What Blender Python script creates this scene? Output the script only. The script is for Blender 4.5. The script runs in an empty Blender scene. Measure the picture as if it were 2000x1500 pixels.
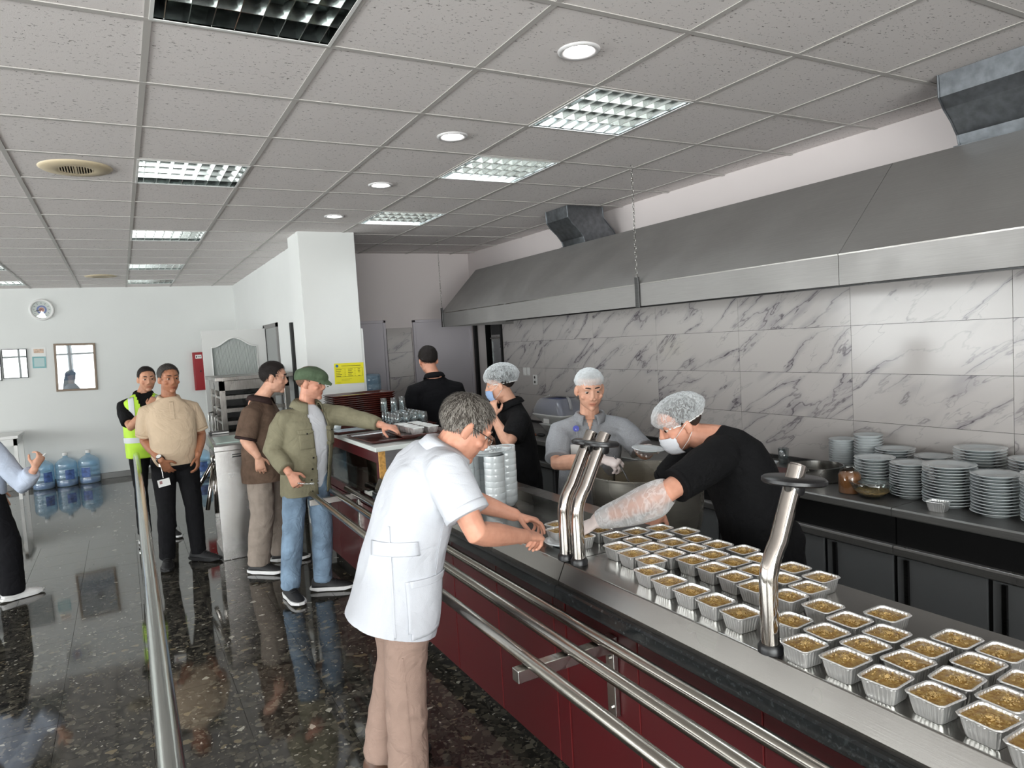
import bpy, bmesh, math, random
import numpy as np
from mathutils import Vector, Matrix, noise

# ------------------------------------------------------------------ camera, world, lights, exposure
scene = bpy.context.scene
COL = scene.collection
CAM_PITCH, CAM_YAW, CAM_ROLL, CAM_F = 0.0659713, 0.5076558, -0.0591899, 1364.387
CAM_Z = 1.75
_f = Vector((math.sin(CAM_YAW)*math.cos(CAM_PITCH), math.cos(CAM_YAW)*math.cos(CAM_PITCH), -math.sin(CAM_PITCH)))
_r = Vector((math.cos(CAM_YAW), -math.sin(CAM_YAW), 0))
_u = _r.cross(_f)
_r2 = _r*math.cos(CAM_ROLL) + _u*math.sin(CAM_ROLL)
_u2 = -_r*math.sin(CAM_ROLL) + _u*math.cos(CAM_ROLL)
camd = bpy.data.cameras.new('camera'); cam = bpy.data.objects.new('camera', camd); COL.objects.link(cam)
M = Matrix(((_r2.x, _u2.x, -_f.x, 0), (_r2.y, _u2.y, -_f.y, 0), (_r2.z, _u2.z, -_f.z, CAM_Z), (0, 0, 0, 1)))
cam.matrix_world = M
camd.sensor_fit = 'HORIZONTAL'; camd.sensor_width = 36.0; camd.lens = CAM_F/2000*36.0
camd.clip_start = 0.05; camd.clip_end = 200
scene.camera = cam

world = bpy.data.worlds.new('daylight'); scene.world = world; world.use_nodes = True
wn = world.node_tree.nodes; wl = world.node_tree.links
wn['Background'].inputs['Color'].default_value = (0.92, 0.96, 1.0, 1)
wn['Background'].inputs['Strength'].default_value = 1.6

def area_light(name, loc, rot, sx, sy, power, color=(1, 1, 1), spread=180):
    l = bpy.data.lights.new(name, 'AREA'); l.shape = 'RECTANGLE'; l.size = sx; l.size_y = sy
    l.energy = power; l.color = color; l.spread = math.radians(spread)
    o = bpy.data.objects.new(name, l); o.location = loc; o.rotation_euler = rot; COL.objects.link(o)
    return o
# daylight entering through the glazing behind the camera and along the left side of the hall
for k in range(3):
    area_light('daylight', (-5.6+2.75*k, -3.75, 1.50), (math.radians(90), 0, 0), 2.6, 2.2, 200, (1.0, 0.985, 0.965))
for k in range(3):
    area_light('daylight', (-7.3, 1.0+4.0*k, 1.6), (0, math.radians(-90), 0), 2.0, 3.7, 170, (1.0, 0.99, 0.985))

# area lamps added outside to brighten the ceiling, standing in for ground bounce
area_light('forecourt_fill', (-2.9, -5.2, 0.05), (math.radians(150), 0, 0), 8.0, 2.4, 620, (1.0, 0.97, 0.94))
area_light('forecourt_fill', (-8.9, 5.0, 0.05), (0, math.radians(-150), 0), 2.4, 11.5, 620, (1.0, 0.985, 0.965))
scene.view_settings.view_transform = 'Standard'
scene.view_settings.look = 'None'
scene.view_settings.gamma = 1.0
scene.view_settings.use_curve_mapping = False
scene.view_settings.exposure = 0.32
scene.cycles.use_denoising = True
scene.cycles.max_bounces = 6
scene.cycles.diffuse_bounces = 3
scene.cycles.glossy_bounces = 3
scene.cycles.transmission_bounces = 3
scene.cycles.use_adaptive_sampling = True
scene.cycles.adaptive_threshold = 0.1
scene.cycles.adaptive_min_samples = 16
scene.cycles.transparent_max_bounces = 10
scene.cycles.caustics_reflective = False
scene.cycles.caustics_refractive = False
scene.cycles.sample_clamp_indirect = 6.0

random.seed(7)
V = Vector

# ------------------------------------------------------------------ mesh helpers
class MB:
    """collects shapes; build() links them as one mesh object"""
    def __init__(s): s.v = []; s.f = []; s.m = []; s.cur = 0
    def add(s, vs, fs):
        b = len(s.v); s.v += [tuple(p) for p in vs]
        for f in fs: s.f.append(tuple(b+i for i in f)); s.m.append(s.cur)
    def box(s, x0, x1, y0, y1, z0, z1):
        s.add([(x0,y0,z0),(x1,y0,z0),(x1,y1,z0),(x0,y1,z0),(x0,y0,z1),(x1,y0,z1),(x1,y1,z1),(x0,y1,z1)],
              [(0,3,2,1),(4,5,6,7),(0,1,5,4),(1,2,6,5),(2,3,7,6),(3,0,4,7)])
        return s
    def obox(s, c, ax, ay, az):
        c, ax, ay, az = V(c), V(ax), V(ay), V(az)
        s.add([c-ax-ay-az,c+ax-ay-az,c+ax+ay-az,c-ax+ay-az,c-ax-ay+az,c+ax-ay+az,c+ax+ay+az,c-ax+ay+az],
              [(0,3,2,1),(4,5,6,7),(0,1,5,4),(1,2,6,5),(2,3,7,6),(3,0,4,7)])
        return s
    def prism(s, poly, axis, a, b):
        """poly: 2D points; axis 'x': (y,z) 'y': (x,z) 'z': (x,y), extruded a..b"""
        def P(p, t): return (t,p[0],p[1]) if axis=='x' else ((p[0],t,p[1]) if axis=='y' else (p[0],p[1],t))
        n = len(poly)
        s.add([P(p,a) for p in poly]+[P(p,b) for p in poly],
              [tuple(range(n))[::-1], tuple(range(n,2*n))]+[(i,(i+1)%n,n+(i+1)%n,n+i) for i in range(n)])
        return s
    def loft(s, rings, caps=True, closed=False):
        n = len(rings[0]); vs = [p for r in rings for p in r]; fs = []
        m = len(rings)
        for k in range(m-1 if not closed else m):
            a, b = k*n, ((k+1)%m)*n
            for i in range(n): fs.append((a+i, a+(i+1)%n, b+(i+1)%n, b+i))
        if caps and not closed:
            fs.append(tuple(range(n))[::-1]); fs.append(tuple(range((m-1)*n, m*n)))
        s.add(vs, fs); return s
    def cyl(s, p0, p1, r0, r1=None, n=16, caps=True):
        p0, p1 = V(p0), V(p1); r1 = r0 if r1 is None else r1
        d = (p1-p0).normalized(); u = d.orthogonal().normalized(); w = d.cross(u)
        cs = [(math.cos(2*math.pi*i/n), math.sin(2*math.pi*i/n)) for i in range(n)]
        return s.loft([[p+(u*c+w*q)*r for c, q in cs] for p, r in ((p0,r0),(p1,r1))], caps)
    def tube(s, pts, r, n=12, caps=True):
        pts = [V(p) for p in pts]; rs = r if isinstance(r,(list,tuple)) else [r]*len(pts)
        d0 = (pts[1]-pts[0]).normalized(); u = d0.orthogonal().normalized(); rings = []
        for k, p in enumerate(pts):
            d = ((pts[min(k+1,len(pts)-1)]-p).normalized()+(p-pts[max(k-1,0)]).normalized())
            d = d.normalized() if d.length>1e-6 else d0
            u = (u-d*u.dot(d)).normalized(); w = d.cross(u)
            rings.append([p+(u*math.cos(2*math.pi*i/n)+w*math.sin(2*math.pi*i/n))*rs[k] for i in range(n)])
        return s.loft(rings, caps)
    def lathe(s, prof, c=(0,0,0), n=24, caps=False):
        c = V(c)
        return s.loft([[c+V((r*math.cos(2*math.pi*i/n), r*math.sin(2*math.pi*i/n), z)) for i in range(n)] for r, z in prof], caps)
    def ell(s, c, r, n=14, m=9, rot=None):
        c = V(c); rings = []
        for k in range(m+1):
            t = math.pi*(k+0.02)/(m+0.04)
            rg = []
            for i in range(n):
                p = V((r[0]*math.sin(t)*math.cos(2*math.pi*i/n), r[1]*math.sin(t)*math.sin(2*math.pi*i/n), -r[2]*math.cos(t)))
                rg.append(c+(rot @ p if rot else p))
            rings.append(rg)
        return s.loft(rings, True)
    def mesh(s, name, mats, smooth=False):
        me = bpy.data.meshes.new(name); me.from_pydata(s.v, [], s.f)
        for m in (mats if isinstance(mats,(list,tuple)) else [mats]): me.materials.append(m)
        if max(s.m, default=0) > 0: me.polygons.foreach_set('material_index', s.m)
        if smooth: me.polygons.foreach_set('use_smooth', [True]*len(me.polygons))
        me.update(); return me
    def build(s, name, mats, parent=None, smooth=False, bevel=0, loc=None, seg=2, auto=None):
        o = bpy.data.objects.new(name, s.mesh(name, mats, smooth)); COL.objects.link(o)
        if auto: sharp(o.data, auto)
        if bevel:
            b = o.modifiers.new('bevel','BEVEL'); b.width = bevel; b.segments = seg; b.limit_method = 'ANGLE'; b.angle_limit = math.radians(40)
        if loc is not None: o.location = loc
        if parent: o.parent = parent
        return o
def sharp(me, deg=35):
    me.polygons.foreach_set('use_smooth', [True]*len(me.polygons))
    bm = bmesh.new(); bm.from_mesh(me); a = math.radians(deg)
    for e in bm.edges:
        e.smooth = not (len(e.link_faces)!=2 or e.calc_face_angle(0) > a)
    bm.to_mesh(me); bm.free()
def obj_of(name, me, parent=None, loc=None, rot=None):
    o = bpy.data.objects.new(name, me); COL.objects.link(o)
    if parent: o.parent = parent
    if loc is not None: o.location = loc
    if rot is not None: o.rotation_euler = rot
    return o
def empty(name, loc=(0,0,0), rz=0):
    o = bpy.data.objects.new(name, None); COL.objects.link(o); o.location = loc; o.rotation_euler = (0,0,rz)
    o.empty_display_size = 0.1
    return o
def tag(o, label=None, cat=None, group=None, kind=None):
    if label: o['label'] = label
    if cat: o['category'] = cat
    if group: o['group'] = group
    if kind: o['kind'] = kind
    return o
def copy_tree(o, parent=None):
    c = o.copy(); COL.objects.link(c); c.parent = parent
    for ch in o.children: copy_tree(ch, c)
    return c

# ------------------------------------------------------------------ materials
def lin(c):
    return tuple(((x/255)/12.92 if x/255 <= 0.04045 else ((x/255+0.055)/1.055)**2.4) for x in c)
def node_mat(name):
    m = bpy.data.materials.new(name); m.use_nodes = True
    nt = m.node_tree; return m, nt.nodes, nt.links, nt.nodes['Principled BSDF']
def N(nodes, t, **kw):
    n = nodes.new(t)
    for k, v in kw.items():
        if k.startswith('i_'):
            key = k[2:]; key = int(key) if key.isdigit() else key
            n.inputs[key].default_value = v
        else: setattr(n, k, v)
    return n
def ramp(nodes, stops, interp='LINEAR'):
    r = nodes.new('ShaderNodeValToRGB'); r.color_ramp.interpolation = interp
    while len(r.color_ramp.elements) < len(stops): r.color_ramp.elements.new(0.5)
    for e, (p, c) in zip(r.color_ramp.elements, stops):
        e.position = p; e.color = (*c, 1) if len(c) == 3 else c
    return r
def plain(name, rgb, rough=0.5, metal=0.0, spec=0.5, var=0.0, scale=8.0, bump=0.0, bscale=60.0, coat=0.0, coords='Object', stretch=None, trans=0.0, sheen=0.0):
    m, n, l, b = node_mat(name)
    b.inputs['Roughness'].default_value = rough; b.inputs['Metallic'].default_value = metal
    b.inputs['Specular IOR Level'].default_value = spec; b.inputs['Coat Weight'].default_value = coat
    b.inputs['Sheen Weight'].default_value = sheen
    b.inputs['Coat Roughness'].default_value = 0.05
    if trans: b.inputs['Transmission Weight'].default_value = trans
    c = lin(rgb)
    b.inputs['Base Color'].default_value = (*c, 1)
    if var or bump:
        tc = N(n, 'ShaderNodeTexCoord'); src = tc.outputs[coords]
        if stretch:
            mp = N(n, 'ShaderNodeMapping'); mp.inputs['Scale'].default_value = stretch; l.new(src, mp.inputs[0]); src = mp.outputs[0]
    if var:
        t = N(n, 'ShaderNodeTexNoise', i_Scale=scale, i_Detail=4.0); l.new(src, t.inputs['Vector'])
        r = ramp(n, [(0.3, [max(0,x*(1-var)) for x in c]), (0.7, [min(1,x*(1+var)) for x in c])]); l.new(t.outputs[0], r.inputs[0])
        l.new(r.outputs[0], b.inputs['Base Color'])
    if bump:
        t2 = N(n, 'ShaderNodeTexNoise', i_Scale=bscale, i_Detail=3.0); l.new(src, t2.inputs['Vector'])
        bp = N(n, 'ShaderNodeBump', i_Strength=bump, i_Distance=0.01); l.new(t2.outputs[0], bp.inputs['Height']); l.new(bp.outputs[0], b.inputs['Normal'])
    return m

def mat_terrazzo():
    m, n, l, b = node_mat('terrazzo')
    g = N(n, 'ShaderNodeNewGeometry'); pos = g.outputs['Position']
    nz = N(n, 'ShaderNodeTexNoise', i_Scale=9.0, i_Detail=3.0); l.new(pos, nz.inputs['Vector'])
    mx = N(n, 'ShaderNodeVectorMath', operation='SCALE'); mx.inputs['Scale'].default_value = 0.06; l.new(nz.outputs['Color'], mx.inputs[0])
    ad = N(n, 'ShaderNodeVectorMath', operation='ADD'); l.new(pos, ad.inputs[0]); l.new(mx.outputs[0], ad.inputs[1])
    v1 = N(n, 'ShaderNodeTexVoronoi', i_Scale=34.0); l.new(ad.outputs[0], v1.inputs['Vector'])
    v2 = N(n, 'ShaderNodeTexVoronoi', i_Scale=85.0); l.new(ad.outputs[0], v2.inputs['Vector'])
    sep = N(n, 'ShaderNodeSeparateColor'); l.new(v1.outputs['Color'], sep.inputs[0])
    sep2 = N(n, 'ShaderNodeSeparateColor'); l.new(v2.outputs['Color'], sep2.inputs[0])
    r1 = ramp(n, [(0.0, lin((34,33,31))), (0.22, lin((56,54,49))), (0.58, lin((74,71,63))), (0.84, lin((94,90,80))), (0.955, lin((112,102,82))), (0.990, lin((165,162,150)))], 'CONSTANT'); l.new(sep.outputs[0], r1.inputs[0])
    r2 = ramp(n, [(0.0, lin((40,39,36))), (0.45, lin((66,63,57))), (0.88, lin((96,91,80))), (0.985, lin((165,162,152)))], 'CONSTANT'); l.new(sep2.outputs[1], r2.inputs[0])
    th = N(n, 'ShaderNodeMath', operation='GREATER_THAN', i_1=0.42); l.new(sep.outputs[2], th.inputs[0])
    mix = N(n, 'ShaderNodeMix', data_type='RGBA'); l.new(th.outputs[0], mix.inputs[0]); l.new(r1.outputs[0], mix.inputs[6]); l.new(r2.outputs[0], mix.inputs[7])
    n2 = N(n, 'ShaderNodeTexNoise', i_Scale=1.3, i_Detail=2.0); l.new(pos, n2.inputs['Vector'])
    br = N(n, 'ShaderNodeMapRange', i_3=0.75, i_4=1.25); l.new(n2.outputs[0], br.inputs[0])
    mul = N(n, 'ShaderNodeMix', data_type='RGBA', blend_type='MULTIPLY'); mul.inputs[0].default_value = 1.0
    l.new(mix.outputs[2], mul.inputs[6]); l.new(br.outputs[0], mul.inputs[7])
    l.new(mul.outputs[2], b.inputs['Base Color'])
    b.inputs['Roughness'].default_value = 0.06; b.inputs['Specular IOR Level'].default_value = 0.55; b.inputs['IOR'].default_value = 1.6; b.inputs['Coat Weight'].default_value = 0.15; b.inputs['Coat Roughness'].default_value = 0.03
    return m

def mat_ceiling():
    m, n, l, b = node_mat('mineral_fibre_tile')
    g = N(n, 'ShaderNodeNewGeometry'); pos = g.outputs['Position']
    mp = N(n, 'ShaderNodeMapping'); mp.inputs['Scale'].default_value = (1.0, 1.7, 1.0); mp.inputs['Rotation'].default_value = (0,0,0.4); l.new(pos, mp.inputs[0])
    v = N(n, 'ShaderNodeTexNoise', i_Scale=62.0, i_Detail=2.5, i_Roughness=0.55, i_Distortion=0.6); l.new(mp.outputs[0], v.inputs['Vector'])
    r = ramp(n, [(0.31, (0,0,0)), (0.37, (1,1,1))]); l.new(v.outputs[0], r.inputs[0])
    c = ramp(n, [(0.0, lin((150,143,141))), (1.0, lin((232,226,224)))]); l.new(r.outputs[0], c.inputs[0])
    l.new(c.outputs[0], b.inputs['Base Color'])
    f = N(n, 'ShaderNodeTexNoise', i_Scale=260.0, i_Detail=2.0); l.new(pos, f.inputs['Vector'])
    ad = N(n, 'ShaderNodeMath', operation='MULTIPLY_ADD', i_1=0.25); l.new(f.outputs[0], ad.inputs[0]); l.new(r.outputs[0], ad.inputs[2])
    bp = N(n, 'ShaderNodeBump', i_Strength=0.5, i_Distance=0.003); l.new(ad.outputs[0], bp.inputs['Height']); l.new(bp.outputs[0], b.inputs['Normal'])
    b.inputs['Roughness'].default_value = 0.9; b.inputs['Specular IOR Level'].default_value = 0.2
    return m

def mat_marble():
    m, n, l, b = node_mat('marble_tile')
    oi = N(n, 'ShaderNodeObjectInfo'); tc = N(n, 'ShaderNodeTexCoord')
    sc = N(n, 'ShaderNodeVectorMath', operation='SCALE'); sc.inputs['Scale'].default_value = 37.0
    cmb = N(n, 'ShaderNodeCombineXYZ'); l.new(oi.outputs['Random'], cmb.inputs[0]); l.new(oi.outputs['Random'], cmb.inputs[1]); l.new(oi.outputs['Random'], cmb.inputs[2])
    l.new(cmb.outputs[0], sc.inputs[0])
    ad = N(n, 'ShaderNodeVectorMath', operation='ADD'); l.new(tc.outputs['Object'], ad.inputs[0]); l.new(sc.outputs[0], ad.inputs[1])
    mr0 = N(n, 'ShaderNodeMapping'); mr0.inputs['Rotation'].default_value = (math.radians(33),0,0); l.new(ad.outputs[0], mr0.inputs[0])
    mp = N(n, 'ShaderNodeMapping'); mp.inputs['Scale'].default_value = (1,0.62,2.4); l.new(mr0.outputs[0], mp.inputs[0])
    def vein(scale, det, w, dist):
        t = N(n, 'ShaderNodeTexNoise', i_Scale=scale, i_Detail=det, i_Roughness=0.55, i_Distortion=dist); l.new(mp.outputs[0], t.inputs['Vector'])
        s = N(n, 'ShaderNodeMath', operation='SUBTRACT', i_1=0.5); l.new(t.outputs[0], s.inputs[0])
        a = N(n, 'ShaderNodeMath', operation='ABSOLUTE'); l.new(s.outputs[0], a.inputs[0])
        r = N(n, 'ShaderNodeMapRange', i_1=0.0, i_2=w, i_3=1.0, i_4=0.0); l.new(a.outputs[0], r.inputs[0])
        return r
    v1 = vein(1.5, 5.0, 0.011, 0.25); v2 = vein(1.5, 2.0, 0.06, 0.25); v3 = vein(3.0, 4.0, 0.010, 0.3)
    msk = N(n, 'ShaderNodeTexNoise', i_Scale=3.0, i_Detail=2.0); l.new(ad.outputs[0], msk.inputs['Vector'])
    mr = N(n, 'ShaderNodeMapRange', i_1=0.40, i_2=0.66, i_3=0.0, i_4=1.0); l.new(msk.outputs[0], mr.inputs[0])
    base = lin((190,185,182)); c1 = N(n, 'ShaderNodeMix', data_type='RGBA'); c1.inputs[6].default_value = (*base,1); c1.inputs[7].default_value = (*lin((160,155,156)),1)
    f2 = N(n, 'ShaderNodeMath', operation='MULTIPLY'); l.new(v2.outputs[0], f2.inputs[0]); l.new(mr.outputs[0], f2.inputs[1]); l.new(f2.outputs[0], c1.inputs[0])
    c2 = N(n, 'ShaderNodeMix', data_type='RGBA'); l.new(c1.outputs[2], c2.inputs[6]); c2.inputs[7].default_value = (*lin((84,78,86)),1)
    f1 = N(n, 'ShaderNodeMath', operation='MULTIPLY_ADD', i_1=0.75, i_2=0.2); l.new(mr.outputs[0], f1.inputs[0])
    f1b = N(n, 'ShaderNodeMath', operation='MULTIPLY'); l.new(f1.outputs[0], f1b.inputs[0]); l.new(v1.outputs[0], f1b.inputs[1]); l.new(f1b.outputs[0], c2.inputs[0])
    c3 = N(n, 'ShaderNodeMix', data_type='RGBA'); l.new(c2.outputs[2], c3.inputs[6]); c3.inputs[7].default_value = (*lin((120,114,118)),1)
    f3 = N(n, 'ShaderNodeMath', operation='MULTIPLY', i_1=0.45); l.new(v3.outputs[0], f3.inputs[0]); 
    f3b = N(n, 'ShaderNodeMath', operation='MULTIPLY'); l.new(f3.outputs[0], f3b.inputs[0]); l.new(mr.outputs[0], f3b.inputs[1]); l.new(f3b.outputs[0], c3.inputs[0])
    l.new(c3.outputs[2], b.inputs['Base Color'])
    b.inputs['Roughness'].default_value = 0.14; b.inputs['Specular IOR Level'].default_value = 0.5
    return m

def mat_steel(name, rgb=(150,150,150), rough=0.28, axis=(1,60,60), var=0.12, smudge=0.12, metal=1.0):
    m, n, l, b = node_mat(name)
    tc = N(n, 'ShaderNodeTexCoord'); mp = N(n, 'ShaderNodeMapping'); mp.inputs['Scale'].default_value = axis; l.new(tc.outputs['Object'], mp.inputs[0])
    t = N(n, 'ShaderNodeTexNoise', i_Scale=6.0, i_Detail=3.0); l.new(mp.outputs[0], t.inputs['Vector'])
    c = lin(rgb); r = ramp(n, [(0.3, [x*(1-var) for x in c]), (0.7, [min(1,x*(1+var)) for x in c])]); l.new(t.outputs[0], r.inputs[0]); l.new(r.outputs[0], b.inputs['Base Color'])
    t2 = N(n, 'ShaderNodeTexNoise', i_Scale=3.0, i_Detail=3.0); l.new(tc.outputs['Object'], t2.inputs['Vector'])
    rr = N(n, 'ShaderNodeMapRange', i_1=0.3, i_2=0.7, i_3=max(0.03,rough-smudge), i_4=rough+smudge); l.new(t2.outputs[0], rr.inputs[0]); l.new(rr.outputs[0], b.inputs['Roughness'])
    b.inputs['Metallic'].default_value = metal
    bp = N(n, 'ShaderNodeBump', i_Strength=0.04, i_Distance=0.002); l.new(t.outputs[0], bp.inputs['Height']); l.new(bp.outputs[0], b.inputs['Normal'])
    return m

def mat_glass(name, tint=(0.95,0.98,0.97), refl=0.10, dens=0.0, rough=0.02):
    """thin clear sheet: transparent body, fresnel-like gloss"""
    m, n, l, b = node_mat(name); n.remove(b)
    out = n['Material Output']
    tr = N(n, 'ShaderNodeBsdfTransparent'); tr.inputs[0].default_value = (*tint,1)
    gl = N(n, 'ShaderNodeBsdfGlossy', i_Roughness=rough)
    lw = N(n, 'ShaderNodeLayerWeight', i_Blend=0.25)
    mp = N(n, 'ShaderNodeMapRange', i_3=refl, i_4=0.8); l.new(lw.outputs['Facing'], mp.inputs[0])
    mx = N(n, 'ShaderNodeMixShader'); l.new(mp.outputs[0], mx.inputs[0]); l.new(tr.outputs[0], mx.inputs[1]); l.new(gl.outputs[0], mx.inputs[2])
    last = mx
    if dens:
        df = N(n, 'ShaderNodeBsdfDiffuse'); df.inputs[0].default_value = (*tint,1)
        m2 = N(n, 'ShaderNodeMixShader', i_0=dens); l.new(mx.outputs[0], m2.inputs[1]); l.new(df.outputs[0], m2.inputs[2]); last = m2
    l.new(last.outputs[0], out.inputs[0])
    return m
def mat_emit(name, rgb, strength):
    m, n, l, b = node_mat(name)
    b.inputs['Base Color'].default_value = (*lin(rgb),1); b.inputs['Emission Color'].default_value = (*lin(rgb),1); b.inputs['Emission Strength'].default_value = strength
    return m

MT = {}
MT['terrazzo'] = mat_terrazzo(); MT['ceil'] = mat_ceiling(); MT['marble'] = mat_marble()
MT['grout'] = plain('grout', (70,68,66), 0.8)
MT['floor_joint'] = plain('floor_joint', (96,92,86), 0.5)
MT['tee'] = plain('tee_bar_paint', (190,186,182), 0.5)
MT['wall'] = plain('wall_paint', (222,224,222), 0.75, var=0.02, scale=1.5, bump=0.03, bscale=90)
MT['wall_warm'] = plain('wall_paint_kitchen', (214,206,205), 0.75, var=0.02, scale=1.5)
MT['steel'] = mat_steel('brushed_steel', (176,174,170), 0.27, (60,1,60))
MT['steel_y'] = mat_steel('brushed_steel_counter', (142,140,136), 0.25, (90,1.0,90), var=0.035, smudge=0.05)
MT['steel_hood'] = mat_steel('hood_steel', (146,144,142), 0.48, (40,1,40), var=0.05, metal=0.5)
MT['steel_dark'] = mat_steel('dark_steel', (92,92,92), 0.35, (40,1,40))
MT['range'] = mat_steel('range_steel', (124,123,121), 0.36, (40,1,40), metal=0.6)
MT['galv'] = mat_steel('galvanised_sheet', (120,124,128), 0.42, (4,4,4), var=0.2)
MT['chrome'] = mat_steel('polished_tube', (190,184,178), 0.10, (6,6,1), var=0.05, smudge=0.05)
MT['rail'] = mat_steel('rail_tube', (172,168,160), 0.22, (20,1,20), var=0.06, smudge=0.06)
MT['black'] = plain('black_plastic', (22,22,24), 0.35)
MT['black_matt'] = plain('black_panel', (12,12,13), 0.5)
MT['white_plastic'] = plain('white_plastic', (226,226,224), 0.4)
MT['granite'] = None
def mat_granite():
    m, n, l, b = node_mat('dark_granite')
    tc = N(n, 'ShaderNodeTexCoord'); v = N(n, 'ShaderNodeTexNoise', i_Scale=70.0, i_Detail=4.0, i_Roughness=0.7); l.new(tc.outputs['Object'], v.inputs['Vector'])
    r = ramp(n, [(0.35, lin((18,19,20))), (0.55, lin((30,33,34))), (0.70, lin((52,56,57))), (0.8, lin((96,98,98)))]); l.new(v.outputs[0], r.inputs[0]); l.new(r.outputs[0], b.inputs['Base Color'])
    b.inputs['Roughness'].default_value = 0.16
    return m
MT['granite'] = mat_granite()
MT['red'] = plain('red_lacquer', (74,21,25), 0.30, var=0.05, scale=3, coat=0.2)
MT['red_dark'] = plain('red_edge', (104,36,38), 0.35)
MT['china'] = plain('white_china', (214,220,222), 0.14, coat=0.4)
MT['china_grey'] = plain('grey_white_china', (196,202,204), 0.16, coat=0.3)
MT['glass'] = mat_glass('clear_glass')
MT['glass_cup'] = mat_glass('drinking_glass', (0.90,0.95,0.96), 0.16)
MT['glass_win'] = mat_glass('window_glass', (0.97,0.99,0.99), 0.05)
MT['film'] = mat_glass('clear_film', (0.97,0.98,0.98), 0.16, 0.05, 0.1)
MT['paper'] = plain('white_paper', (232,232,230), 0.7)
MT['blueplastic'] = mat_glass('blue_bottle', (0.60,0.80,0.93), 0.07, 0.22, 0.12)
MT['bluecap'] = plain('bottle_blue_band', (60,92,150), 0.35)
# ------------------------------------------------------------------ room shell
CEIL = 2.855; XW = 4.02; YB = 12.1; XH = 1.68; YK = 8.2; XL = -7.0; YF = -3.5
GX, GY, GP = 0.1702, 2.0032, 0.6
def struct(name, mb, mat, parent=None, **kw):
    o = mb.build(name, mat, parent, **kw)
    if parent is None: o['kind'] = 'structure'
    return o
# floor: slab in joint colour, terrazzo tiles laid on it near the camera, plain terrazzo field beyond
fl = struct('floor', MB().box(XL,XW+1.2,YF,YB,-0.12,-0.006), MT['floor_joint'])
tile_me = MB().box(0.0010,0.399,0.0010,0.399,-0.006,0.0).mesh('floor_tile', MT['terrazzo'])
FX0, FY0 = -0.415, 2.415
n_t = 0
for i in range(-4, 5):
    for j in range(-2, 14):
        obj_of('floor_tile', tile_me, fl, (FX0+0.4*i, FY0+0.4*j, 0)); n_t += 1
x0, x1, y0, y1 = FX0-1.6, FX0+2.0, FY0-0.8, FY0+5.6
fb = MB()
fb.box(XL,x0,YF,YB,-0.006,0); fb.box(x1,XW+1.2,YF,YB,-0.006,0); fb.box(x0,x1,YF,y0,-0.006,0); fb.box(x0,x1,y1,YB,-0.006,0)
fb.build('terrazzo_field', MT['terrazzo'], fl)

# walls
struct('wall_back', MB().box(XL,XH+0.12,YB,YB+0.15,0,CEIL+0.1), MT['wall'])
struct('baseboard_back', MB().box(XL,XH,YB-0.015,YB,0,0.09), plain('baseboard_stone', (92,92,90), 0.3), bevel=0.003)
struct('wall_hall_right', MB().box(XH,XH+0.12,7.15,YB,0,CEIL+0.1), MT['wall'])
struct('wall_kitchen_back', MB().box(XH+0.12,XW+0.15,YK,YK+0.15,0,CEIL+0.1), MT['wall_warm'])
wk = MB().box(XW,XW+0.15,YF,7.40,0,CEIL+0.1).box(XW,XW+0.15,8.13,YK,0,CEIL+0.1).box(XW,XW+0.15,7.40,8.13,2.02,CEIL+0.1)
wall_k = struct('wall_right', wk, MT['wall_warm'])
struct('wall_recess', MB().box(XW+0.15,XW+1.1,8.13,8.2,0,2.3).box(XW+0.15,XW+1.1,7.2,7.26,0,2.3).box(XW+1.05,XW+1.1,7.26,8.13,0,2.3).box(XW+0.15,XW+1.05,7.26,8.13,2.2,2.3), MT['black_matt'])  # dark room beyond: its darkness is put in as black walls
col = struct('wall_column', MB().box(1.535,2.076,6.71,7.15,0,CEIL+0.05), MT['wall'], bevel=0.004)
MB().box(2.076,2.098,6.72,7.15,0,1.93).build('cladding_board', MT['wall'], col)
# glazed wall behind the camera and windows on the left, the source of the daylight
gw = MB().box(XL,XW+0.15,YF-0.15,YF,2.62,CEIL+0.1).box(XL,XW+0.15,YF-0.15,YF,0,0.35).box(1.25,XW+0.15,YF-0.15,YF,0.35,2.62)
struct('wall_front', gw, MT['wall'])
fr = plain('window_frame_paint', (150,150,150), 0.4)
for k in range(3):
    xa = XL+2.75*k
    w = MB()
    w.box(xa,xa+0.06,YF-0.12,YF-0.04,0.35,2.62).box(xa+1.35,xa+1.41,YF-0.12,YF-0.04,0.35,2.62).box(xa,xa+2.75,YF-0.12,YF-0.04,0.35,0.42).box(xa,xa+2.75,YF-0.12,YF-0.04,2.55,2.62).box(xa,xa+2.75,YF-0.11,YF-0.05,2.05,2.11)
    o = struct('window_%d'%(k+1), w, fr)
    MB().box(xa+0.06,xa+2.75,YF-0.085,YF-0.08,0.42,2.55).build('pane', MT['glass_win'], o)
wl_ = MB().box(XL-0.15,XL,YF,-0.9,0,CEIL+0.1).box(XL-0.15,XL,11.0,YB,0,CEIL+0.1).box(XL-0.15,XL,-0.9,11.0,2.6,CEIL+0.1).box(XL-0.15,XL,-0.9,11.0,0,0.6)
struct('wall_left', wl_, MT['wall'])
w = MB()
for yy in (-0.9, 1.05, 3.0, 4.95, 6.94, 8.9, 10.94): w.box(XL-0.1,XL-0.03,yy,yy+0.06,0.6,2.6)
w.box(XL-0.1,XL-0.03,-0.9,11,0.6,0.66).box(XL-0.1,XL-0.03,-0.9,11,2.54,2.6)
o = struct('window_5', w, fr); MB().box(XL-0.07,XL-0.065,-0.84,10.94,0.66,2.54).build('pane', MT['glass_win'], o)

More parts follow.
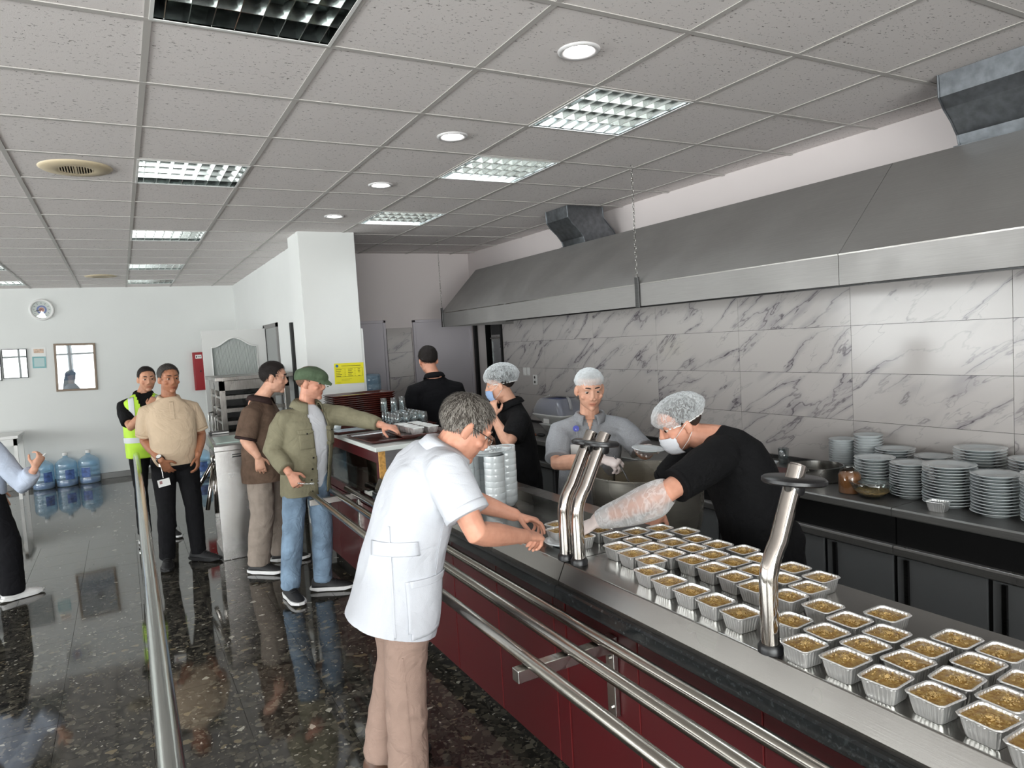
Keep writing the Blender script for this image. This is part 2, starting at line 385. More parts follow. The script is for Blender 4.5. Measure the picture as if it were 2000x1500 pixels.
# ceiling: slab, suspended grid and tiles
ce = struct('ceiling', MB().box(XL,XW+0.2,YF-0.1,YB+0.1,CEIL+0.112,CEIL+0.2), MT['ceil'])
light_cells = {(0,0):0,(0,4):0,(0,8):0,(0,12):0,(0,15):0,(-3,12):0,(-3,15):0,(3,1):1,(3,3):1,(3,6):1}
down_cells = [(2,0),(2,2),(2,4),(2,6)]
vent_cells = [(-1,4),(-1,14)]
tl = MB().box(0.0105,0.5895,0.0105,0.5895,0.004,0.016).mesh('ceiling_tile', MT['ceil'])
edge_w = XW-(GX+6*GP)
tle = MB().box(0.0105,edge_w,0.0105,0.5895,0.004,0.016).mesh('ceiling_tile', MT['ceil'])
rt = random.Random(3)
for i in range(-4, 7):
    for j in range(-3, 17):
        x, y = GX+GP*i, GY+GP*j
        if (i,j) in light_cells or y > YB: continue
        if x > XH-0.3 and y > YK: continue
        if i == 6: t = obj_of('ceiling_tile', tle, ce, (x,y,CEIL))
        else: t = obj_of('ceiling_tile', tl, ce, (x,y,CEIL))
        if i == 6 or (i==5 and j%3==1): t.location.z += rt.uniform(0,0.004); t.rotation_euler = (rt.uniform(-.004,.004), rt.uniform(-.006,.004), 0)
for i in range(-4, 7):
    x = GX+GP*i
    MB().box(x-0.012,x+0.012,GY-3*GP,YB if x<XH else YK,CEIL,CEIL+0.003).box(x-0.002,x+0.002,GY-3*GP,YB if x<XH else YK,CEIL+0.003,CEIL+0.035).build('main_tee', MT['tee'], ce)
for j in range(-3, 17):
    y = GY+GP*j
    MB().box(GX-4*GP,XW if y<YK else XH,y-0.012,y+0.012,CEIL-0.0006,CEIL+0.003).box(GX-4*GP,XW if y<YK else XH,y-0.002,y+0.002,CEIL+0.003,CEIL+0.035).build('cross_tee', MT['tee'], ce)
# plain ceiling beyond the gridded bay
pc = MB().box(XL,GX-4*GP,YF,YB,CEIL+0.004,CEIL+0.02).box(GX-4*GP,XW,YF,GY-3*GP,CEIL+0.004,CEIL+0.02)
pc.build('ceiling_field', MT['ceil'], ce)

# marble tiles on the kitchen wall, four courses
tw, thh = 0.9135, 0.300
mt = MB().box(-0.012,0,0.0012,tw-0.0012,0.0012,thh-0.0012).mesh('wall_tile', MT['marble'])
MB().box(XW-0.006,XW,0.054,7.40,0.80,2.0).build('tile_bed', MT['grout'], wall_k)
for k in range(-2, 6):
    for r in range(4):
        obj_of('wall_tile', mt, wall_k, (XW, 1.881+tw*k, 0.80+thh*r))
# kitchen end wall: two pale doors and a tiled strip between
dlil = plain('door_lilac_paint', (205,200,206), 0.5)
def flush_door(name, x0, x1, z1):
    d = struct(name, MB().box(x0+0.03,x1-0.03,YK-0.03,YK,0.01,z1-0.03), dlil, bevel=0.003)
    MB().box(x0,x0+0.03,YK-0.045,YK,0,z1).box(x1-0.03,x1,YK-0.045,YK,0,z1).box(x0,x1,YK-0.045,YK,z1-0.03,z1).build('door_frame', dlil, d, bevel=0.003)
    MB().cyl((x0+0.1,YK-0.03,1.0),(x0+0.1,YK-0.07,1.0),0.011).cyl((x0+0.1,YK-0.065,1.0),(x0+0.22,YK-0.065,1.0),0.009).build('door_handle', MT['steel'], d, smooth=True)
flush_door('door_1', 2.08, 2.835, 2.05); flush_door('door_2', 3.19, 3.99, 2.04)
ts = struct('trim_1', MB().box(2.845,3.18,YK-0.006,YK,0.45,1.95), MT['grout'])
me_s = MB().box(-0.16,0.16,-0.012,0,0.002,0.298).mesh('wall_tile', MT['marble'])
me_n = MB().box(-0.012,0,-0.16,0.16,0.002,0.298).mesh('wall_tile', MT['marble'])
for r in range(5): obj_of('wall_tile', me_n, ts, (3.012,YK,0.45+0.3*r), (0,0,math.pi/2))
# doorway on the kitchen wall with a dark jamb, steel oven column inside
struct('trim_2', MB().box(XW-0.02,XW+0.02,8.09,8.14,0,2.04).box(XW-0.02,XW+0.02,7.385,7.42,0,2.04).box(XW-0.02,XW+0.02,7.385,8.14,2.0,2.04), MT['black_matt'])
# dark leaf set in the hall doorway and the trim beside the column
struct('trim_3', MB().box(XH-0.03,XH,7.86,7.93,0,2.06), MT['black_matt'])
struct('trim_4', MB().box(XH-0.02,XH,9.53,9.60,0,2.10).box(XH-0.02,XH,8.70,8.76,0,2.10).box(XH-0.02,XH,8.70,9.60,2.05,2.10), plain('frame_grey', (120,118,116), 0.5))
struct('door_3', MB().box(XH-0.008,XH,8.76,9.53,0,2.05), plain('door_void', (150,152,150), 0.6))
# open white door leaf with an arched glazed panel, standing square to the wall
dw = plain('white_door_paint', (212,212,210), 0.4)
YD = 9.5; lx0, lx1 = 0.90, 1.66
ax0, ax1 = 1.005, 1.545
arch = []
for k in range(25):
    t = k/24; xx = ax0+(ax1-ax0)*t
    arch.append((xx, 1.845 + 0.115*(0.5-0.5*math.cos(2*math.pi*t))**1.15))
m = MB()
m.box(lx0,ax0,YD-0.02,YD+0.02,0.01,2.06).box(ax1,lx1,YD-0.02,YD+0.02,0.01,2.06).box(ax0,ax1,YD-0.02,YD+0.02,0.01,0.95)
for (xa,za),(xb,zb) in zip(arch[:-1],arch[1:]): m.prism([(xa,za),(xb,zb),(xb,2.06),(xa,2.06)],'y',YD-0.02,YD+0.02)
dl = struct('door_4', m, dw)
m = MB()
pts = [(ax0,0.95)]+arch+[(ax1,0.95)]
m.tube([(p[0],YD-0.022,p[1]) for p in pts], 0.009, 6).build('panel_moulding', MT['white_plastic'], dl, smooth=True)
gm, gn, gl_, gb = node_mat('ribbed_glass')
tcn = N(gn,'ShaderNodeTexCoord'); wv = N(gn,'ShaderNodeTexWave', i_Scale=22.0); wv.bands_direction='X'; gl_.new(tcn.outputs['Object'], wv.inputs[0])
bpn = N(gn,'ShaderNodeBump', i_Strength=0.5, i_Distance=0.01); gl_.new(wv.outputs[0], bpn.inputs['Height']); gl_.new(bpn.outputs[0], gb.inputs['Normal'])
rr_ = ramp(gn, [(0.0, lin((128,134,132))), (1.0, lin((160,166,162)))]); gl_.new(wv.outputs[0], rr_.inputs[0]); gl_.new(rr_.outputs[0], gb.inputs['Base Color']); gb.inputs['Roughness'].default_value = 0.25
m = MB(); m.prism([(ax0,0.95),(ax1,0.95)]+arch[::-1],'y',YD-0.004,YD+0.004); m.build('pane', gm, dl)
MB().cyl((lx0+0.05,YD-0.02,1.02),(lx0+0.05,YD-0.06,1.02),0.01).cyl((lx0+0.05,YD-0.055,1.02),(lx0+0.16,YD-0.055,1.02),0.009).build('door_handle', MT['steel'], dl, smooth=True)

# ------------------------------------------------------------------ ceiling fittings
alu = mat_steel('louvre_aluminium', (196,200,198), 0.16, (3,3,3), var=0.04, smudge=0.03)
tube_on = mat_emit('tube_lit', (236,248,255), 9.0); tube_off = plain('tube_unlit', (180,184,182), 0.3); alu_off = mat_steel('louvre_aluminium_unlit', (164,170,168), 0.14, (3,3,3), var=0.04, smudge=0.03)  # darker copy of the louvre metal, shading the unlit fittings by colour
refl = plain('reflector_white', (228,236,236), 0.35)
W = 0.285
blade_long = MB().prism([(-0.002,0.0),(0.002,0.0),(0.010,0.042),(-0.010,0.042)],'x',-W,W).mesh('louvre_blade', alu)
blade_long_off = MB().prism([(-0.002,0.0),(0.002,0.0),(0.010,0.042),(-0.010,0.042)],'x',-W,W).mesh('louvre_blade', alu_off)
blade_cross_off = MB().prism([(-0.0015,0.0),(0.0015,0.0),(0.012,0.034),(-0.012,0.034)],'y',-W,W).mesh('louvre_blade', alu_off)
blade_cross = MB().prism([(-0.0015,0.0),(0.0015,0.0),(0.012,0.034),(-0.012,0.034)],'y',-W,W).mesh('louvre_blade', alu)
tube_me = [MB().cyl((-W+0.01,0,0.072),(W-0.01,0,0.072),0.008,n=10).mesh('light_tube', [tube_off,tube_on][k], True) for k in (0,1)]
fm = MB().box(-0.297,0.297,-0.297,-W,-0.003,0.005).box(-0.297,0.297,W,0.297,-0.003,0.005).box(-0.297,-W,-W,W,-0.003,0.005).box(W,0.297,-W,W,-0.003,0.005).mesh('light_frame', MT['white_plastic'])
hs = MB().box(-W,W,-W,W,0.092,0.097).box(-W-0.003,-W,-W,W,0,0.097).box(W,W+0.003,-W,W,0,0.097).box(-W,W,-W-0.003,-W,0,0.097).box(-W,W,W,W+0.003,0,0.097).mesh('light_housing', refl)
hs_off = MB().box(-W,W,-W,W,0.092,0.097).box(-W-0.003,-W,-W,W,0,0.097).box(W,W+0.003,-W,W,0,0.097).box(-W,W,-W-0.003,-W,0,0.097).box(-W,W,W,W+0.003,0,0.097).mesh('light_housing', mat_steel('reflector_unlit', (140,148,146), 0.22, (3,3,3)))  # same housing in darker metal: its unlit look put into the colour
llab = {(0,0):'unlit louvred ceiling light nearest the camera, cut by the top edge',(0,4):'unlit louvred ceiling light beside the large round beige vent',(0,8):'unlit louvred ceiling light, third along the left row',
 (0,12):'unlit louvred ceiling light, fourth along the left row',(0,15):'unlit louvred ceiling light closest to the far white wall above the red cabinet',(-3,12):'unlit louvred ceiling light just entering at the left edge, the nearer one',(-3,15):'unlit louvred ceiling light above the wall clock at far left',
 (3,1):'lit louvred ceiling light, the largest and nearest lit one above the counter',(3,3):'lit louvred ceiling light, middle one above the serving counter',(3,6):'lit louvred ceiling light nearest the white column'}
for (i,j), on in light_cells.items():
    c = (GX+GP*(i+.5), GY+GP*(j+.5), CEIL)
    L = empty('ceiling_light', c); tag(L, llab[(i,j)], 'ceiling light', 'louvred ceiling lights')
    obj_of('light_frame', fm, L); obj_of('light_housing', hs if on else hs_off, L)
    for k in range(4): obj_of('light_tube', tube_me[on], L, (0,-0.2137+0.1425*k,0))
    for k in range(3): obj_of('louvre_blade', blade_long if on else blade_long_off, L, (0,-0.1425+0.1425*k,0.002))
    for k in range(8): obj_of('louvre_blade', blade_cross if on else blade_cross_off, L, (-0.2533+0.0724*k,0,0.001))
    if on:
        a = area_light('lamp_glow', (0,0,0.066), (0,0,0), 0.54, 0.54, 9, (0.93,0.98,1.0)); a.parent = L
dring = MB().lathe([(0.052,0.006),(0.056,-0.004),(0.075,-0.010),(0.084,-0.004),(0.084,0.006)], n=32)
dme = dring.mesh('trim_ring', plain('downlight_trim', (214,212,212), 0.35), True)
ddm = MB().lathe([(0.0005,0.0),(0.03,-0.003),(0.054,-0.0015)], n=24).mesh('diffuser', mat_emit('downlight_on', (255,250,248), 30.0), True)
dl_lab = ['lit round downlight nearest the camera, near the top centre','lit round downlight beside the middle louvred light','lit round downlight, third from the camera','lit round downlight just in front of the white column']
for k,(i,j) in enumerate(down_cells):
    L = empty('downlight', (GX+GP*(i+.5), GY+GP*(j+.5), CEIL+0.004)); tag(L, dl_lab[k], 'downlight', 'round downlights')
    obj_of('trim_ring', dme, L); obj_of('diffuser', ddm, L)
vb = plain('vent_beige', (206,190,160), 0.5); vd = plain('vent_dark', (70,62,52), 0.7)
vent_ring = MB().lathe([(0.085,-0.012),(0.10,-0.016),(0.17,-0.010),(0.185,0.0),(0.185,0.003)], n=36).mesh('vent_rim', vb, True)
vent_in = MB().lathe([(0.0005,0.001),(0.10,0.001)], n=24).mesh('vent_throat', vd)
slat = MB().box(-0.0028,0.0028,-1,1,-0.014,-0.004).mesh('vent_slat', vb)
vlab = ['large round beige ceiling speaker vent near the left light row','small round beige ceiling vent far off above the hall']
for k,(i,j) in enumerate(vent_cells):
    Vt = empty('ceiling_vent', (GX+GP*(i+.5), GY+GP*(j+.5)+(0 if k==0 else -0.2), CEIL+0.002)); tag(Vt, vlab[k], 'vent')
    obj_of('vent_rim', vent_ring, Vt); obj_of('vent_throat', vent_in, Vt)
    for s in range(-6,7):
        x = s*0.0135; b_ = obj_of('vent_slat', slat, Vt, (x,0,0)); b_.scale = (1, math.sqrt(max(0.0001,0.088**2-x*x)), 1)
    MB().box(-0.006,0.006,-0.088,0.088,-0.015,-0.003).build('vent_bar', vb, Vt)
# ------------------------------------------------------------------ serving counter
def counter_unit(y0, y1, label, well):
    root = empty('serving_counter', (1.65,(y0+y1)/2,0)); tag(root, label, 'counter')
    rel = lambda mb: mb
    off = V(root.location)
    def part(mb, name, mat, parent=None, **kw):
        o = mb.build(name, mat, None, **kw); o.parent = parent or root
        o.location = -off if parent is None else (0,0,0)
        return o
    part(MB().box(1.39,1.93,y0,y1,0.10,0.775), 'carcass', MT['steel_dark'])
    part(MB().box(1.46,1.90,y0+0.02,y1-0.02,0.0,0.10), 'plinth', MT['black_matt'])
    # red front panels with bright edges
    ys = [y for y in [2.24+0.4675*k if k>=0 else 2.24+0.503*k for k in range(-7,6)] if y0+0.05 < y < y1-0.05]
    ys = [y0]+ys+[y1]
    for a,b in zip(ys[:-1],ys[1:]):
        p = part(MB().box(1.368,1.389,a+0.003,b-0.003,0.095,0.772), 'front_panel', MT['red'], bevel=0.002)
        e = MB().box(1.3665,1.389,a+0.0005,a+0.0032,0.096,0.771).build('panel_edge', MT['red_dark'], p)
    part(MB().prism([(1.327,0.781),(1.333,0.775),(1.41,0.775),(1.41,0.826),(1.333,0.826),(1.327,0.820)],'y',y0,y1), 'granite_edge', MT['granite'])
    sec = [(1.346,0.826),(1.346,0.842),(1.376,0.9035),(1.38,0.905)]
    if not well:
        part(MB().prism(sec+[(1.94,0.905),(1.94,0.862),(1.375,0.862),(1.375,0.826)],'y',y0,y1), 'steel_top', MT['steel_y'], bevel=0.0015)
    else:
        wx0, wx1, wy0, wy1, wz = 1.47, 1.84, y0+0.30, y1-0.15, 0.862
        t = MB()
        t.prism(sec+[(wx0,0.905),(wx0,0.855),(1.375,0.855),(1.375,0.826)],'y',y0,y1)
        t.box(wx0,1.94,y0,wy0,0.855,0.905).box(wx0,1.94,wy1,y1,0.855,0.905).box(wx1,1.94,wy0,wy1,0.855,0.918)
        part(t, 'steel_top', MT['steel_y'])
        part(MB().box(wx0,wx1,wy0,wy1,0.850,wz), 'well_floor', MT['steel_y'])
    return root
counter_unit(-0.9, 2.153, 'red panelled serving counter with foil cups on its steel top, nearest the camera', False)
counter_unit(2.157, 4.30, 'red panelled serving counter carrying the stacks of white bowls', True)

# three steel tray rails and their brackets
rails = [((1.083,4.92),(0.985,-0.8)), ((1.230,4.93),(1.135,-0.8)), ((1.336,4.93),(1.266,-0.8))]
rlab = ['outermost steel tray slide rail in front of the red counter','middle steel tray slide rail in front of the red counter','innermost steel tray slide rail, closest to the granite edge']
for (a,b),lb in zip(rails,rlab):
    t = MB().tube([(a[0],a[1],0.745),(a[0]+(b[0]-a[0])*.5,(a[1]+b[1])/2,0.745),(b[0],b[1],0.745)],0.0205,20)
    tag(t.build('tray_rail', MT['rail'], smooth=False, auto=40), lb, 'rail', 'tray slide rails')
for y, lb in ((1.86,'square steel bracket arm carrying the tray rails, nearest the camera'),(3.40,'square steel bracket arm carrying the tray rails, hidden beside the white coat'),(4.83,'square steel bracket arm at the far ends of the tray rails')):
    xo = 0.985 if y<3 else (1.0 if y<4 else 1.045); xp = 1.366 if y<4.3 else 1.398
    br = empty('rail_bracket', (xp,y,0.45)); tag(br, lb, 'bracket', 'tray rail brackets')
    MB().box(xo,xp,y-0.02,y+0.02,0.684,0.724).build('bracket_arm', MT['steel'], br, bevel=0.002, loc=-V(br.location))
    MB().box(xp-0.02,xp,y-0.022,y+0.022,0.46,0.734).build('bracket_plate', MT['steel'], br, bevel=0.002, loc=-V(br.location))
    m = MB()
    for z in (0.49,0.66): m.cyl((xp-0.026,y,z),(xp-0.02,y,z),0.008,n=8)
    m.build('bolt', MT['steel'], br, loc=-V(br.location))

# bent chrome posts with dark glass clamps
def post(x, y, label, lean=0.145, dr=0.066):
    P = empty('sneeze_guard_post', (x,y,0.905)); tag(P, label, 'post', 'bent steel posts on the counter')
    pts = [(0,0,0.004),(0,0,0.10),(0,0,0.175)]
    for k in range(1,7):
        t = k/6; pts.append((0.058*t*t*0.75, 0, 0.175+0.105*t))
    pts += [(0.044+(lean-0.044)*0.5,0,0.28+0.095),(lean,0,0.465)]
    MB().tube(pts,0.0235,22).build('post_tube', MT['chrome'], P, auto=50)
    MB().lathe([(0.0,0.0),(0.032,0.0),(0.032,0.014),(0.027,0.022),(0.0235,0.022)],n=24).build('base_collar', MT['black'], P, auto=40)
    d = MB().lathe([(0.02,0.0),(dr-0.004,0.0),(dr,0.004),(dr,0.012),(dr-0.006,0.017),(0.02,0.017)],n=32).lathe([(0.0245,-0.028),(0.028,-0.02),(0.028,0.0)],n=24)
    o = d.build('clamp_disc', MT['black'], P, auto=40); o.location = (lean-0.016,0,0.422); o.rotation_euler = (0,0.10,0)
    MB().lathe([(0.0,0.0),(0.0225,0.0),(0.0225,0.004),(0.0,0.006)],n=20).build('end_cap', MT['chrome'], P, loc=(lean+0.002,0,0.464)).rotation_euler = (0,0.5,0)
    return P
post(1.406,2.185,'bent steel post at the counter joint, the further of the pair')
post(1.412,2.108,'bent steel post at the counter joint, the nearer of the pair')
post(1.398,1.226,'single bent steel post standing among the foil cups, nearest the camera', 0.125, 0.082)

# ------------------------------------------------------------------ foil cups of pudding
def mat_foil():
    m,n,l,b = node_mat('aluminium_foil')
    tc = N(n,'ShaderNodeTexCoord'); t = N(n,'ShaderNodeTexNoise', i_Scale=110.0, i_Detail=3.0); l.new(tc.outputs['Object'], t.inputs['Vector'])
    bp = N(n,'ShaderNodeBump', i_Strength=0.35, i_Distance=0.002); l.new(t.outputs[0], bp.inputs['Height']); l.new(bp.outputs[0], b.inputs['Normal'])
    b.inputs['Base Color'].default_value = (0.90,0.90,0.89,1); b.inputs['Metallic'].default_value = 0.85; b.inputs['Roughness'].default_value = 0.30
    return m
MT['foil'] = mat_foil()
def mat_pudding():
    m,n,l,b = node_mat('nut_pudding')
    oi = N(n,'ShaderNodeObjectInfo'); tc = N(n,'ShaderNodeTexCoord'); s = N(n,'ShaderNodeVectorMath', operation='ADD'); l.new(tc.outputs['Object'], s.inputs[0])
    mm = N(n,'ShaderNodeMath', operation='MULTIPLY', i_1=19.0); l.new(oi.outputs['Random'], mm.inputs[0]); l.new(mm.outputs[0], s.inputs[1])
    t = N(n,'ShaderNodeTexNoise', i_Scale=95.0, i_Detail=4.0, i_Roughness=0.7); l.new(s.outputs[0], t.inputs['Vector'])
    r = ramp(n, [(0.25, lin((112,76,34))),(0.45, lin((158,120,60))),(0.62, lin((192,160,92))),(0.8, lin((226,204,146)))]); l.new(t.outputs[0], r.inputs[0]); l.new(r.outputs[0], b.inputs['Base Color'])
    b.inputs['Roughness'].default_value = 0.16
    bp = N(n,'ShaderNodeBump', i_Strength=0.4, i_Distance=0.003); l.new(t.outputs[0], bp.inputs['Height']); l.new(bp.outputs[0], b.inputs['Normal'])
    return m
MT['pudding'] = mat_pudding()
MT['nuts'] = plain('crushed_nuts', (196,166,110), 0.6, var=0.4, scale=120)
def rrect(hx, hy, r, n=5):
    pts = []
    for cx,cy,a0 in ((hx-r,hy-r,0),(-hx+r,hy-r,90),(-hx+r,-hy+r,180),(hx-r,-hy+r,270)):
        for k in range(n+1):
            a = math.radians(a0+90*k/n); pts.append((cx+r*math.cos(a), cy+r*math.sin(a)))
    return pts
def rrect_u(h, r, n):
    """rounded square sampled evenly along its outline"""
    fine = rrect(h,h,r,8); pts = []; L = [0]
    m = len(fine)
    for k in range(m): a, b = fine[k], fine[(k+1)%m]; L.append(L[-1]+math.hypot(b[0]-a[0],b[1]-a[1]))
    k = 0
    for i in range(n):
        t = L[-1]*i/n
        while L[k+1] < t: k += 1
        a, b = fine[k], fine[(k+1)%m]; q = (t-L[k])/max(1e-9,L[k+1]-L[k]); pts.append((a[0]+(b[0]-a[0])*q,a[1]+(b[1]-a[1])*q))
    return pts
def foil_mesh(seed):
    rg = random.Random(seed); m = MB(); nseg = 80
    def ring(h, r, z, pleat):
        base = rrect_u(h,r,112); out = []
        for k,(x,y) in enumerate(base):
            f = 1+pleat*(1 if (k//2)%2 else -1)*rg.uniform(0.5,1.2); out.append((x*f,y*f,z))
        return out
    rings = [ring(0.0005,0.0002,0.0015,0), ring(0.030,0.010,0.0015,0), ring(0.0315,0.011,0.0,0.0), ring(0.0325,0.011,0.003,0.012), ring(0.0365,0.012,0.022,0.018), ring(0.0395,0.013,0.038,0.015), ring(0.0400,0.013,0.041,0), ring(0.0442,0.015,0.0430,0.006), ring(0.0455,0.0155,0.0455,0.008), ring(0.0442,0.015,0.0475,0.008), ring(0.0405,0.0135,0.0465,0.004), ring(0.0395,0.013,0.0425,0.016), ring(0.0365,0.012,0.024,0.020), ring(0.033,0.011,0.005,0.010)]
    m.loft(rings, False)
    return m.mesh('foil_cup_shell', MT['foil'], False)
foil_me = [foil_mesh(s) for s in range(3)]
def pud_mesh(seed):
    m = MB(); rings = []
    for k in range(7):
        h = 0.0004+0.0396*k/6; rr = []
        for x,y in rrect(h,h,h*0.33,5):
            z = 0.0410+0.0016*noise.noise(V((x*55+seed*9,y*55,seed)))+0.002*(1-k/6)
            rr.append((x,y,z))
        rings.append(rr)
    m.loft(rings, False); return m.mesh('pudding', MT['pudding'], True)
def nut_mesh(seed):
    m = MB(); rg = random.Random(seed)
    for k in range(120):
        a = rg.uniform(0,6.28); d = abs(rg.gauss(0,0.010)) if k<100 else rg.uniform(0.0,0.032)
        x, y = d*math.cos(a)+0.003, d*math.sin(a)-0.002
        s = rg.uniform(0.0007,0.0016) if k<100 else rg.uniform(0.0016,0.0034)
        ax = V((rg.uniform(-1,1),rg.uniform(-1,1),rg.uniform(-.4,.4))).normalized(); ay = ax.orthogonal().normalized(); az = ax.cross(ay)
        c = V((x,y,0.0428+max(0,0.006-d*0.35)*rg.random()+0.0006))
        m.add([c+ax*s*1.5,c-ax*s*1.5,c+ay*s,c-ay*s,c+az*s*.8,c-az*s*.8],[(0,2,4),(2,1,4),(1,3,4),(3,0,4),(2,0,5),(1,2,5),(3,1,5),(0,3,5)])
    return m.mesh('nut_topping', MT['nuts'])
pud_me = [pud_mesh(s) for s in range(4)]; nut_me = [nut_mesh(s) for s in range(6)]
lanes = {
 'guest-side row': [(1.408,0.625),(1.434,0.722),(1.434,0.828),(1.421,0.929),(1.432,1.035),(1.420,1.141),(1.446,1.368),(1.454,1.472),(1.457,1.573),(1.462,1.677),(1.476,1.784)],
 'second row': [(1.528,0.735),(1.535,0.838),(1.530,0.944),(1.528,1.049),(1.521,1.151),(1.510,1.252),(1.550,1.866),(1.552,1.966),(1.560,2.066),(1.535,2.268),(1.512,2.397)],
 'middle row': [(1.634,0.748),(1.640,0.848),(1.623,0.956),(1.628,1.058),(1.629,1.162),(1.655,1.262),(1.644,1.370),(1.632,1.476),(1.645,1.576),(1.655,1.679),(1.660,1.779),(1.648,1.879),(1.652,1.979),(1.664,2.079),(1.640,2.186),(1.642,2.290)],
 'fourth row': [(1.739,0.843),(1.727,0.942),(1.738,1.127),(1.742,1.376),(1.748,1.475),(1.745,1.576),(1.754,1.682),(1.755,1.780),(1.754,1.878),(1.748,1.975),(1.768,2.072),(1.736,2.174)],
 'kitchen-side row': [(1.844,1.411),(1.850,1.520),(1.846,1.645),(1.872,1.747),(1.851,1.849),(1.846,1.949),(1.880,2.050),(1.838,2.150)]}
ordn = ['first','second','third','fourth','fifth','sixth','seventh','eighth','ninth','tenth','eleventh','twelfth','thirteenth','fourteenth','fifteenth','sixteenth']
rg = random.Random(11); kk = 0
for ln, pts in lanes.items():
    for q,(x,y) in enumerate(pts):
        z = 0.9055
        F = empty('foil_cup', (x,y,z), rg.uniform(-0.09,0.09)+(math.pi/2)*rg.randrange(4))
        tag(F, 'foil cup of nut-topped pudding, %s from the near end of the %s'%(ordn[q],ln), 'foil cup', 'foil cups of pudding on the counter')
        s = rg.uniform(0.97,1.02); F.scale = (s,s*rg.uniform(0.97,1.03),1)
        obj_of('foil_cup_shell', foil_me[kk%3], F); obj_of('pudding', pud_me[kk%4], F)
        o = obj_of('nut_topping', nut_me[kk%6], F); o['kind'] = 'stuff'; kk += 1
x,y = 1.640,2.610
F = empty('foil_cup', (x,y,0.8625), 0.2); tag(F, 'foil cup of pudding alone in the counter well behind the bent posts', 'foil cup', 'foil cups of pudding on the counter')
obj_of('foil_cup_shell', foil_me[0], F); obj_of('pudding', pud_me[1], F); obj_of('nut_topping', nut_me[2], F)['kind'] = 'stuff'

# ------------------------------------------------------------------ bowls and plates on the far serving counter
def bowl_mesh():
    return MB().lathe([(0.0005,0.004),(0.030,0.004),(0.031,0.0),(0.036,0.0),(0.038,0.006),(0.050,0.020),(0.0536,0.0275),(0.0540,0.060),(0.0535,0.0615),(0.0515,0.060),(0.050,0.032),(0.036,0.012),(0.0005,0.009)],n=32).mesh('bowl', MT['china'], True)
bm_ = bowl_mesh()
stacks = [(1.735,3.235,9,'rightmost stack of white bowls on the far counter'),(1.640,3.190,8,'stack of white bowls under the plate of wrapped spoons'),(1.70,3.40,8,'stack of white bowls behind, third from the right'),(1.60,3.40,8,'stack of white bowls half hidden by the white-coated person'),(1.52,3.30,8,'stack of white bowls next to the white-coated person')]
for sx,sy,n,lb in stacks:
    for k in range(n):
        b = obj_of('bowl', bm_, None, (sx+rg.uniform(-.0012,.0012), sy+rg.uniform(-.0012,.0012), 0.8625+0.0325*k))
        sharp_done = True
        tag(b, '%s white bowl from the top, '%ordn[n-1-k]+lb.replace('stack of white bowls','bowl stack'), 'bowl', 'white bowls in the '+lb.replace(' stack of white bowls',' stack').replace('stack of white bowls','stack'))
def plate_mesh(r, depth=0.022, mat='china_grey'):
    return MB().lathe([(0.0005,0.0045),(r*0.50,0.0045),(r*0.52,0.0),(r*0.56,0.0),(r*0.60,0.006),(r*0.74,depth*0.72),(r*0.985,depth),(r,depth+0.0018),(r*0.985,depth+0.0032),(r*0.74,depth*0.72+0.004),(r*0.62,0.0105),(r*0.5,0.0085),(r*0.02,0.0085)],n=36).mesh('plate', MT[mat], True)
pl_big = plate_mesh(0.12); pl_mid = plate_mesh(0.105); pl_small = plate_mesh(0.097)
wp = plate_mesh(0.125, 0.026, 'china')
o = obj_of('plate', wp, None, (1.630,3.225,0.8625+0.0325*7+0.062)); tag(o, 'white plate of wrapped plastic spoons resting on the bowl stacks', 'plate')
ptop = 0.8625+0.0325*7+0.062
fs_me = []
for k in range(5):
    m = MB(); a = rg.uniform(0,3.14)
    m.ell((0,0,0.012),(0.022,0.015,0.008),10,6); m.tube([(0.018,0,0.012),(0.05,0.003,0.010),(0.085,0,0.012)],[0.004,0.003,0.003],6)
    fs_me.append(m.mesh('wrapped_spoon', MT['film'], True))
for k,(dx,dy,dz,a) in enumerate([(0.02,0.03,0.012,0.4),(-0.04,0.0,0.013,2.5),(0.05,-0.02,0.017,3.4),(-0.01,-0.05,0.012,1.2),(0.0,0.01,0.024,5.2)]):
    o = obj_of('wrapped_spoon', fs_me[k], None, (1.63+dx,3.225+dy,ptop+dz), (0,0,a)); tag(o, 'clear wrapped plastic spoon heaped on the white plate', 'spoon', 'wrapped spoons on the plate')
o = obj_of('plate', plate_mesh(0.085,0.016,'china'), None, (1.500,2.335,0.908)); tag(o, 'small white saucer between the hands of the white-coated person', 'plate')
# shallow steel pan beyond the bowls
pm = MB().lathe([(0.0005,0.0),(0.10,0.0),(0.115,0.03),(0.135,0.034),(0.136,0.037),(0.113,0.034),(0.098,0.004),(0.0005,0.004)],n=32).build('steel_dish', MT['steel'], smooth=True, loc=(1.74,3.72,0.8625+0.20)); 
tag(pm, 'shallow steel dish standing behind the plate of wrapped spoons', 'dish')
pb = MB().lathe([(0.0,0),(0.07,0),(0.07,0.19),(0.075,0.20),(0.0,0.20)],n=24).build('canister', MT['steel'], auto=40, loc=(1.74,3.72,0.8625)); tag(pb, 'steel canister supporting the shallow dish behind the white bowls', 'canister')

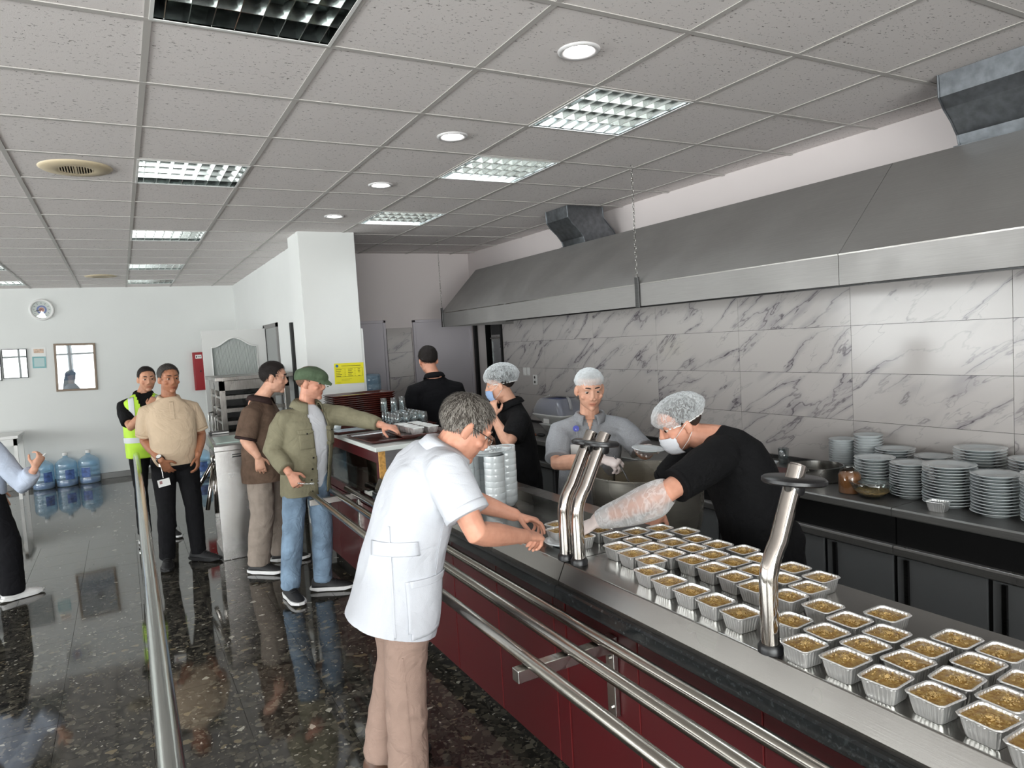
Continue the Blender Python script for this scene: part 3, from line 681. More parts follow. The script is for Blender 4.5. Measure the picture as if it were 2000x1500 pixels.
# ------------------------------------------------------------------ glazed display cabinet
cx0,cx1,cy0,cy1,ct = 1.40,2.02,4.33,5.98,1.10
cab = empty('display_cabinet', ((cx0+cx1)/2,(cy0+cy1)/2,0)); tag(cab, 'glass fronted display cabinet with red frame and white top beside the column', 'cabinet')
off = -V(cab.location)
wt = plain('white_stone_top', (214,220,216), 0.25, var=0.03, scale=9)
MB().box(cx0-0.03,cx1,cy0-0.02,cy1,ct-0.03,ct).build('cabinet_top', wt, cab, bevel=0.004, loc=off)
redm = MT['red']
m = MB().box(cx0,cx0+0.03,cy0+0.02,cy1,ct-0.115,ct-0.03); m.box(cx0,cx0+0.03,cy0+0.02,cy0+0.075,0.70,ct-0.115); m.box(cx0,cx0+0.03,cy1-0.06,cy1,0.70,ct-0.115); m.box(cx0,cx0+0.03,cy0+0.02,cy1,0.66,0.72)
m.build('red_frame', redm, cab, bevel=0.003, loc=off)
MB().box(cx0,cx0+0.04,cy0,cy0+0.02,0.66,ct-0.03).build('wood_edge', plain('raw_board_edge', (196,148,78), 0.7, var=0.3, scale=60), cab, loc=off)
MB().box(cx0+0.04,cx1,cy0,cy0+0.02,0.10,ct-0.03).build('end_panel', mat_steel('cabinet_end_steel', (150,148,150), 0.4, (1,60,60)), cab, loc=off)
MB().box(cx0+0.03,cx1,cy1-0.02,cy1,0.1,ct-0.03).box(cx1-0.02,cx1,cy0+0.02,cy1-0.02,0.1,ct-0.03).build('cabinet_back', MT['steel_dark'], cab, loc=off)
MB().box(cx0+0.012,cx0+0.018,cy0+0.07,cy1-0.06,0.72,ct-0.115).build('glass_front', mat_glass('cabinet_glass', (0.62,0.72,0.70), 0.12), cab, loc=off)
for z in (0.72,0.86):
    MB().box(cx0+0.05,cx1-0.03,cy0+0.03,cy1-0.03,z,z+0.006).build('glass_shelf', mat_glass('shelf_glass', (0.8,0.9,0.88), 0.15), cab, loc=off)
    MB().box(cx0+0.045,cx0+0.052,cy0+0.03,cy1-0.03,z-0.002,z+0.010).build('shelf_edge', MT['steel'], cab, loc=off)
MB().box(cx0+0.02,cx1-0.02,cy0+0.02,cy1-0.02,0.10,0.66).build('cabinet_base', MT['red'], cab, loc=off)
for a,b in ((cy0+0.02,cy0+0.56),(cy0+0.565,cy0+1.10),(cy0+1.105,cy1)):
    MB().box(cx0-0.005,cx0+0.02,a,b,0.10,0.655).build('front_panel', MT['red'], cab, loc=off, bevel=0.002)
MB().box(cx0+0.08,cx1-0.05,cy0+0.04,cy1-0.04,0,0.10).build('plinth', MT['black_matt'], cab, loc=off)

# brown trays
tray_m = plain('brown_tray', (66,26,20), 0.22, var=0.25, scale=14, coat=0.5)
def tray_mesh(hx, hy):
    rings = []
    for h,r,z in ((0.0004,0.0002,0.004),(-0.03,0.02,0.004),(-0.022,0.025,0.006),(-0.004,0.03,0.020),(0.0,0.032,0.0205),(0.0,0.032,0.017),(-0.018,0.026,0.001),(-0.03,0.02,0.0),(0.0004,0.0002,0.0)):
        a,b = (hx+h,hy+h) if r>0.001 else (0.0005,0.0005)
        rings.append([(x,y,z) for x,y in rrect(a,b,r,4)])
    return MB().loft(rings, False).mesh('serving_tray', tray_m, True)
tr_me = tray_mesh(0.265,0.18)
for k in range(15):
    o = obj_of('serving_tray', tr_me, None, (1.73+rg.uniform(-.003,.003),5.77+rg.uniform(-.003,.003),ct+0.0005+0.0172*k), (0,0,rg.uniform(-.008,.008)))
    tag(o, '%s brown tray from the top of the tall stack below the yellow notice'%ordn[14-k], 'tray', 'stacked brown trays')
def tray_at(x,y,z,rz,lb,tilt=(0,0)):
    o = obj_of('serving_tray', tr_me, None, (x,y,z), (tilt[0],tilt[1],rz)); tag(o, lb, 'tray'); return o
tray_at(1.56,4.72,ct+0.0005,0.05+math.pi/2,'empty brown tray lying flat at the front corner of the cabinet top')
tray_at(1.78,4.66,ct+0.022,-0.05+math.pi/2,'brown tray loaded with lidded cups, overlapping the empty tray')
tray_at(1.60,5.36,ct+0.0005,0.0,'dark tray under the sleeve of the capped person')
lid = plain('card_lid', (226,228,226), 0.5)
for i in range(2):
    for j in range(4):
        x, y = 1.735+0.105*i, 4.50+0.105*j
        F = empty('lidded_cup', (x,y,ct+0.0285), 0.04*((i+j)%3-1)); tag(F, 'lidded foil cup on the loaded tray, %s row, %s from the near end'%(['guest-side','kitchen-side'][i],ordn[j]), 'cup', 'lidded cups on the loaded tray')
        obj_of('foil_cup_shell', foil_me[(i+j)%3], F); MB().prism(rrect(0.0435,0.0435,0.015,3),'z',0.0468,0.0482).build('card_lid', lid, F)
tw_ = MB().prism(rrect(0.20,0.12,0.02,4),'z',0,0.003).build('paper_mat', plain('tray_mat_blue', (188,204,212), 0.35), loc=(1.60,5.36,ct+0.0055)); tag(tw_, 'pale blue tray liner on the dark tray under the sleeve', 'tray liner')

# tumblers stored upside down
def tumbler_mesh():
    return MB().lathe([(0.0005,0.108),(0.024,0.108),(0.027,0.105),(0.034,0.0),(0.032,0.0),(0.0255,0.098),(0.0005,0.100)],n=20).mesh('tumbler', MT['glass_cup'], True)
tm = tumbler_mesh()
gt = tray_at(1.95,5.32,ct+0.0005,math.pi/2,'brown tray carrying the upturned glass tumblers')
q = 0
for i in range(4):
    for j in range(5):
        o = obj_of('tumbler', tm, None, (1.838+0.072*i, 5.16+0.078*j, ct+0.0055)); tag(o, 'upturned tumbler, lower layer, %s row from the queue side, %s from the near end'%(ordn[i],ordn[j]), 'tumbler', 'upturned tumblers, lower layer')
for (x,y,lb) in ((1.838,5.472,'left upturned tumbler of the three stacked above the rest'),(1.91,5.43,'middle upturned tumbler of the three stacked above the rest'),(1.99,5.46,'right upturned tumbler of the three stacked above the rest')):
    o = obj_of('tumbler', tm, None, (x,y,ct+0.1145)); tag(o, lb, 'tumbler', 'upturned tumblers, upper layer')
tb = MB().lathe([(0.0005,0),(0.03,0),(0.038,0.05),(0.036,0.05),(0.028,0.003),(0.0005,0.003)],n=20).build('cup', MT['china'], smooth=True, loc=(1.45,5.50,ct+0.0005)); tag(tb,'small white cup in front of the brown tray stack','cup')

# yellow notice on the column, with printed table
ym = plain('yellow_paper', (232,222,40), 0.6); ink = plain('black_ink', (60,60,24), 0.7); inkb = plain('blue_ink', (52,110,160), 0.6)
nt = empty('notice', (1.93,6.71,1.50)); nt.rotation_euler = (0,math.radians(1.2),0); tag(nt, 'yellow printed notice taped to the white column', 'notice')
MB().box(-0.145,0.145,-0.0022,-0.0006,-0.10,0.10).build('paper', ym, nt)
m = MB()
def ln_(x0,x1,z0,z1): m.box(x0,x1,-0.0030,-0.0022,z0,z1)
ln_(-0.130,0.130,0.052,0.0535); ln_(-0.130,0.130,-0.032,-0.0305); ln_(-0.130,-0.1285,-0.032,0.052); ln_(0.1285,0.130,-0.032,0.052)
for k in range(5):
    z = 0.040-0.0165*k
    ln_(-0.126,-0.075-0.008*(k%3),z-0.002,z+0.002); ln_(-0.012,0.034-0.01*(k%2),z-0.002,z+0.002)
    if k!=3: ln_(0.085,0.108,z-0.002,z+0.002)
    ln_(-0.045,-0.036,z-0.001,z+0.001); ln_(0.052,0.062,z-0.001,z+0.001)
ln_(-0.075,0.115,0.071,0.075); ln_(-0.08,0.02,-0.055,-0.0538); ln_(-0.08,0.0,-0.066,-0.0648); ln_(-0.128,-0.09,-0.085,-0.0838)
m.build('printed_table', ink, nt)
MB().cyl((-0.118,-0.0022,0.075),(-0.118,-0.0032,0.075),0.014,n=20).build('round_emblem', inkb, nt)

# ------------------------------------------------------------------ back range and its cabinets
def range_unit(y0, y1, label):
    R_ = empty('range_unit', (3.65,(y0+y1)/2,0)); tag(R_, label, 'kitchen range'); off = -V(R_.location)
    MB().prism([(3.30,0.745),(3.296,0.752),(3.296,0.782),(3.304,0.79),(4.004,0.79),(4.004,0.745)],'y',y0+0.0015,y1-0.0015).build('worktop', MT['range'], R_, bevel=0.001, loc=off)
    MB().box(3.98,4.004,y0+0.001,y1-0.001,0.79,0.815).build('upstand', MT['steel_dark'], R_, loc=off)
    MB().box(3.335,4.0,y0+0.004,y1-0.004,0.10,0.745).build('carcass', MT['black_matt'], R_, loc=off)
    MB().prism([(3.31,0.545),(3.30,0.552),(3.30,0.585),(3.306,0.596),(3.335,0.596),(3.335,0.545)],'y',y0+0.002,y1-0.002).build('front_rail', MT['range'], R_, loc=off, bevel=0.002)
    n = max(1,int(round((y1-y0)/0.46))); w = (y1-y0)/n
    for k in range(n):
        a = y0+w*k
        d = MB().box(3.318,3.335,a+0.012,a+w-0.012,0.12,0.540).build('cabinet_door', plain('charcoal_door', (100,102,103), 0.4) if 'charcoal_door' not in bpy.data.materials else bpy.data.materials['charcoal_door'], R_, loc=off, bevel=0.002)
        MB().box(3.302,3.319,a+w-0.075,a+w-0.055,0.13,0.535).build('door_pull', MT['steel_dark'], d)
    MB().box(3.36,3.98,y0+0.01,y1-0.01,0.0,0.10).build('plinth', MT['black_matt'], R_, loc=off)
    return R_
ry = [-0.4,0.78,2.105,3.30,4.50,5.70,6.90]
rl = ['steel topped range unit cut by the right edge, under the last plate stack','steel topped range unit carrying the tall plate stacks','steel topped range unit with the glass bowl and the spice jar','steel topped range unit behind the large mixing pot','steel topped range unit behind the person in grey','steel topped range unit with the bread basket at the far end']
for k in range(6): range_unit(ry[k], ry[k+1], rl[k])
WT = 0.7905
pst = [('P1',3.58,2.372,11,pl_mid,'front plate stack directly behind the glass bowl'),('P2',3.56,2.165,13,pl_small,'front plate stack right of the glass bowl'),('P3',3.53,1.948,14,pl_big,'broad front plate stack behind the empty foil cup'),('P4',3.50,1.72,13,pl_mid,'front plate stack second from the right edge'),('P5',3.48,1.50,15,pl_mid,'front plate stack cut by the right edge'),
 ('B3',3.84,2.42,13,pl_mid,'rear plate stack third from the left'),('B4',3.84,2.20,12,pl_small,'lowest rear plate stack, in the middle'),('B5',3.845,1.965,16,pl_big,'tallest rear plate stack near the right'),('B6',3.83,1.715,14,pl_mid,'rear plate stack cut by the right edge')]
for nm,x,y,n,me,lb in pst:
    h = {'P1':0.978,'P2':0.977,'P3':1.0,'P4':0.991,'P5':1.022,'B3':0.989,'B4':0.971,'B5':1.041,'B6':1.015}[nm]
    dz = (h-WT-0.025)/(n-1)
    for k in range(n):
        o = obj_of('plate', me, None, (x+rg.uniform(-.003,.003),y+rg.uniform(-.003,.003),WT+dz*k))
        tag(o, '%s plate from the top, '%ordn[n-1-k]+lb, 'plate', 'plates in the '+lb)
# square-ish bowls stacked at the rear left
sb = MB().lathe([(0.0005,0.004),(0.045,0.004),(0.046,0),(0.05,0),(0.055,0.008),(0.088,0.034),(0.0885,0.037),(0.085,0.036),(0.052,0.013),(0.0005,0.009)],n=28).mesh('soup_bowl', MT['china_grey'], True)
for x,y,n,dz,lb in ((3.87,2.775,13,0.0148,'leftmost rear stack of small bowls'),(3.865,2.60,14,0.0170,'taller rear stack of small bowls, second from the left')):
    for k in range(n):
        o = obj_of('soup_bowl', sb, None, (x+rg.uniform(-.002,.002),y+rg.uniform(-.002,.002),WT+dz*k)); o.scale = (0.92,0.92,1)
        tag(o, '%s bowl from the top, '%ordn[n-1-k]+lb, 'bowl', 'bowls in the '+lb)
F = empty('foil_cup', (3.40,1.93,WT), 0.15); tag(F, 'empty foil cup alone on the range in front of the broad plate stack', 'foil cup'); obj_of('foil_cup_shell', foil_me[1], F); F.scale = (1.05,1.05,1.05)
# glass bowl of crushed nuts
gb_ = empty('glass_bowl', (3.42,2.285,WT)); tag(gb_, 'clear glass bowl of crushed nuts beside the spice jar', 'bowl')
MB().lathe([(0.0005,0.0),(0.04,0.0),(0.055,0.006),(0.095,0.05),(0.112,0.088),(0.110,0.089),(0.092,0.052),(0.052,0.010),(0.0005,0.005)],n=36).build('bowl_glass', MT['glass'], gb_, smooth=True)
nm_ = MB().lathe([(0.0005,0.056),(0.05,0.052),(0.082,0.042),(0.084,0.040),(0.05,0.013),(0.0005,0.008)],n=28)
o = nm_.build('crushed_nuts', plain('nut_meal', (160,130,80), 0.8, var=0.4, scale=90, bump=0.8, bscale=150), gb_, smooth=True); o['kind'] = 'stuff'
o = MB().lathe([(0.0005,0.0),(0.045,0.0),(0.068,0.022),(0.066,0.022),(0.043,0.003),(0.0005,0.003)],n=28).build('glass_dish', MT['glass'], smooth=True, loc=(3.42,2.285,WT+0.062)); tag(o,'small clear glass dish nested on the crushed nuts','dish')
jar = empty('spice_jar', (3.44,2.43,WT)); tag(jar, 'glass jar filled with brown powder beside the bowl of nuts', 'jar')
MB().lathe([(0.0005,0.0),(0.055,0.0),(0.059,0.006),(0.059,0.105),(0.050,0.118),(0.048,0.138),(0.050,0.14)],n=32).build('jar_glass', MT['glass'], jar, smooth=True)
MB().lathe([(0.0005,0.003),(0.054,0.003),(0.0565,0.008),(0.0565,0.10),(0.048,0.112),(0.0005,0.113)],n=28).build('brown_powder', plain('brown_spice', (146,92,48), 0.8, var=0.15, scale=20), jar, smooth=True)
# steel pan with lid ring
pan = empty('saute_pan', (3.60,2.75,WT)); tag(pan, 'wide steel pan behind the nearest bent post', 'pan')
MB().lathe([(0.0005,0.0),(0.13,0.0),(0.137,0.008),(0.140,0.088),(0.143,0.090),(0.138,0.090),(0.134,0.01),(0.0005,0.005)],n=40).build('pan_body', MT['steel'], pan, auto=50)
for sx in (1,-1): MB().tube([(0.138*sx,-0.03,0.07),(0.17*sx,-0.03,0.075),(0.17*sx,0.03,0.075),(0.138*sx,0.03,0.07)],0.006,8).build('pan_handle', MT['steel'], pan, smooth=True)
o = MB().box(3.34,3.70,2.93,3.28,WT,WT+0.014).build('cutting_board', plain('board_red_brown', (96,52,48), 0.5, var=0.1), bevel=0.004); tag(o,'reddish brown cutting board under the salad dish','cutting board')
sd = empty('salad_dish', (3.62,3.17,WT+0.0145)); tag(sd,'small white dish of green salad beside the leaning person in black','dish')
MB().loft([[(x,y,z) for x,y in rrect(a,b,r,5)] for a,b,r,z in ((0.0005,0.0005,0.0002,0.002),(0.05,0.035,0.02,0.002),(0.05,0.035,0.02,0.0),(0.085,0.06,0.03,0.036),(0.083,0.058,0.029,0.037),(0.05,0.034,0.018,0.005),(0.0005,0.0005,0.0002,0.005))], False).build('dish', MT['china'], sd, smooth=True)
m = MB()
for k in range(60):
    x,y = rg.gauss(0,0.026), rg.gauss(0,0.018); z = 0.028+max(0,0.022-abs(x)*0.4-abs(y)*.5)*rg.random(); s = rg.uniform(0.007,0.014)
    u = V((rg.uniform(-1,1),rg.uniform(-1,1),rg.uniform(-.7,.7))).normalized(); w_ = u.orthogonal().normalized()
    c = V((x,y,z)); m.add([c-u*s,c+w_*s*.5,c+u*s,c-w_*s*.5],[(0,1,2,3)])
o = m.build('salad_leaves', plain('salad_green', (104,134,52), 0.45, var=0.5, scale=60), sd); o['kind']='stuff'
o = obj_of('tumbler', MB().lathe([(0.0005,0.004),(0.026,0.004),(0.027,0),(0.031,0.0),(0.035,0.11),(0.034,0.11),(0.029,0.006),(0.0005,0.008)],n=22).mesh('tumbler', MT['glass_cup'], True), None, (3.84,3.20,WT)); tag(o,'clear glass tumbler against the marble wall behind the salad dish','tumbler')
# bread basket wrapped in a bag, smaller basket below, wooden handled brush
bk = empty('bread_tub', (3.74,5.80,WT)); tag(bk, 'white plastic tub with a bagged blue parcel on the far worktop', 'tub')
MB().loft([[(x,y,z) for x,y in rrect(a,b,0.05,4)] for a,b,z in ((0.10,0.17,0.085),(0.15,0.26,0.17),(0.165,0.28,0.185),(0.16,0.275,0.19),(0.14,0.25,0.17))], True).build('tub', MT['white_plastic'], bk, smooth=True)
MB().loft([[(x,y,z) for x,y in rrect(a,b,0.05,4)] for a,b,z in ((0.14,0.24,0.18),(0.145,0.24,0.23),(0.13,0.20,0.30),(0.10,0.17,0.335),(0.03,0.06,0.345))], True).build('blue_parcel', plain('blue_wrapped_bread', (58,72,120), 0.4, var=0.6, scale=7), bk, smooth=True)
bg = MB(); 
for s in (-1,1):
    bg.tube([(0.0,0.22*s,0.19),(-0.03,0.26*s,0.26),(-0.02,0.22*s,0.335),(0.0,0.15*s,0.36)],[0.012,0.016,0.014,0.01],8)
bg.loft([[(x,y,z) for x,y in rrect(a,b,0.06,4)] for a,b,z in ((0.158,0.275,0.188),(0.16,0.262,0.235),(0.143,0.215,0.310),(0.115,0.185,0.343))], False)
bg.build('plastic_bag', mat_glass('thin_white_bag', (0.9,0.9,0.9), 0.06, 0.22, 0.3), bk, smooth=True)
MB().box(-0.167,-0.164,-0.07,0.03,0.105,0.15).build('price_label', MT['paper'], bk)
MB().loft([[(x,y,z) for x,y in rrect(a,b,0.04,4)] for a,b,z in ((0.09,0.13,0.0),(0.12,0.20,0.075),(0.13,0.21,0.083))], True).build('lower_tub', MT['white_plastic'], bk, smooth=True)
cup_ = empty('wicker_basket', (3.52,5.44,WT)); tag(cup_, 'small brown basket lined with white paper beside the person in grey', 'basket')
MB().lathe([(0.0005,0.0),(0.05,0.0),(0.075,0.09),(0.071,0.09),(0.047,0.004),(0.0005,0.004)],n=24).build('basket', plain('wicker', (140,78,48), 0.7, var=0.3, scale=60, bump=0.6, bscale=120), cup_, smooth=True)
m = MB(); rings = []
for k,(r,z) in enumerate(((0.066,0.06),(0.078,0.10),(0.088,0.118),(0.06,0.13),(0.02,0.12))):
    rings.append([(r*(1+0.12*math.sin(5*a+k))*math.cos(a), r*(1+0.12*math.sin(5*a+k))*math.sin(a), z+0.008*math.sin(7*a+k)) for a in [2*math.pi*i/24 for i in range(24)]])
m.loft(rings, True); m.build('paper_liner', MT['paper'], cup_, smooth=True)
br_ = empty('brush', (3.42,5.75,WT+0.016)); br_.rotation_euler=(0,0,0.2); tag(br_, 'black brush with a long brown wooden handle on the far worktop', 'brush')
MB().tube([(0,-0.02,0),(0,0.30,0.004),(0,0.55,0.01)],0.012,8).build('brush_handle', plain('brush_wood', (116,60,36), 0.5), br_, smooth=True)
MB().ell((0,-0.08,0.004),(0.03,0.06,0.018),10,6).build('brush_head', MT['black'], br_, smooth=True)
# large mixing pot on a low pedestal
pot = empty('mixing_pot', (2.49,3.01,0)); tag(pot, 'large round steel pot the person in grey ladles from', 'pot')
pz = 0.97
prof = [(0.001,0.46),(0.10,0.46),(0.20,0.50),(0.275,0.60),(0.305,0.74),(0.312,0.90),(0.314,pz),(0.322,pz+0.003),(0.322,pz-0.006),(0.316,pz-0.009)]
pm_ = mat_steel('pot_steel', (178,174,164), 0.24, (3,3,20), var=0.06, metal=0.65)
MB().lathe([(0.302,pz-0.002),(0.300,0.90),(0.294,0.75),(0.26,0.62),(0.001,0.60)][::-1]+[(0.314,pz+0.003),(0.322,pz),(0.320,pz-0.010),(0.312,pz-0.012),(0.308,0.80),(0.298,0.70),(0.262,0.57),(0.19,0.49),(0.10,0.455),(0.001,0.45)], n=56).build('pot_shell', pm_, pot, auto=50)
MB().lathe([(0.001,0.822),(0.20,0.822),(0.2965,0.820)],n=40).build('thick_soup', plain('soup_brown', (138,120,84), 0.35, var=0.2, scale=20), pot, smooth=True)
MB().box(-0.004,0.004,0.285,0.292,0.70,pz).build('inner_seam', MT['steel_dark'], pot)
MB().lathe([(0.0,0.0),(0.20,0.0),(0.20,0.03),(0.06,0.05),(0.06,0.45),(0.0,0.455)],n=28).build('pedestal', MT['steel_dark'], pot, auto=40)

# ------------------------------------------------------------------ extraction hood, ducts, chains
hx0,hx1,hz0,hz1,hzt,hxt = 3.105,4.015,1.912,2.062,2.535,3.565
hood = empty('extraction_hood', (3.5,3.0,hz0)); tag(hood, 'long stainless steel extraction hood over the kitchen range', 'hood'); off = -V(hood.location)
hy = [-1.2,2.222,7.09]
for a,b in zip(hy[:-1],hy[1:]):
    m = MB()
    t = 0.012
    a_, b_ = a+0.0015, b-0.0015
    # front lip, sloped front, top, back as sheet with thickness
    m.prism([(hx0,hz0),(hx0+t,hz0),(hx0+t,hz1-0.004),(hxt+0.01,hzt-t),(hx1,hzt-t),(hx1,hzt),(hxt,hzt),(hx0,hz1)],'y',a_,b_)
    m.build('hood_canopy', MT['steel_hood'], hood, loc=off, bevel=0.001)
    MB().box(hx0-0.003,hx0,a_,b_,hz1-0.004,hz1+0.003).build('lip_edge', MT['steel'], hood, loc=off)
for y in (-1.2,7.078):
    MB().prism([(hx0,hz0),(hx1,hz0),(hx1,hzt),(hxt,hzt),(hx0,hz1)],'y',y,y+0.012).build('hood_end', MT['steel_hood'], hood, loc=off)
MB().box(3.35,3.40,-1.18,7.07,hz0+0.03,hz0+0.06).box(3.90,3.95,-1.18,7.07,hz0+0.03,hz0+0.06).build('filter_rail', MT['steel_dark'], hood, loc=off)
fm_ = MB()
for k in range(14): fm_.box(-0.006,0.006,0,0.56,0.0,0.012) if False else None
for k in range(13):
    f_ = MB().obox((3.66,-0.85+0.615*k+0.30,hz0+0.16),(0.26,0,0.13),(0,0.295,0),(-0.008,0,0.016)).build('grease_filter', MT['steel_dark'], hood, loc=off)
def duct(y0,y1,label):
    D = empty('exhaust_duct', (3.75,(y0+y1)/2,hzt)); tag(D, label, 'duct'); off = -V(D.location)
    prof_f = [(3.62,hzt+0.001),(3.60,hzt+0.06),(3.55,hzt+0.12),(3.49,hzt+0.17),(3.45,hzt+0.22),(3.445,CEIL+0.001)]
    prof_b = [(3.98,hzt+0.001),(3.965,hzt+0.06),(3.93,hzt+0.12),(3.88,hzt+0.17),(3.83,hzt+0.22),(3.82,CEIL+0.001)]
    m = MB(); m.loft([[(f[0],y0,f[1]),(b[0],y0,b[1]),(b[0],y1,b[1]),(f[0],y1,f[1])] for f,b in zip(prof_f,prof_b)], True)
    m.build('duct_body', MT['galv'], D, loc=off)
    for s,yy in ((-1,y0),(1,y1)):
        for pr in (prof_f,prof_b): MB().tube([(f[0],yy,f[1]) for f in pr],0.006,6).build('duct_seam', MT['galv'], D, loc=off)
    MB().box(3.60,4.0,y0-0.02,y1+0.02,hzt,hzt+0.012).build('duct_flange', MT['galv'], D, loc=off)
duct(5.04,5.38,'galvanised elbow duct from the hood to the ceiling, further along'); duct(1.52,1.92,'galvanised elbow duct at the upper right corner')
def chain(x,y,z0,label):
    m = MB(); z = z0; k = 0
    while z < CEIL-0.01:
        a = (k%2)*math.pi/2+0.2; u = V((math.cos(a),math.sin(a),0)); c = V((x,y,z+0.015))
        m.tube([c+u*(0.0065*math.cos(t))+V((0,0,0.0165*math.sin(t))) for t in [2*math.pi*i/10 for i in range(11)]],0.0017,5)
        z += 0.0275; k += 1
    root = empty('support_chain', (x,y,z0)); tag(root, label, 'chain', 'hood support chains')
    m.build('chain_links', MT['steel'], root, smooth=True, loc=-V(root.location))
    MB().box(x-0.006,x+0.006,y-0.02,y+0.02,z0-0.20,z0+0.01).build('chain_bracket', MT['steel_dark'], root, loc=-V(root.location), bevel=0.002)
    return root
chain(3.096,3.74,2.10,'steel chain holding up the middle of the hood'); chain(3.096,7.04,2.11,'steel chain holding up the far end of the hood')

# oven column in the kitchen doorway, wall sockets
ov = empty('oven_column', (4.35,7.62,0)); tag(ov, 'tall steel oven column seen through the dark kitchen doorway', 'oven')
MB().box(-0.25,0.25,-0.22,0.22,0,1.98).build('oven_body', MT['steel'], ov, bevel=0.004)
for z0,z1,mm in ((1.80,1.93,MT['black']),(1.42,1.74,MT['glass_cup']),(0.9,1.36,MT['steel_dark'])): MB().box(-0.262,-0.25,-0.19,0.19,z0,z1).build('oven_door', mm, ov)
MB().cyl((-0.285,-0.17,1.76),(-0.285,0.17,1.76),0.009).build('oven_handle', MT['steel'], ov, smooth=True)
for y,z,s,lb in ((6.88,1.36,0,'left of two small white switches on the marble wall'),(6.80,1.36,0,'right of two small white switches on the marble wall'),(6.66,1.27,1,'white double socket on the marble wall below the two switches')):
    S = empty('wall_switch' if not s else 'wall_socket', (XW-0.012,y,z)); tag(S, lb, 'switch' if not s else 'socket')
    h = 0.045 if not s else 0.055
    MB().box(-0.010,0.0,-0.03-0.01*s,0.03+0.01*s,-h,h).build('cover_plate', MT['white_plastic'], S, bevel=0.003)
    if s:
        for dz in (-0.026,0.026): MB().cyl((-0.0105,0,dz),(-0.0125,0,dz),0.015,n=14).build('socket_hole', MT['grout'], S)
    else: MB().box(-0.015,-0.010,-0.018,0.018,-0.03,0.03).build('rocker', MT['paper'], S, bevel=0.002)
# ------------------------------------------------------------------ hall: guide rail, turnstile, rack, wall objects
gr = empty('guide_rail', (0.04,7.2,0)); tag(gr, 'thick polished steel guide rail running along the queue at left', 'rail'); off = -V(gr.location)
gt_ = mat_steel('guide_rail_tube', (196,200,196), 0.16, (20,1,20), var=0.05, smudge=0.05)
MB().tube([(0.054,7.25,0.88),(0.040,4.5,0.88),(0.020,1.2,0.88),(0.010,-0.5,0.88)],0.0275,24).build('rail_tube', gt_, gr, auto=40, loc=off)
MB().ell((0.054,7.25,0.88),(0.0275,0.012,0.0275),16,8).build('rail_end_cap', gt_, gr, smooth=True, loc=off)
for y in (7.18,0.2):
    MB().cyl((0.052 if y>1 else 0.014,y,0.012),(0.052 if y>1 else 0.014,y,0.86),0.02,n=18).build('rail_post', gt_, gr, smooth=True, loc=off)
    MB().lathe([(0.0,0.0),(0.055,0.0),(0.055,0.008),(0.022,0.014)],c=(0.052 if y>1 else 0.014,y,0),n=24).build('floor_flange', gt_, gr, auto=40, loc=off)

# turnstile
ts_ = empty('turnstile', (0.72,6.62,0)); tag(ts_, 'steel tripod turnstile beside the person in the brown shirt', 'turnstile'); off = -V(ts_.location)
st = mat_steel('turnstile_steel', (188,186,184), 0.26, (2,60,60), var=0.06, smudge=0.02)
MB().prism([(6.34,0.0),(6.37,0.0),(6.37,0.95),(6.34,0.95)],'x',0.625,0.93).build('end_plate', st, ts_, loc=off, bevel=0.004)
MB().prism([(6.90,0.0),(6.93,0.0),(6.93,0.95),(6.90,0.95)],'x',0.64,0.93).build('end_plate', st, ts_, loc=off, bevel=0.004)
MB().box(0.70,0.92,6.37,6.90,0.06,0.93).build('inner_body', st, ts_, loc=off)
MB().prism([(6.32,0.935),(6.95,0.935),(6.95,1.03),(6.75,1.04),(6.32,0.985)],'x',0.62,0.935).build('sloped_head', st, ts_, loc=off, bevel=0.006)
MB().obox((0.775,6.52,1.014),(0.13,0,0),(0,0.12,0.015),(0,-0.0006,0.003)).build('glass_panel', plain('pale_glass_panel', (196,216,208), 0.12, coat=0.6), ts_, loc=off)
MB().box(0.64,0.80,6.76,6.86,1.036,1.062).build('card_reader', MT['black'], ts_, loc=off, bevel=0.004)
MB().box(0.66,0.80,6.757,6.762,1.046,1.058).build('reader_display', MT['paper'], ts_, loc=off)
MB().box(0.76,0.86,6.333,6.341,0.875,0.885).box(0.76,0.86,6.333,6.341,0.895,0.902).build('card_slot', MT['black'], ts_, loc=off)
MB().ell((0.655,6.62,0.84),(0.045,0.05,0.05),14,8).build('arm_hub', st, ts_, smooth=True, loc=off)
for a in ((-0.02,-0.05,-0.46),(-0.20,0.20,-0.36),(-0.10,-0.14,-0.40)):
    d = V(a); MB().cyl(V((0.645,6.62,0.83)),V((0.645,6.62,0.83))+d,0.018,n=14).build('tripod_arm', MT['chrome'], ts_, smooth=True, loc=off)
MB().box(0.63,0.93,6.37,6.90,0.0,0.05).build('base_plate', st, ts_, loc=off)

# tall steel tray trolley
rk = empty('tray_trolley', (1.25,8.1,0)); tag(rk, 'tall steel tray trolley with handles in front of the open white door', 'trolley'); off = -V(rk.location)
rx0,rx1,ry0,ry1,rz = 0.86,1.56,7.72,8.60,1.52
rm = mat_steel('trolley_steel', (150,146,142), 0.32, (30,30,2), var=0.15)
MB().box(rx0-0.04,rx1+0.04,ry0-0.03,ry1+0.03,rz-0.04,rz).build('trolley_top', rm, rk, loc=off, bevel=0.004)
MB().box(rx0,rx1,ry0,ry0+0.012,rz-0.14,rz-0.04).box(rx0,rx0+0.012,ry0,ry1,rz-0.14,rz-0.04).build('top_fascia', rm, rk, loc=off)
for x,y in ((rx0,ry0),(rx1-0.055,ry0),(rx0,ry1-0.04),(rx1-0.055,ry1-0.04),(rx0,(ry0+ry1)/2)):
    MB().box(x,x+0.055,y,y+0.04,0.10,rz-0.04).build('corner_post', rm, rk, loc=off, bevel=0.003)
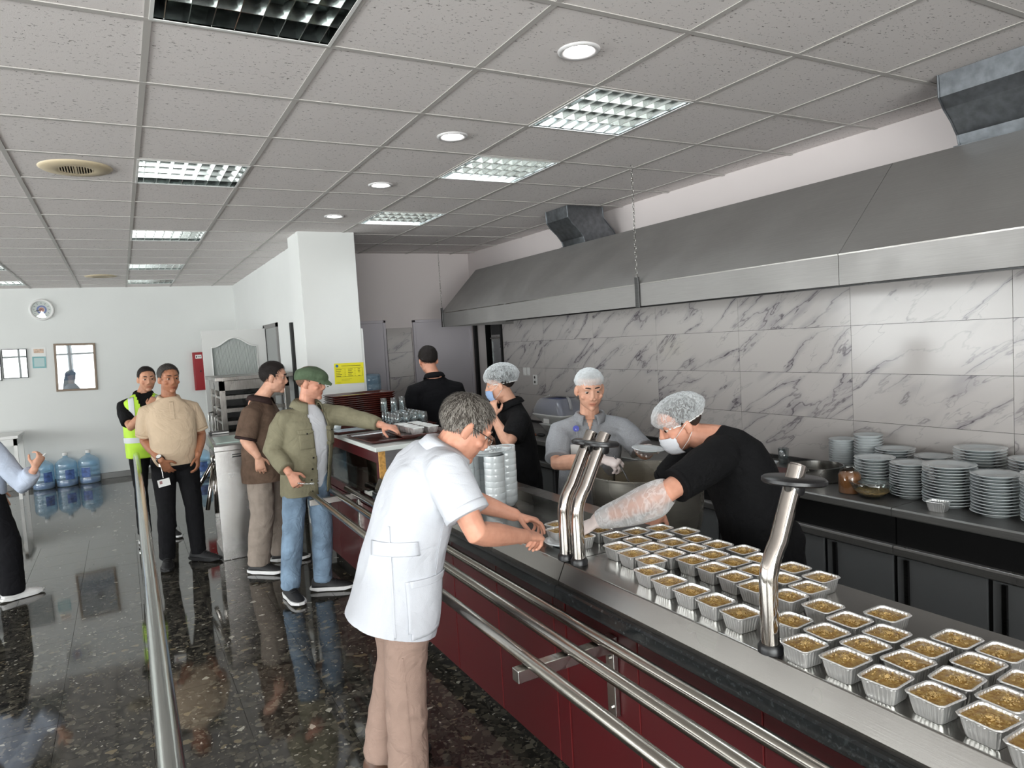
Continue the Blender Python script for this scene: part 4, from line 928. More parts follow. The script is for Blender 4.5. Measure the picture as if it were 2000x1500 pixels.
for k in range(9):
    z = 0.22+0.133*k
    MB().box(rx0+0.03,rx1-0.03,ry0+0.02,ry0+0.05,z,z+0.04).build('shelf_bar', rm, rk, loc=off)
    MB().box(rx0+0.03,rx1-0.03,ry0+0.10,ry1-0.05,z,z+0.008).build('shelf', MT['steel_dark'], rk, loc=off)
    MB().box(rx0+0.01,rx0+0.03,ry0+0.03,ry1-0.03,z+0.01,z+0.035).build('side_rail', rm, rk, loc=off)
MB().box(rx0+0.05,rx1-0.05,ry1-0.03,ry1-0.02,0.12,rz-0.05).build('back_sheet', MT['steel_dark'], rk, loc=off)
for y in (7.82,8.10,8.44):
    MB().tube([(rx0,y,0.90),(rx0-0.05,y,0.905),(rx0-0.055,y,0.92),(rx0-0.055,y,1.10),(rx0-0.05,y,1.115),(rx0,y,1.12)],0.007,8).build('door_handle', MT['steel'], rk, smooth=True, loc=off)
for x in (rx0+0.05,rx1-0.05):
    for y in (ry0+0.05,ry1-0.05):
        MB().cyl((x-0.015,y,0.05),(x+0.015,y,0.05),0.05,n=16).build('castor', MT['black'], rk, loc=off)

# water bottles
def bottle(loc, label, grp='blue water bottles by the far wall', h=1.0):
    B = empty('water_bottle', loc, random.uniform(0,6)); tag(B, label, 'water bottle', grp)
    prof = [(0.001,0.004),(0.10,0.004),(0.125,0.0),(0.134,0.012),(0.136,0.085),(0.130,0.095),(0.136,0.105),(0.136,0.16),(0.130,0.17),(0.136,0.18),(0.136,0.235),(0.130,0.245),(0.136,0.255),(0.136,0.315),(0.125,0.345),(0.085,0.385),(0.045,0.405),(0.031,0.415),(0.029,0.455)]
    MB().lathe(prof,n=36).build('bottle_body', MT['blueplastic'], B, smooth=True)
    MB().lathe([(0.001,0.006),(0.12,0.006),(0.131,0.014),(0.132,0.07),(0.001,0.07)],n=30).build('base_band', MT['bluecap'], B, smooth=True)
    MB().lathe([(0.033,0.438),(0.034,0.44),(0.034,0.478),(0.031,0.482),(0.001,0.482)],n=22).build('cap', MT['white_plastic'], B, auto=40)
    m = MB(); r = 0.1372
    for k in range(8):
        a0,a1 = -0.45+0.11*k,-0.45+0.11*(k+1)
        m.add([(r*math.cos(a0),r*math.sin(a0),0.10),(r*math.cos(a1),r*math.sin(a1),0.10),(r*math.cos(a1),r*math.sin(a1),0.24),(r*math.cos(a0),r*math.sin(a0),0.24)],[(0,1,2,3)])
    o = m.build('bottle_label', plain('label_blue', (70,96,150), 0.5, var=0.5, scale=25) if 'label_blue' not in bpy.data.materials else bpy.data.materials['label_blue'], B)
    return B
bottle((-1.095,11.90,0),'blue water bottle, leftmost of three against the far wall').rotation_euler.z = -1.0
bottle((-0.812,11.92,0),'blue water bottle, middle of three against the far wall').rotation_euler.z = -1.2
bottle((-0.530,11.94,0),'blue water bottle, rightmost of three against the far wall').rotation_euler.z = -1.9
bottle((0.90,11.0,0),'blue water bottle on the floor behind the turnstile','').rotation_euler.z = -1.5
# dispenser bottle hanging on the back of the column (upturned on a slim cooler)
cool = empty('water_cooler', (2.36,7.55,0)); tag(cool, 'water cooler with upturned blue bottle peeking out behind the column', 'water cooler')
MB().box(-0.16,0.16,-0.16,0.16,0.0,1.0).build('cooler_body', MT['white_plastic'], cool, bevel=0.02)
ub = MB().lathe([(0.001,0.40),(0.12,0.40),(0.134,0.38),(0.136,0.30),(0.13,0.29),(0.136,0.28),(0.136,0.20),(0.13,0.19),(0.136,0.18),(0.136,0.10),(0.11,0.05),(0.04,0.0),(0.03,-0.04)],n=32)
ub.build('cooler_bottle', MT['blueplastic'], cool, smooth=True, loc=(0.02,0,1.04))
MB().box(0.02,0.10,-0.165,-0.16,0.7,0.85).build('tap_recess', MT['black'], cool)

# clock
def wall_thing(name, x, z, label, cat, tilt=0):
    o = empty(name, (x,YB,z)); o.rotation_euler = (0,tilt,0); tag(o, label, cat); return o
ck = wall_thing('wall_clock', -0.925, 2.55, 'round white wall clock high on the far wall', 'clock')
def ylathe(prof, n=40):
    m = MB().lathe(prof, n=n); m.v = [(x,-z,y) for x,y,z in m.v]; return m
ylathe([(0.118,0.012),(0.124,0.034),(0.140,0.040),(0.153,0.030),(0.155,0.0)]).build('clock_rim', MT['white_plastic'], ck, smooth=True)
ylathe([(0.001,0.012),(0.12,0.012)]).build('clock_face', MT['paper'], ck)
ylathe([(0.040,0.0135),(0.062,0.0135)]).build('blue_ring', plain('clock_blue', (120,130,190), 0.5), ck)
ylathe([(0.001,0.0138),(0.032,0.0138)]).build('red_centre', plain('clock_red', (206,140,130), 0.5), ck)
tk = plain('clock_ink', (60,66,84), 0.5)
for k in range(12):
    a = k*math.pi/6; c = V((0.095*math.sin(a),-0.0145,0.095*math.cos(a))); d = V((math.sin(a),0,math.cos(a)))
    MB().obox(c,d*0.009,V((0,0.0006,0)),d.cross(V((0,1,0)))*0.003).build('hour_mark', tk, ck)
for ang,ln,w in ((262,0.068,0.004),(254,0.095,0.0028)):
    a = math.radians(ang); d = V((math.sin(a),0,math.cos(a)))
    MB().obox(d*ln*0.45+V((0,-0.017,0)),d*ln*0.55,V((0,0.0008,0)),d.cross(V((0,1,0)))*w).build('clock_hand', MT['black'], ck)
ylathe([(0.001,0.030),(0.124,0.026)]).build('clock_glass', MT['glass'], ck)
# frames
gl_frame = mat_glass('picture_glass', (0.96,0.97,0.97), 0.17, 0.0, 0.01)
def frame(x0,x1,z0,z1,fw,fmat,inner,label,tilt=0,band=None):
    F_ = wall_thing('picture_frame', (x0+x1)/2, (z0+z1)/2, label, 'picture frame', tilt); hx,hz = (x1-x0)/2,(z1-z0)/2
    m = MB().box(-hx,hx,-0.022,0,hz-fw,hz).box(-hx,hx,-0.022,0,-hz,-hz+fw).box(-hx,-hx+fw,-0.022,0,-hz+fw,hz-fw).box(hx-fw,hx,-0.022,0,-hz+fw,hz-fw)
    m.build('frame', fmat, F_, bevel=0.003)
    MB().box(-hx+fw,hx-fw,-0.008,-0.001,-hz+fw,hz-fw).build('picture', inner, F_)
    MB().box(-hx+fw,hx-fw,-0.0135,-0.0125,-hz+fw,hz-fw).build('frame_glass', gl_frame, F_)
    return F_,hx,hz
fblack = plain('black_frame', (34,36,40), 0.4); fwood = plain('brown_frame', (118,98,78), 0.4, var=0.15, scale=30)
frame(-1.452,-1.158,1.592,2.008,0.010,fblack,plain('certificate', (196,204,208), 0.5),'thin black framed certificate left of the calendar',0.02)
frame(-1.95,-1.468,1.575,2.005,0.012,fblack,plain('certificate_grey', (170,178,186), 0.5),'black frame cut by the left edge of the picture',0.02)
F_,hx,hz = frame(-0.838,-0.318,1.352,2.048,0.030,fwood,plain('poster_sky', (198,206,214), 0.5, var=0.08, scale=4),'large brown framed poster on the far wall',0.03)
pb_ = plain('poster_blue', (140,160,186), 0.5); pg_ = plain('poster_grey', (150,152,150), 0.5); pd_ = plain('poster_ink', (96,104,140), 0.5)
m = MB().box(-0.23,0.23,-0.0094,-0.008,-0.19,-0.08); m.prism([(-0.10,-0.08),(0.16,-0.08),(0.10,-0.03),(0.03,-0.005),(-0.05,-0.03)],'y',-0.0094,-0.008); m.build('blue_ground', pb_, F_)
m = MB().cyl((0.025,-0.0096,0.045),(0.025,-0.008,0.045),0.05,n=24); m.box(0.0,0.05,-0.0096,-0.008,-0.01,0.03); m.build('grey_figure', pg_, F_)
m = MB(); 
for x,z in ((0.018,0.035),(0.022,0.075)): m.cyl((x,-0.0104,z-0.01),(x,-0.0096,z-0.01),0.014,n=16)
m.build('figure_mark', pd_, F_)
m = MB()
for x,z,n in ((-0.15,-0.115,4),(0.11,-0.10,4)):
    for k in range(n): m.box(x+0.02*k,x+0.02*k+0.012,-0.0102,-0.0094,z-0.012,z+0.012)
m.build('poster_lettering', pd_, F_)
# calendar sheet
cal = wall_thing('wall_calendar', -1.016, 1.862, 'small teal wall calendar sheet between the two picture frames', 'calendar', 0.035)
MB().box(-0.085,0.085,-0.004,-0.001,-0.150,0.150).build('calendar_sheet', MT['paper'], cal)
MB().box(-0.082,0.082,-0.0052,-0.004,-0.146,0.02).build('teal_panel', plain('calendar_teal', (120,172,176), 0.5, var=0.15, scale=12), cal)
MB().box(-0.062,0.062,-0.0062,-0.0052,-0.125,0.0).build('date_grid', plain('calendar_grid', (178,202,202), 0.5), cal)
MB().box(-0.06,0.06,-0.0052,-0.004,0.07,0.13).build('calendar_photo', plain('calendar_photo', (196,170,150), 0.5, var=0.4, scale=30), cal)
# fire hose cabinet
fc = wall_thing('fire_cabinet', 1.09, 1.515, 'red fire hose cabinet on the far wall beside the open door', 'fire cabinet')
rf = plain('signal_red', (150,24,34), 0.35)
MB().box(-0.10,0.18,-0.06,0,-0.30,0.30).build('cabinet_box', rf, fc, bevel=0.004)
MB().box(-0.085,0.165,-0.066,-0.06,-0.285,0.285).build('cabinet_door', rf, fc, bevel=0.003)
MB().box(-0.06,0.03,-0.068,-0.066,0.20,0.26).build('cabinet_label', MT['paper'], fc)
m = MB().box(-0.05,-0.035,-0.069,-0.068,0.215,0.245)
for k in range(4): m.box(-0.022+0.012*k,-0.014+0.012*k,-0.069,-0.068,0.222,0.236)
m.build('label_print', MT['black'], fc)
MB().cyl((0.0,-0.066,0.0),(0.0,-0.078,0.0),0.012,n=12).build('cabinet_lock', MT['black'], fc)
MB().box(0.06,0.07,-0.069,-0.066,0.02,0.20).build('yellow_mark', plain('yellow_mark', (214,170,60), 0.5), fc)
# white side table at the left edge
tbl = empty('side_table', (-1.62,11.55,0)); tag(tbl, 'white side table against the far wall at the left edge', 'table')
MB().box(-0.36,0.36,-0.35,0.35,0.81,0.85).build('table_top', MT['white_plastic'], tbl, bevel=0.004)
for x in (-0.32,0.32):
    for y in (-0.31,0.31): MB().box(x-0.02,x+0.02,y-0.02,y+0.02,0,0.81).build('leg', MT['white_plastic'], tbl)
MB().box(-0.34,0.34,-0.33,-0.31,0.72,0.81).box(0.31,0.33,-0.33,0.33,0.72,0.81).build('apron', MT['white_plastic'], tbl)
# ------------------------------------------------------------------ people
from mathutils.bvhtree import BVHTree
def remeshed(mb, name, vox, smooth_it=4, mats=None, fac=0.5):
    """union of overlapping closed shapes -> one continuous smooth skin"""
    me = mb.mesh(name+'_src', [])
    o = bpy.data.objects.new(name+'_src', me); COL.objects.link(o)
    r = o.modifiers.new('r','REMESH'); r.mode = 'VOXEL'; r.voxel_size = vox; r.adaptivity = 0
    s = o.modifiers.new('s','SMOOTH'); s.factor = fac; s.iterations = smooth_it
    dg = bpy.context.evaluated_depsgraph_get(); dg.update()
    out = bpy.data.meshes.new_from_object(o.evaluated_get(dg)); out.name = name
    bpy.data.objects.remove(o); bpy.data.meshes.remove(me)
    out.materials.clear()
    for m in (mats if isinstance(mats,(list,tuple)) else [mats]): out.materials.append(m)
    out.polygons.foreach_set('use_smooth', [True]*len(out.polygons))
    return out
def verts_np(me):
    a = np.empty(len(me.vertices)*3); me.vertices.foreach_get('co', a); return a.reshape(-1,3)
def set_verts(me, a): me.vertices.foreach_set('co', a.ravel()); me.update()
def wrinkle(me, amp, freq, stretch=(1,1,1), seed=0):
    """cloth folds: push the surface along its normals by ridged noise"""
    a = verts_np(me); nn = np.empty(len(me.vertices)*3); me.vertices.foreach_get('normal', nn); nn = nn.reshape(-1,3)
    d = np.empty(len(a)); fx,fy,fz = freq*stretch[0],freq*stretch[1],freq*stretch[2]
    for i,(x,y,z) in enumerate(a):
        v = noise.noise(V((x*fx+seed,y*fy+seed*1.7,z*fz-seed)))
        w_ = noise.noise(V((x*fx*2.1-seed,y*fy*2.1,z*fz*2.1+seed)))
        d[i] = (0.5-abs(v)*1.6)*0.7+w_*0.35
    set_verts(me, a+nn*(d*amp)[:,None])
def ering(c, u, v, ru, rv, n=22, e=2.0):
    out = []
    for i in range(n):
        a = 2*math.pi*i/n; ca, sa = math.cos(a), math.sin(a)
        out.append(c+u*(ru*math.copysign(abs(ca)**(2/e),ca))+v*(rv*math.copysign(abs(sa)**(2/e),sa)))
    return out
def limb(mb, pts, rads, n=14, hint=None, flat=False):
    """tapered limb through joints; rads entries r or (ru,rv)"""
    pts = [V(p) for p in pts]; u = None; rings = []
    for k,p in enumerate(pts):
        a = (pts[min(k+1,len(pts)-1)]-p); b = (p-pts[max(k-1,0)])
        d = (a.normalized() if a.length>1e-6 else V((0,0,0)))+(b.normalized() if b.length>1e-6 else V((0,0,0))); d.normalize()
        if u is None: u = (V(hint) if hint is not None else d.orthogonal())
        u = (u-d*u.dot(d)).normalized(); w_ = d.cross(u)
        r = rads[k]; ru,rv = r if isinstance(r,tuple) else (r,r)
        rings.append(ering(p,u,w_,ru,rv,n))
    # rounded ends
    d0 = (pts[0]-pts[1]).normalized(); d1 = (pts[-1]-pts[-2]).normalized()
    def endcap(rg,p,d,r): 
        q = [[p+(x-p)*f+d*(r*g) for x in rg] for f,g in ((0.85,0.45),(0.45,0.8))]
        return q
    r0 = rads[0] if not isinstance(rads[0],tuple) else min(rads[0]); r1 = rads[-1] if not isinstance(rads[-1],tuple) else min(rads[-1])
    s = endcap(rings[0],pts[0],d0,r0)[::-1]; e = endcap(rings[-1],pts[-1],d1,r1)
    mb.loft(s+rings+([] if flat else e), True)
def along(a, b, t): return V(a).lerp(V(b), t)
def arm_shape(mb, sh, el, wr, k=1.0, start=0.0, end=1.0, fat=1.0):
    prof = [(0,0.050),(0.25,0.049),(0.5,0.045),(0.8,0.040),(1.0,0.0385),(1.15,0.041),(1.35,0.041),(1.6,0.035),(1.85,0.0275),(2.0,0.026)]
    pts = []; rs = []
    for t,r in prof:
        p = along(sh,el,t) if t<=1 else along(el,wr,t-1)
        pts.append(p); rs.append(r*k*fat)
    limb(mb, pts, rs)
def hand_shape(mb, wr, d, n, side, k=1.0, curl=(25,35,20), thumb=0.5, spread=0.06, flare=0.0):
    """palm, four unequal fingers with knuckle bends, thumb from the side of the palm. n = way the palm faces"""
    wr, d, n = V(wr), V(d).normalized(), V(n); n = (n-d*n.dot(d)).normalized()
    a = d.cross(n)*side              # towards the thumb
    P = lambda x,y,z: wr+(d*x+a*y+n*z)*k
    limb(mb, [P(-0.02,0,0),P(0.015,0,0),P(0.05,0.002,0.002),P(0.085,0,0.0),P(0.098,0,0.0)], [(0.018*k,0.026*k),(0.0165*k,0.028*k),(0.016*k,0.037*k),(0.0135*k,0.040*k),(0.011*k,0.037*k)], 14, hint=n)
    limb(mb, [P(0.02,0.018,0.008),P(0.055,0.026,0.010)], [0.015*k,0.014*k], 10)
    cu = curl if isinstance(curl[0],(tuple,list)) else [curl]*4
    for q,(off_,L) in enumerate(((0.030,0.076),(0.0105,0.084),(-0.0105,0.077),(-0.030,0.061))):
        base = P(0.088-(0.006 if q==3 else 0)-abs(q-1)*0.002,off_,0.0); ang = 0; pts = [base]; p = base
        dd0 = (d+a*(spread*(1.5-q))).normalized(); lat = dd0.cross(n).normalized()
        for c,f in zip(cu[q],(0.44,0.32,0.24)):
            ang += math.radians(c); dd = dd0*math.cos(ang)+n*math.sin(ang); p = p+dd*(L*f*k); pts.append(p)
        limb(mb, pts, [0.0095*k,0.0088*k,0.008*k,0.0068*k], 10)
    b = P(0.022,0.024,0.006); t1 = (d*0.62+a*0.72+n*(0.25+0.5*thumb)).normalized(); t2 = (d*0.86+a*(0.42-0.5*thumb)+n*(0.2+0.6*thumb)).normalized()
    m_ = b+t1*0.046*k; e_ = m_+t2*0.030*k; limb(mb, [b,m_,e_,e_+t2*0.014*k], [0.0125*k,0.0105*k,0.0098*k,0.0075*k], 10)

def skin_mat(name, rgb):
    m,n,l,b = node_mat(name); at = N(n,'ShaderNodeAttribute'); at.attribute_name = 'tint'
    c = lin(rgb); mx = N(n,'ShaderNodeMix', data_type='RGBA', blend_type='MULTIPLY'); mx.inputs[0].default_value = 1.0
    tc = N(n,'ShaderNodeTexCoord'); t = N(n,'ShaderNodeTexNoise', i_Scale=28.0, i_Detail=4.0); l.new(tc.outputs['Object'], t.inputs['Vector'])
    r = ramp(n,[(0.3,(c[0]*0.90,c[1]*0.84,c[2]*0.82)),(0.7,(min(1,c[0]*1.06),c[1]*1.05,c[2]*1.04))]); l.new(t.outputs[0], r.inputs[0])
    l.new(r.outputs[0], mx.inputs[6]); l.new(at.outputs['Color'], mx.inputs[7]); l.new(mx.outputs[2], b.inputs['Base Color'])
    b.inputs['Roughness'].default_value = 0.48; b.inputs['Subsurface Weight'].default_value = 0.0
    b.inputs['Specular IOR Level'].default_value = 0.35
    return m
def cloth(name, rgb, var=0.04, bump=0.25, bscale=400, rough=0.85, scale=20, sheen=0.0):
    if max(rgb) < 36: rgb = tuple(int(x*0.62) for x in rgb)
    return folds(plain(name, rgb, rough, spec=0.2, var=var, scale=scale, bump=bump, bscale=bscale, sheen=sheen))
def folds(m, strength=0.55, scale=7.0, dist=0.03):
    """soft creases over a cloth material"""
    n, l = m.node_tree.nodes, m.node_tree.links; b = n['Principled BSDF']
    tc = N(n,'ShaderNodeTexCoord'); t = N(n,'ShaderNodeTexNoise', i_Scale=scale, i_Detail=2.5, i_Roughness=0.5, i_Distortion=1.4); l.new(tc.outputs['Object'], t.inputs['Vector'])
    s = N(n,'ShaderNodeMath', operation='SUBTRACT', i_1=0.5); l.new(t.outputs[0], s.inputs[0]); a = N(n,'ShaderNodeMath', operation='ABSOLUTE'); l.new(s.outputs[0], a.inputs[0])
    bp = N(n,'ShaderNodeBump', i_Strength=strength, i_Distance=dist); l.new(a.outputs[0], bp.inputs['Height'])
    old = b.inputs['Normal'].links
    if old: l.new(old[0].from_socket, bp.inputs['Normal'])
    l.new(bp.outputs[0], b.inputs['Normal']); return m
eye_white = plain('eye_white', (176,166,158), 0.25); eye_iris = plain('eye_iris', (44,30,22), 0.15)
class Head:
    def __init__(s, c, yaw, pitch=0, roll=0, k=1.0):
        s.c = V(c); s.k = k
        s.R = Matrix.Rotation(math.radians(yaw-90),3,'Z') @ Matrix.Rotation(math.radians(pitch),3,'X') @ Matrix.Rotation(math.radians(roll),3,'Y')
        s.Ri = s.R.transposed()
    def P(s, x, y, z): return s.c+s.R @ (V((x,y,z))*s.k)
    def ell(s, mb, c, r, n=16, m=10, rot=None):
        R = s.R if rot is None else s.R @ rot
        mb.ell(s.P(*c), [x*s.k for x in r], n, m, R)
    def shape(s, mb, wide=1.0, jaw=1.0, nose=1.0, ear=1.0, nl=0.85, cheek=1.0):
        e = s.ell
        e(mb,(0,-0.012,0.032),(0.077*wide,0.100,0.084)); e(mb,(0,0.018,-0.026),(0.066*wide,0.074,0.088))
        e(mb,(0,0.030,-0.072),(0.048*(0.6+0.4*jaw)*wide,0.050,0.040)); e(mb,(0,0.067,-0.096),(0.022*jaw,0.021,0.019))
        for sx in (-1,1):
            e(mb,(0.043*sx*wide*(0.7+0.3*jaw),0.004,-0.064),(0.016,0.036,0.026)); e(mb,(0.043*sx*wide,0.060-0.004*(1-cheek),-0.024),(0.022,0.019*cheek,0.018))
            e(mb,(0.031*sx,0.0735,0.030),(0.024,0.0125,0.008)); e(mb,(0.031*sx,0.0710,0.0180),(0.0168,0.0130,0.0066)); e(mb,(0.031*sx,0.0705,0.0005),(0.0155,0.0115,0.0048))
            e(mb,(0.079*sx*wide*1.0,-0.008,-0.006),(0.0075*ear,0.018*ear,0.031*ear),rot=Matrix.Rotation(0.35*sx,3,'Z')@Matrix.Rotation(-0.2,3,'X'))
            e(mb,(0.0745*sx*wide,-0.002,-0.030),(0.006,0.009,0.010))
            e(mb,(0.0125*sx*nose,0.090,-0.034),(0.0095,0.0115,0.008))
        rings = []
        for y,z,w_,h in ((0.080,0.026,0.010,0.010),(0.091,0.008,0.0095,0.011),(0.104,-0.014,0.0105,0.013),(0.113,-0.028,0.0125*nose,0.014),(0.103,-0.040,0.011*nose,0.012)):
            rings.append(ering(s.P(0,0.080+(y-0.080)*nl-h*0.6,z), s.R@V((1,0,0)), s.R@V((0,0.8,0.6)), w_*s.k, h*s.k, 12))
        mb.loft(rings, True)
        e(mb,(0,0.0795,-0.0605),(0.023,0.0095,0.0052)); e(mb,(0,0.0780,-0.0720),(0.019,0.0090,0.0060))
    def local(s, a):
        q = (np.asarray(a)-np.array(s.c))/s.k
        return q @ np.array(s.R)
    def eyes(s, parent, look=(0,0)):
        for sx in (-1,1):
            c = V((0.031*sx,0.0705,0.0085)); m = MB(); R = s.R @ Matrix.Rotation(math.radians(look[0]),3,'Z') @ Matrix.Rotation(math.radians(look[1]),3,'X')
            n_,mm = 16,12; r = 0.0118*s.k
            vs = []; 
            for i in range(mm+1):
                t = math.pi*i/mm
                for j in range(n_):
                    a = 2*math.pi*j/n_; vs.append(s.P(*c)+R@V((r*math.sin(t)*math.cos(a), r*math.cos(t), r*math.sin(t)*math.sin(a))))
            m.add(vs,[])
            for i in range(mm):
                m.cur = 1 if i<3 else 0
                for j in range(n_): m.f.append((i*n_+j,i*n_+(j+1)%n_,(i+1)*n_+(j+1)%n_,(i+1)*n_+j)); m.m.append(m.cur)
            m.build('eye', [eye_white,eye_iris], parent, smooth=True)
    def brows(s, parent, mat, th=1.0):
        for sx in (-1,1):
            pts = [s.P(sx*x,y,z) for x,y,z in ((0.012,0.0865,0.0325),(0.025,0.0870,0.0365),(0.038,0.0810,0.0365),(0.050,0.0690,0.030))]
            m = MB(); m.tube(pts,[0.0030*th*s.k,0.0042*th*s.k,0.0038*th*s.k,0.0018*th*s.k],8); m.build('eyebrow', mat, parent, smooth=True)
    def hair(s, parent, mat, line, thick=0.012, top=0.012, seed=0, lump=0.006, name='hair', strands=0, slen=0.022, mat2=None, smix=0.4):
        """shell over the skull, cut along a hairline z=line(y), thicker on top"""
        nt,npp = 56,72; pts = np.zeros((nt,npp,3)); keep = np.zeros((nt,npp),bool)
        for i in range(nt):
            t = math.pi*(i+0.5)/nt
            for j in range(npp):
                a = 2*math.pi*j/npp
                d = V((math.sin(t)*math.cos(a), math.sin(t)*math.sin(a), math.cos(t)))
                q = V((0.0785*d.x, 0.1015*d.y-0.012, 0.086*d.z+0.032))
                if q.z < 0.0: q.x *= 1-0.25*min(1,-q.z/0.09)
                keep[i,j] = q.z > line(q.y)
                up = max(0,d.z)
                edge = min(1.0,max(0.0,(q.z-line(q.y))/0.03))
                hh = (thick+top*up)*(0.25+0.75*edge)+lump*noise.noise(d*5+V((seed,0,0)))*edge+lump*0.5*noise.noise(V((d.x*22,d.y*9,d.z*22))+V((0,seed,0)))*edge
                q = q+d*hh; pts[i,j] = q
        m = MB(); vs = [s.P(*pts[i,j]) for i in range(nt) for j in range(npp)]
        ins = [s.P(0.0745*math.sin(math.pi*(i+.5)/nt)*math.cos(2*math.pi*j/npp), 0.097*math.sin(math.pi*(i+.5)/nt)*math.sin(2*math.pi*j/npp)-0.012, 0.081*math.cos(math.pi*(i+.5)/nt)+0.032) for i in range(nt) for j in range(npp)]
        fs = []; nv = nt*npp; edges = {}
        for i in range(nt-1):
            for j in range(npp):
                j2 = (j+1)%npp
                if keep[i,j] and keep[i+1,j] and keep[i,j2] and keep[i+1,j2]:
                    a,b,c,d = i*npp+j,i*npp+j2,(i+1)*npp+j2,(i+1)*npp+j
                    fs.append((a,d,c,b)); fs.append((a+nv,b+nv,c+nv,d+nv))
                    for e1,e2 in ((a,d),(d,c),(c,b),(b,a)): edges[(e1,e2)] = 1
        top_ring = [j for j in range(npp)]
        if keep[0].all(): fs.append(tuple(top_ring)); 
        for (e1,e2) in list(edges):
            if (e2,e1) not in edges and not (e1<npp and e2<npp): fs.append((e2,e1,e1+nv,e2+nv))
        m.add(vs+ins, fs)
        me = m.mesh(name, mat, True)
        bm = bmesh.new(); bm.from_mesh(me); bmesh.ops.delete(bm, geom=[v for v in bm.verts if not v.link_faces], context='VERTS'); bmesh.ops.recalc_face_normals(bm, faces=bm.faces); bm.to_mesh(me); bm.free()
        o = obj_of(name, me, parent)
        if strands:
            rs = random.Random(seed+5); sm = MB(); cr = V((0.01,-0.062,0.105)); cnt = 0; tries = 0
            while cnt < strands and tries < strands*6:
                tries += 1; i = min(nt-1,int(math.acos(1-2*rs.random())/math.pi*nt)); j = rs.randrange(npp)
                if not keep[i,j]: continue
                q = V(pts[i,j]); dn = V(((q.x)/0.0785**2,(q.y+0.012)/0.1015**2,(q.z-0.032)/0.086**2)).normalized()
                fl_ = (q-cr); fl_ = fl_-dn*fl_.dot(dn); fl_ = fl_.normalized() if fl_.length > 1e-4 else dn.orthogonal()
                fl_ = (fl_+V((rs.gauss(0,.3),rs.gauss(0,.3),rs.gauss(0,.3)))*0.8); fl_ = (fl_-dn*fl_.dot(dn)).normalized()
                L_ = slen*rs.uniform(0.6,1.15); w_ = dn.cross(fl_)*rs.uniform(0.0007,0.0013)
                a0,a1,a2 = q-dn*0.0035, q+fl_*L_*0.5+dn*(0.0022*rs.random()+0.0005), q+fl_*L_-dn*0.0012
                b_ = len(sm.v); sm.v += [tuple(s.P(*p)) for p in (a0-w_,a0+w_,a1-w_,a1+w_,a2)]
                mi = 1 if rs.random() < smix else 0
                sm.f += [(b_,b_+1,b_+3,b_+2),(b_+2,b_+3,b_+4)]; sm.m += [mi,mi]; cnt += 1
            so = sm.build('hair_strands', [mat, mat2 or mat], o, smooth=True); so['kind'] = 'stuff'
        return o
def hair_mat(name, rgb, grey=None):
    m,n,l,b = node_mat(name); tc = N(n,'ShaderNodeTexCoord'); mp = N(n,'ShaderNodeMapping'); mp.inputs['Scale'].default_value = (1.0,0.16,0.34); l.new(tc.outputs['Object'], mp.inputs[0])
    t = N(n,'ShaderNodeTexNoise', i_Scale=260.0, i_Detail=4.0, i_Roughness=0.7, i_Distortion=0.4); l.new(mp.outputs[0], t.inputs['Vector'])
    c = lin(rgb); g = lin(grey) if grey else [x*1.6 for x in c]
    r = ramp(n,[(0.30,[x*0.65 for x in c]),(0.52,c),(0.75,g)]); l.new(t.outputs[0], r.inputs[0]); l.new(r.outputs[0], b.inputs['Base Color'])
    bp = N(n,'ShaderNodeBump', i_Strength=0.9, i_Distance=0.006); l.new(t.outputs[0], bp.inputs['Height']); l.new(bp.outputs[0], b.inputs['Normal'])
    b.inputs['Roughness'].default_value = 0.6; b.inputs['Specular IOR Level'].default_value = 0.3
    return m
def line_short(front=0.066, temple=0.030, side=0.008, nape=-0.062):
    pts = [(-0.13,nape-0.01),(-0.095,nape),(-0.06,nape+0.02),(-0.035,side-0.012),(-0.012,side+0.018),(0.010,side+0.014),(0.024,side-0.008),(0.034,temple),(0.046,(temple+front)/2+0.006),(0.056,front-0.004),(0.066,front+0.002),(0.12,front+0.01)]
    def f(y):
        for (a,p),(b,q) in zip(pts[:-1],pts[1:]):
            if a <= y <= b: return p+(q-p)*(y-a)/(b-a)
        return pts[0][1] if y < pts[0][0] else pts[-1][1]
    return f
line_net = lambda y: 0.050+0.25*(y-0.06) if y > 0.02 else (0.040-0.9*(0.02-y) if y > -0.06 else -0.032)
